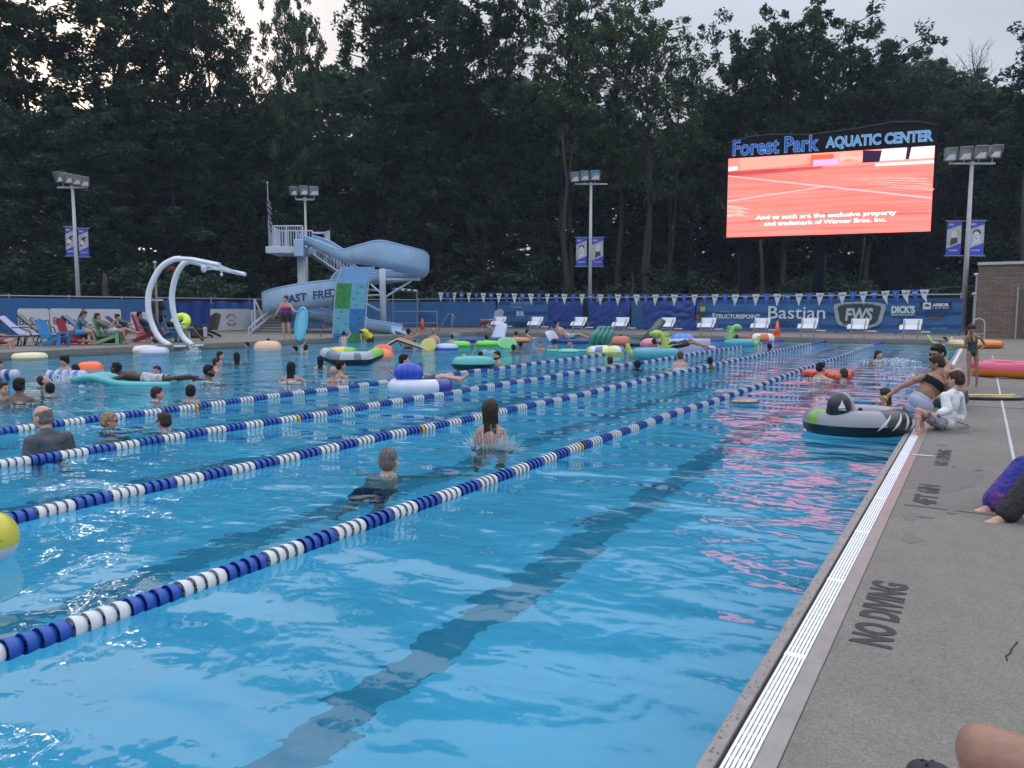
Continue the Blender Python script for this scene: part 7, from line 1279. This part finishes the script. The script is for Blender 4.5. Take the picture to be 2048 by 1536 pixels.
# people on the west deck
def seated(lab, u, vb, X, rz, skin, hair, clothes, s=1.0, z=0.0, recline=.25, face=0, arms_=None, legs_=None, grp='people on the left deck', **k):
    p = onX(u, vb, X); J = dict(pel=(0, -.05, .46), neck=(0, -.05-.50*math.sin(recline), .46+.50*math.cos(recline)), head=(0, -.02-.60*math.sin(recline), .48+.63*math.cos(recline)), sL=(-.17, -.05-.43*math.sin(recline), .46+.43*math.cos(recline)), sR=(.17, -.05-.43*math.sin(recline), .46+.43*math.cos(recline)),
         eL=(-.24, .0, .66), eR=(.24, .0, .66), wL=(-.14, .22, .68), wR=(.14, .22, .68), hL=(-.09, .0, .44), hR=(.09, .0, .44), kL=(-.11, .44, .48), kR=(.11, .44, .48), aL=(-.11, .52, .08), aR=(.11, .52, .08)); J.update(arms_ or {}); J.update(legs_ or {})
    return person(lab, (p.x, p.y, DK+z), yaw+rz, J, s, skin, hair, vox=.016, clothes=clothes, face=face, group=grp, **k)
seated('woman with long auburn hair and blue shorts leaning forward on the red chair', 158, 682, XW-2.5, -1.2, 'l', ('a', 'long', .34), (('shirt', cl('4a6478')), ('shorts', cl('2f8cb8'))), recline=-.35, arms_=dict(eL=(-.2, .25, .7), eR=(.2, .25, .7), wL=(-.08, .42, .72), wR=(.08, .42, .72)), hp=-.5)
seated('person in a pale skirt reclining in the green chair holding up a phone', 222, 685, XW-1.9, -1.35, 'm', ('n', 'short'), (('shirt', cl('605c60')), ('shorts', cl('a8a8bc'))), recline=.65, arms_=dict(eR=(.22, .05, .62), wR=(.15, .22, .86)), legs_=dict(kL=(-.1, .45, .55), aL=(-.05, .85, .42)))
p = onX(232, 645, XW-1.9); e = tag(empty('phone', (p.x+.02, p.y, p.z), yaw-1.3), 'dark phone held up by the person in the green chair', 'phone'); MB().box((0, 0, 0), (.075, .01, .15)).build('case', hexm('101014', .3), e, bevel=.004); MB().box((0, -.007, 0), (.066, .003, .135)).build('phone_screen', hexm('20242c', .15), e)
seated('person in black and white striped clothes lying on the dark grey lounger', 262, 672, XW-5.2, -1.3, 'l', ('n', 'bun'), (('shirt', cl('3a4a48')), ('trousers', cl('a0a4ae'))), recline=.8, legs_=dict(kL=(-.1, .5, .50), kR=(.1, .5, .46), aL=(-.1, .9, .42), aR=(.1, .92, .42)))
seated('person in white trousers reclining in the green chair by the arched frame', 358, 682, XW-2.4, -1.2, 'b', ('k', 'short'), (('shirt', cl('20242c')), ('shorts', cl('a8b0ac'))), recline=.9, legs_=dict(kL=(-.12, .50, .52), kR=(.12, .52, .5), aL=(-.12, .8, .08), aR=(.12, .84, .08)))
seated('dark haired person in the dark red chair behind the arched frame', 300, 684, XW-2.6, -1.0, 'm', ('k', 'short'), (('shirt', cl('1c4058')),), recline=.5)
p = onX(314, 682, XW-3.0); person('person in a black tee shirt standing behind the arched frame, seen from behind', (p.x, p.y, DK), yaw+.2, dict(eR=(.27, .05, 1.15), wR=(.16, .12, 1.0)), 1.08, 'm', ('n', 'short'), vox=.016, w=1.1, clothes=(('shirt', cl('15181a'), .03), ('shorts', cl('1c1e22'), .02)), group='people on the left deck')
e, P, T, Rh = person('person lying on a red towel beneath the blue deck chair', tuple(onX(128, 686, XW-3.2)[:2])+(DK,), yaw, dict(pel=(.2, 0, .16), neck=(-.3, 0, .18), head=(-.48, 0, .2), sL=(-.3, .16, .17), sR=(-.3, -.16, .17), eL=(-.1, .3, .1), wL=(.1, .3, .1), eR=(-.5, -.3, .1), wR=(-.7, -.2, .1), hL=(.25, .08, .16), hR=(.25, -.08, .16), kL=(.7, .1, .14), kR=(.7, -.1, .14), aL=(1.1, .1, .12), aR=(1.1, -.1, .12)), .95, 'l', ('a', 'short'), hy=1.57, vox=.018, abs_=True, foot_dir={'L': (1, 0, -.2), 'R': (1, 0, -.2)}, clothes=(('trunks', cl('8a3048')),), group='people on the left deck')
p = onX(130, 688, XW-3.2); e = tag(empty('red_towel', (p.x, p.y, DK), yaw), 'red towel spread on the deck behind the blue chair', 'towel'); MB().grid(12, 4, lambda a, b_: (-.8+1.9*a, -.4+.8*b_, .012+.01*math.sin(a*9+b_*5))).build('cloth', hexm('9a3840', .9), e).modifiers.new('s', 'SOLIDIFY').thickness = .012; MB().tube([(-.8, -.38, .03), (-.8, .38, .03)], .03, 6).build('fold', hexm('883038', .9), e)
seated('person in dark red shorts sitting at the left edge with legs toward the pool', -8, 692, XW-2.2, -1.4, 'l', ('n', 'short'), (('shirt', cl('903038')), ('trunks', cl('8a3038'))), s=.95, z=-.2)
# black tube on the deck, neon ring, pink towel, bag
p = onX(207, 682, XW-3.2); e = tag(empty('black_tube', (p.x, p.y, DK), yaw), 'large black ring tube lying on the deck before the green chair', 'ring float'); k = depth(p)/FPX; MB().torus((0, .3, .20), 33*k-.22, .22, None, 40, 12, sy=.7).build('tube', V('10141c'), e, smooth=True); MB().box((0, .3, .16), (.9, .5, .04)).build('floor_sheet', V('181c24'), e)
p = onX(362, 657, XW-3.4); k = depth(p)/FPX; e = tag(empty('neon_ring', (p.x, p.y, p.z), yaw), 'neon yellow green ring tube held up behind the arched frame', 'ring float'); MB().torus((0, 0, .28), 20*k-.15, .15, Matrix.Rotation(.95, 3, 'X'), 40, 12, sy=1.0).build('tube', mat('vinyl_neon', (.55, .80, .02), .35, .05, 5, coat=.2), e, smooth=True); MB().box((-.2, -.25, .12), (.1, .01, .08), Matrix.Rotation(.6, 3, 'X')).build('print', hexm('1c2414', .6), e)
p = onX(283, 675, XW-3.4); e = tag(empty('pink_towel', (p.x, p.y, DK), yaw), 'pink towel hanging from the back of the dark red chair', 'towel'); MB().grid(8, 12, lambda a, b_: (-.28+.5*a-.1*b_*0+.1*(1-b_), -.05*math.sin(a*8+b_*2), .12+.95*b_*(1-.25*a))).build('cloth', hexm('c0788c', .9), e).modifiers.new('s', 'SOLIDIFY').thickness = .02; MB().tube([(-.15, 0, 1.02), (.1, 0, .85)], .03, 6).build('fold', hexm('b06880', .9), e)
p = onX(396, 670, XW-4.6); e = tag(empty('cooler_bag', (p.x, p.y, DK), yaw), 'black cooler bag with a white side pocket beside the slatted chair', 'bag'); MB().box((0, 0, .2), (.55, .3, .38)).build('bag_body', hexm('101216', .7), e, bevel=.03); MB().box((.32, -.02, .26), (.12, .2, .44)).build('white_bottle', hexm('b0b4b8', .5), e, bevel=.03); MB().torus((0, 0, .38), .16, .015, Matrix.Rotation(PI/2, 3, 'X'), 20, 6, a0=0, a1=PI).build('handle', hexm('101216', .7), e); MB().box((-.08, -.155, .2), (.26, .01, .2)).build('pocket', hexm('3c4044', .7), e)
# woman with a float board at the deck edge below the slide
p = onX(574, 683, XW-.35); k = depth(p)/FPX; hgt = (683-597)*k; s_ = hgt/1.74
e, P, T, Rh = person('woman in a red and purple swim top and black shorts standing below the slide', (p.x, p.y, DK), yaw+PI-.15, dict(eR=(.33, .04, 1.12), wR=(.50, .02, .92), eL=(-.36, .06, 1.14), wL=(-.50, .16, 1.12)), s_, 'l', ('n', 'bun'), w=1.25, lw=1.2, vox=.014, face=1, clothes=(('tankini', mat('tankini_purple', (.09, .02, .26), .6, .5, 6), .016), ('shorts', cl('101016'), .02)), group='people on the left deck', arms='down')
q = MB(); [q.ell(c, r_, None, 12, 8) for c, r_ in ((P['pel'].lerp(P['neck'], .62)+Vector((0, .06*s_, 0)), (.19*s_, .12*s_, .085*s_)),)]; link(remesh(q, .016, 3), 'red_panel', hexm('c82c38', .7), e)
p2 = p+RT*(24*k); e = tag(empty('float_board', (p2.x, p2.y, DK-.02), yaw), 'clear turquoise float board held upright by the standing woman', 'float board'); rot = Matrix.Rotation(.16, 3, 'Y')
q = MB(); H_ = 64*k; S_ = [Vector((.22*math.cos(t), 0, H_/2+H_/2*math.sin(t))) for t in np.linspace(0, 2*PI, 36, endpoint=False)]; q.tube([rot @ v_ for v_ in S_], .06, 8, closed=True); q.build('rim', V('58b8d0'), e, smooth=True); MB().ell(rot @ Vector((0, 0, H_/2)), (.20, .05, H_/2*.93), rot, 20, 14).build('panel', V('7cc8dc'), e, smooth=True); MB().tube([rot @ Vector((.02, -.05, H_*.1)), rot @ Vector((.0, -.06, H_*.5)), rot @ Vector((.03, -.05, H_*.88))], .012, 5).build('seam', V('a8e0e8'), e)
# cones
def cone(lab, u, vb, Y):
    p = onY(u, vb, Y); e = tag(empty('traffic_cone', (p.x, Y, DK), yaw), lab, 'cone', 'orange traffic cones'); m = mat('cone_orange', (.85, .12, .03), .5, .08, 8); MB().cyl((0, 0, .03), (0, 0, .72), .155, .03, 20).build('cone_body', m, e, smooth=True); MB().box((0, 0, .02), (.38, .38, .04)).build('base', m, e, bevel=.01)
cone('orange traffic cone on the far deck between two starting blocks', 1554, 676, 36.6); cone('orange traffic cone by the slide exit at the far left corner', 845, 668, 36.6)
# board lying on the far left corner step
p, k = wp(888, 671); e = tag(empty('entry_step', (p.x, p.y, 0), yaw*0), 'pale concrete entry step at the far left corner of the pool', 'step'); MB().box((0, 0, .05), (1.6, .8, .2)).build('tread', hexm('8a98a0', .7), e, bevel=.02); MB().box((0, .35, .17), (1.6, .25, .05)).build('riser', hexm('7a8890', .7), e)
# ------------------------------------------------------------------ thin blue evening air
hz = MB().box((-30, 45, 14.4), (330, 200, 31)).build('haze', None)
hm = bpy.data.materials.new('haze_air'); hm.use_nodes = True; n = hm.node_tree; n.nodes.clear(); o = n.nodes.new('ShaderNodeOutputMaterial'); v = n.nodes.new('ShaderNodeVolumePrincipled')
v.inputs['Color'].default_value = (.62, .78, 1, 1); v.inputs['Density'].default_value = .00045; n.links.new(v.outputs[0], o.inputs['Volume'])
hz.data.materials.clear(); hz.data.materials.append(hm); tag(hz, kind='stuff')
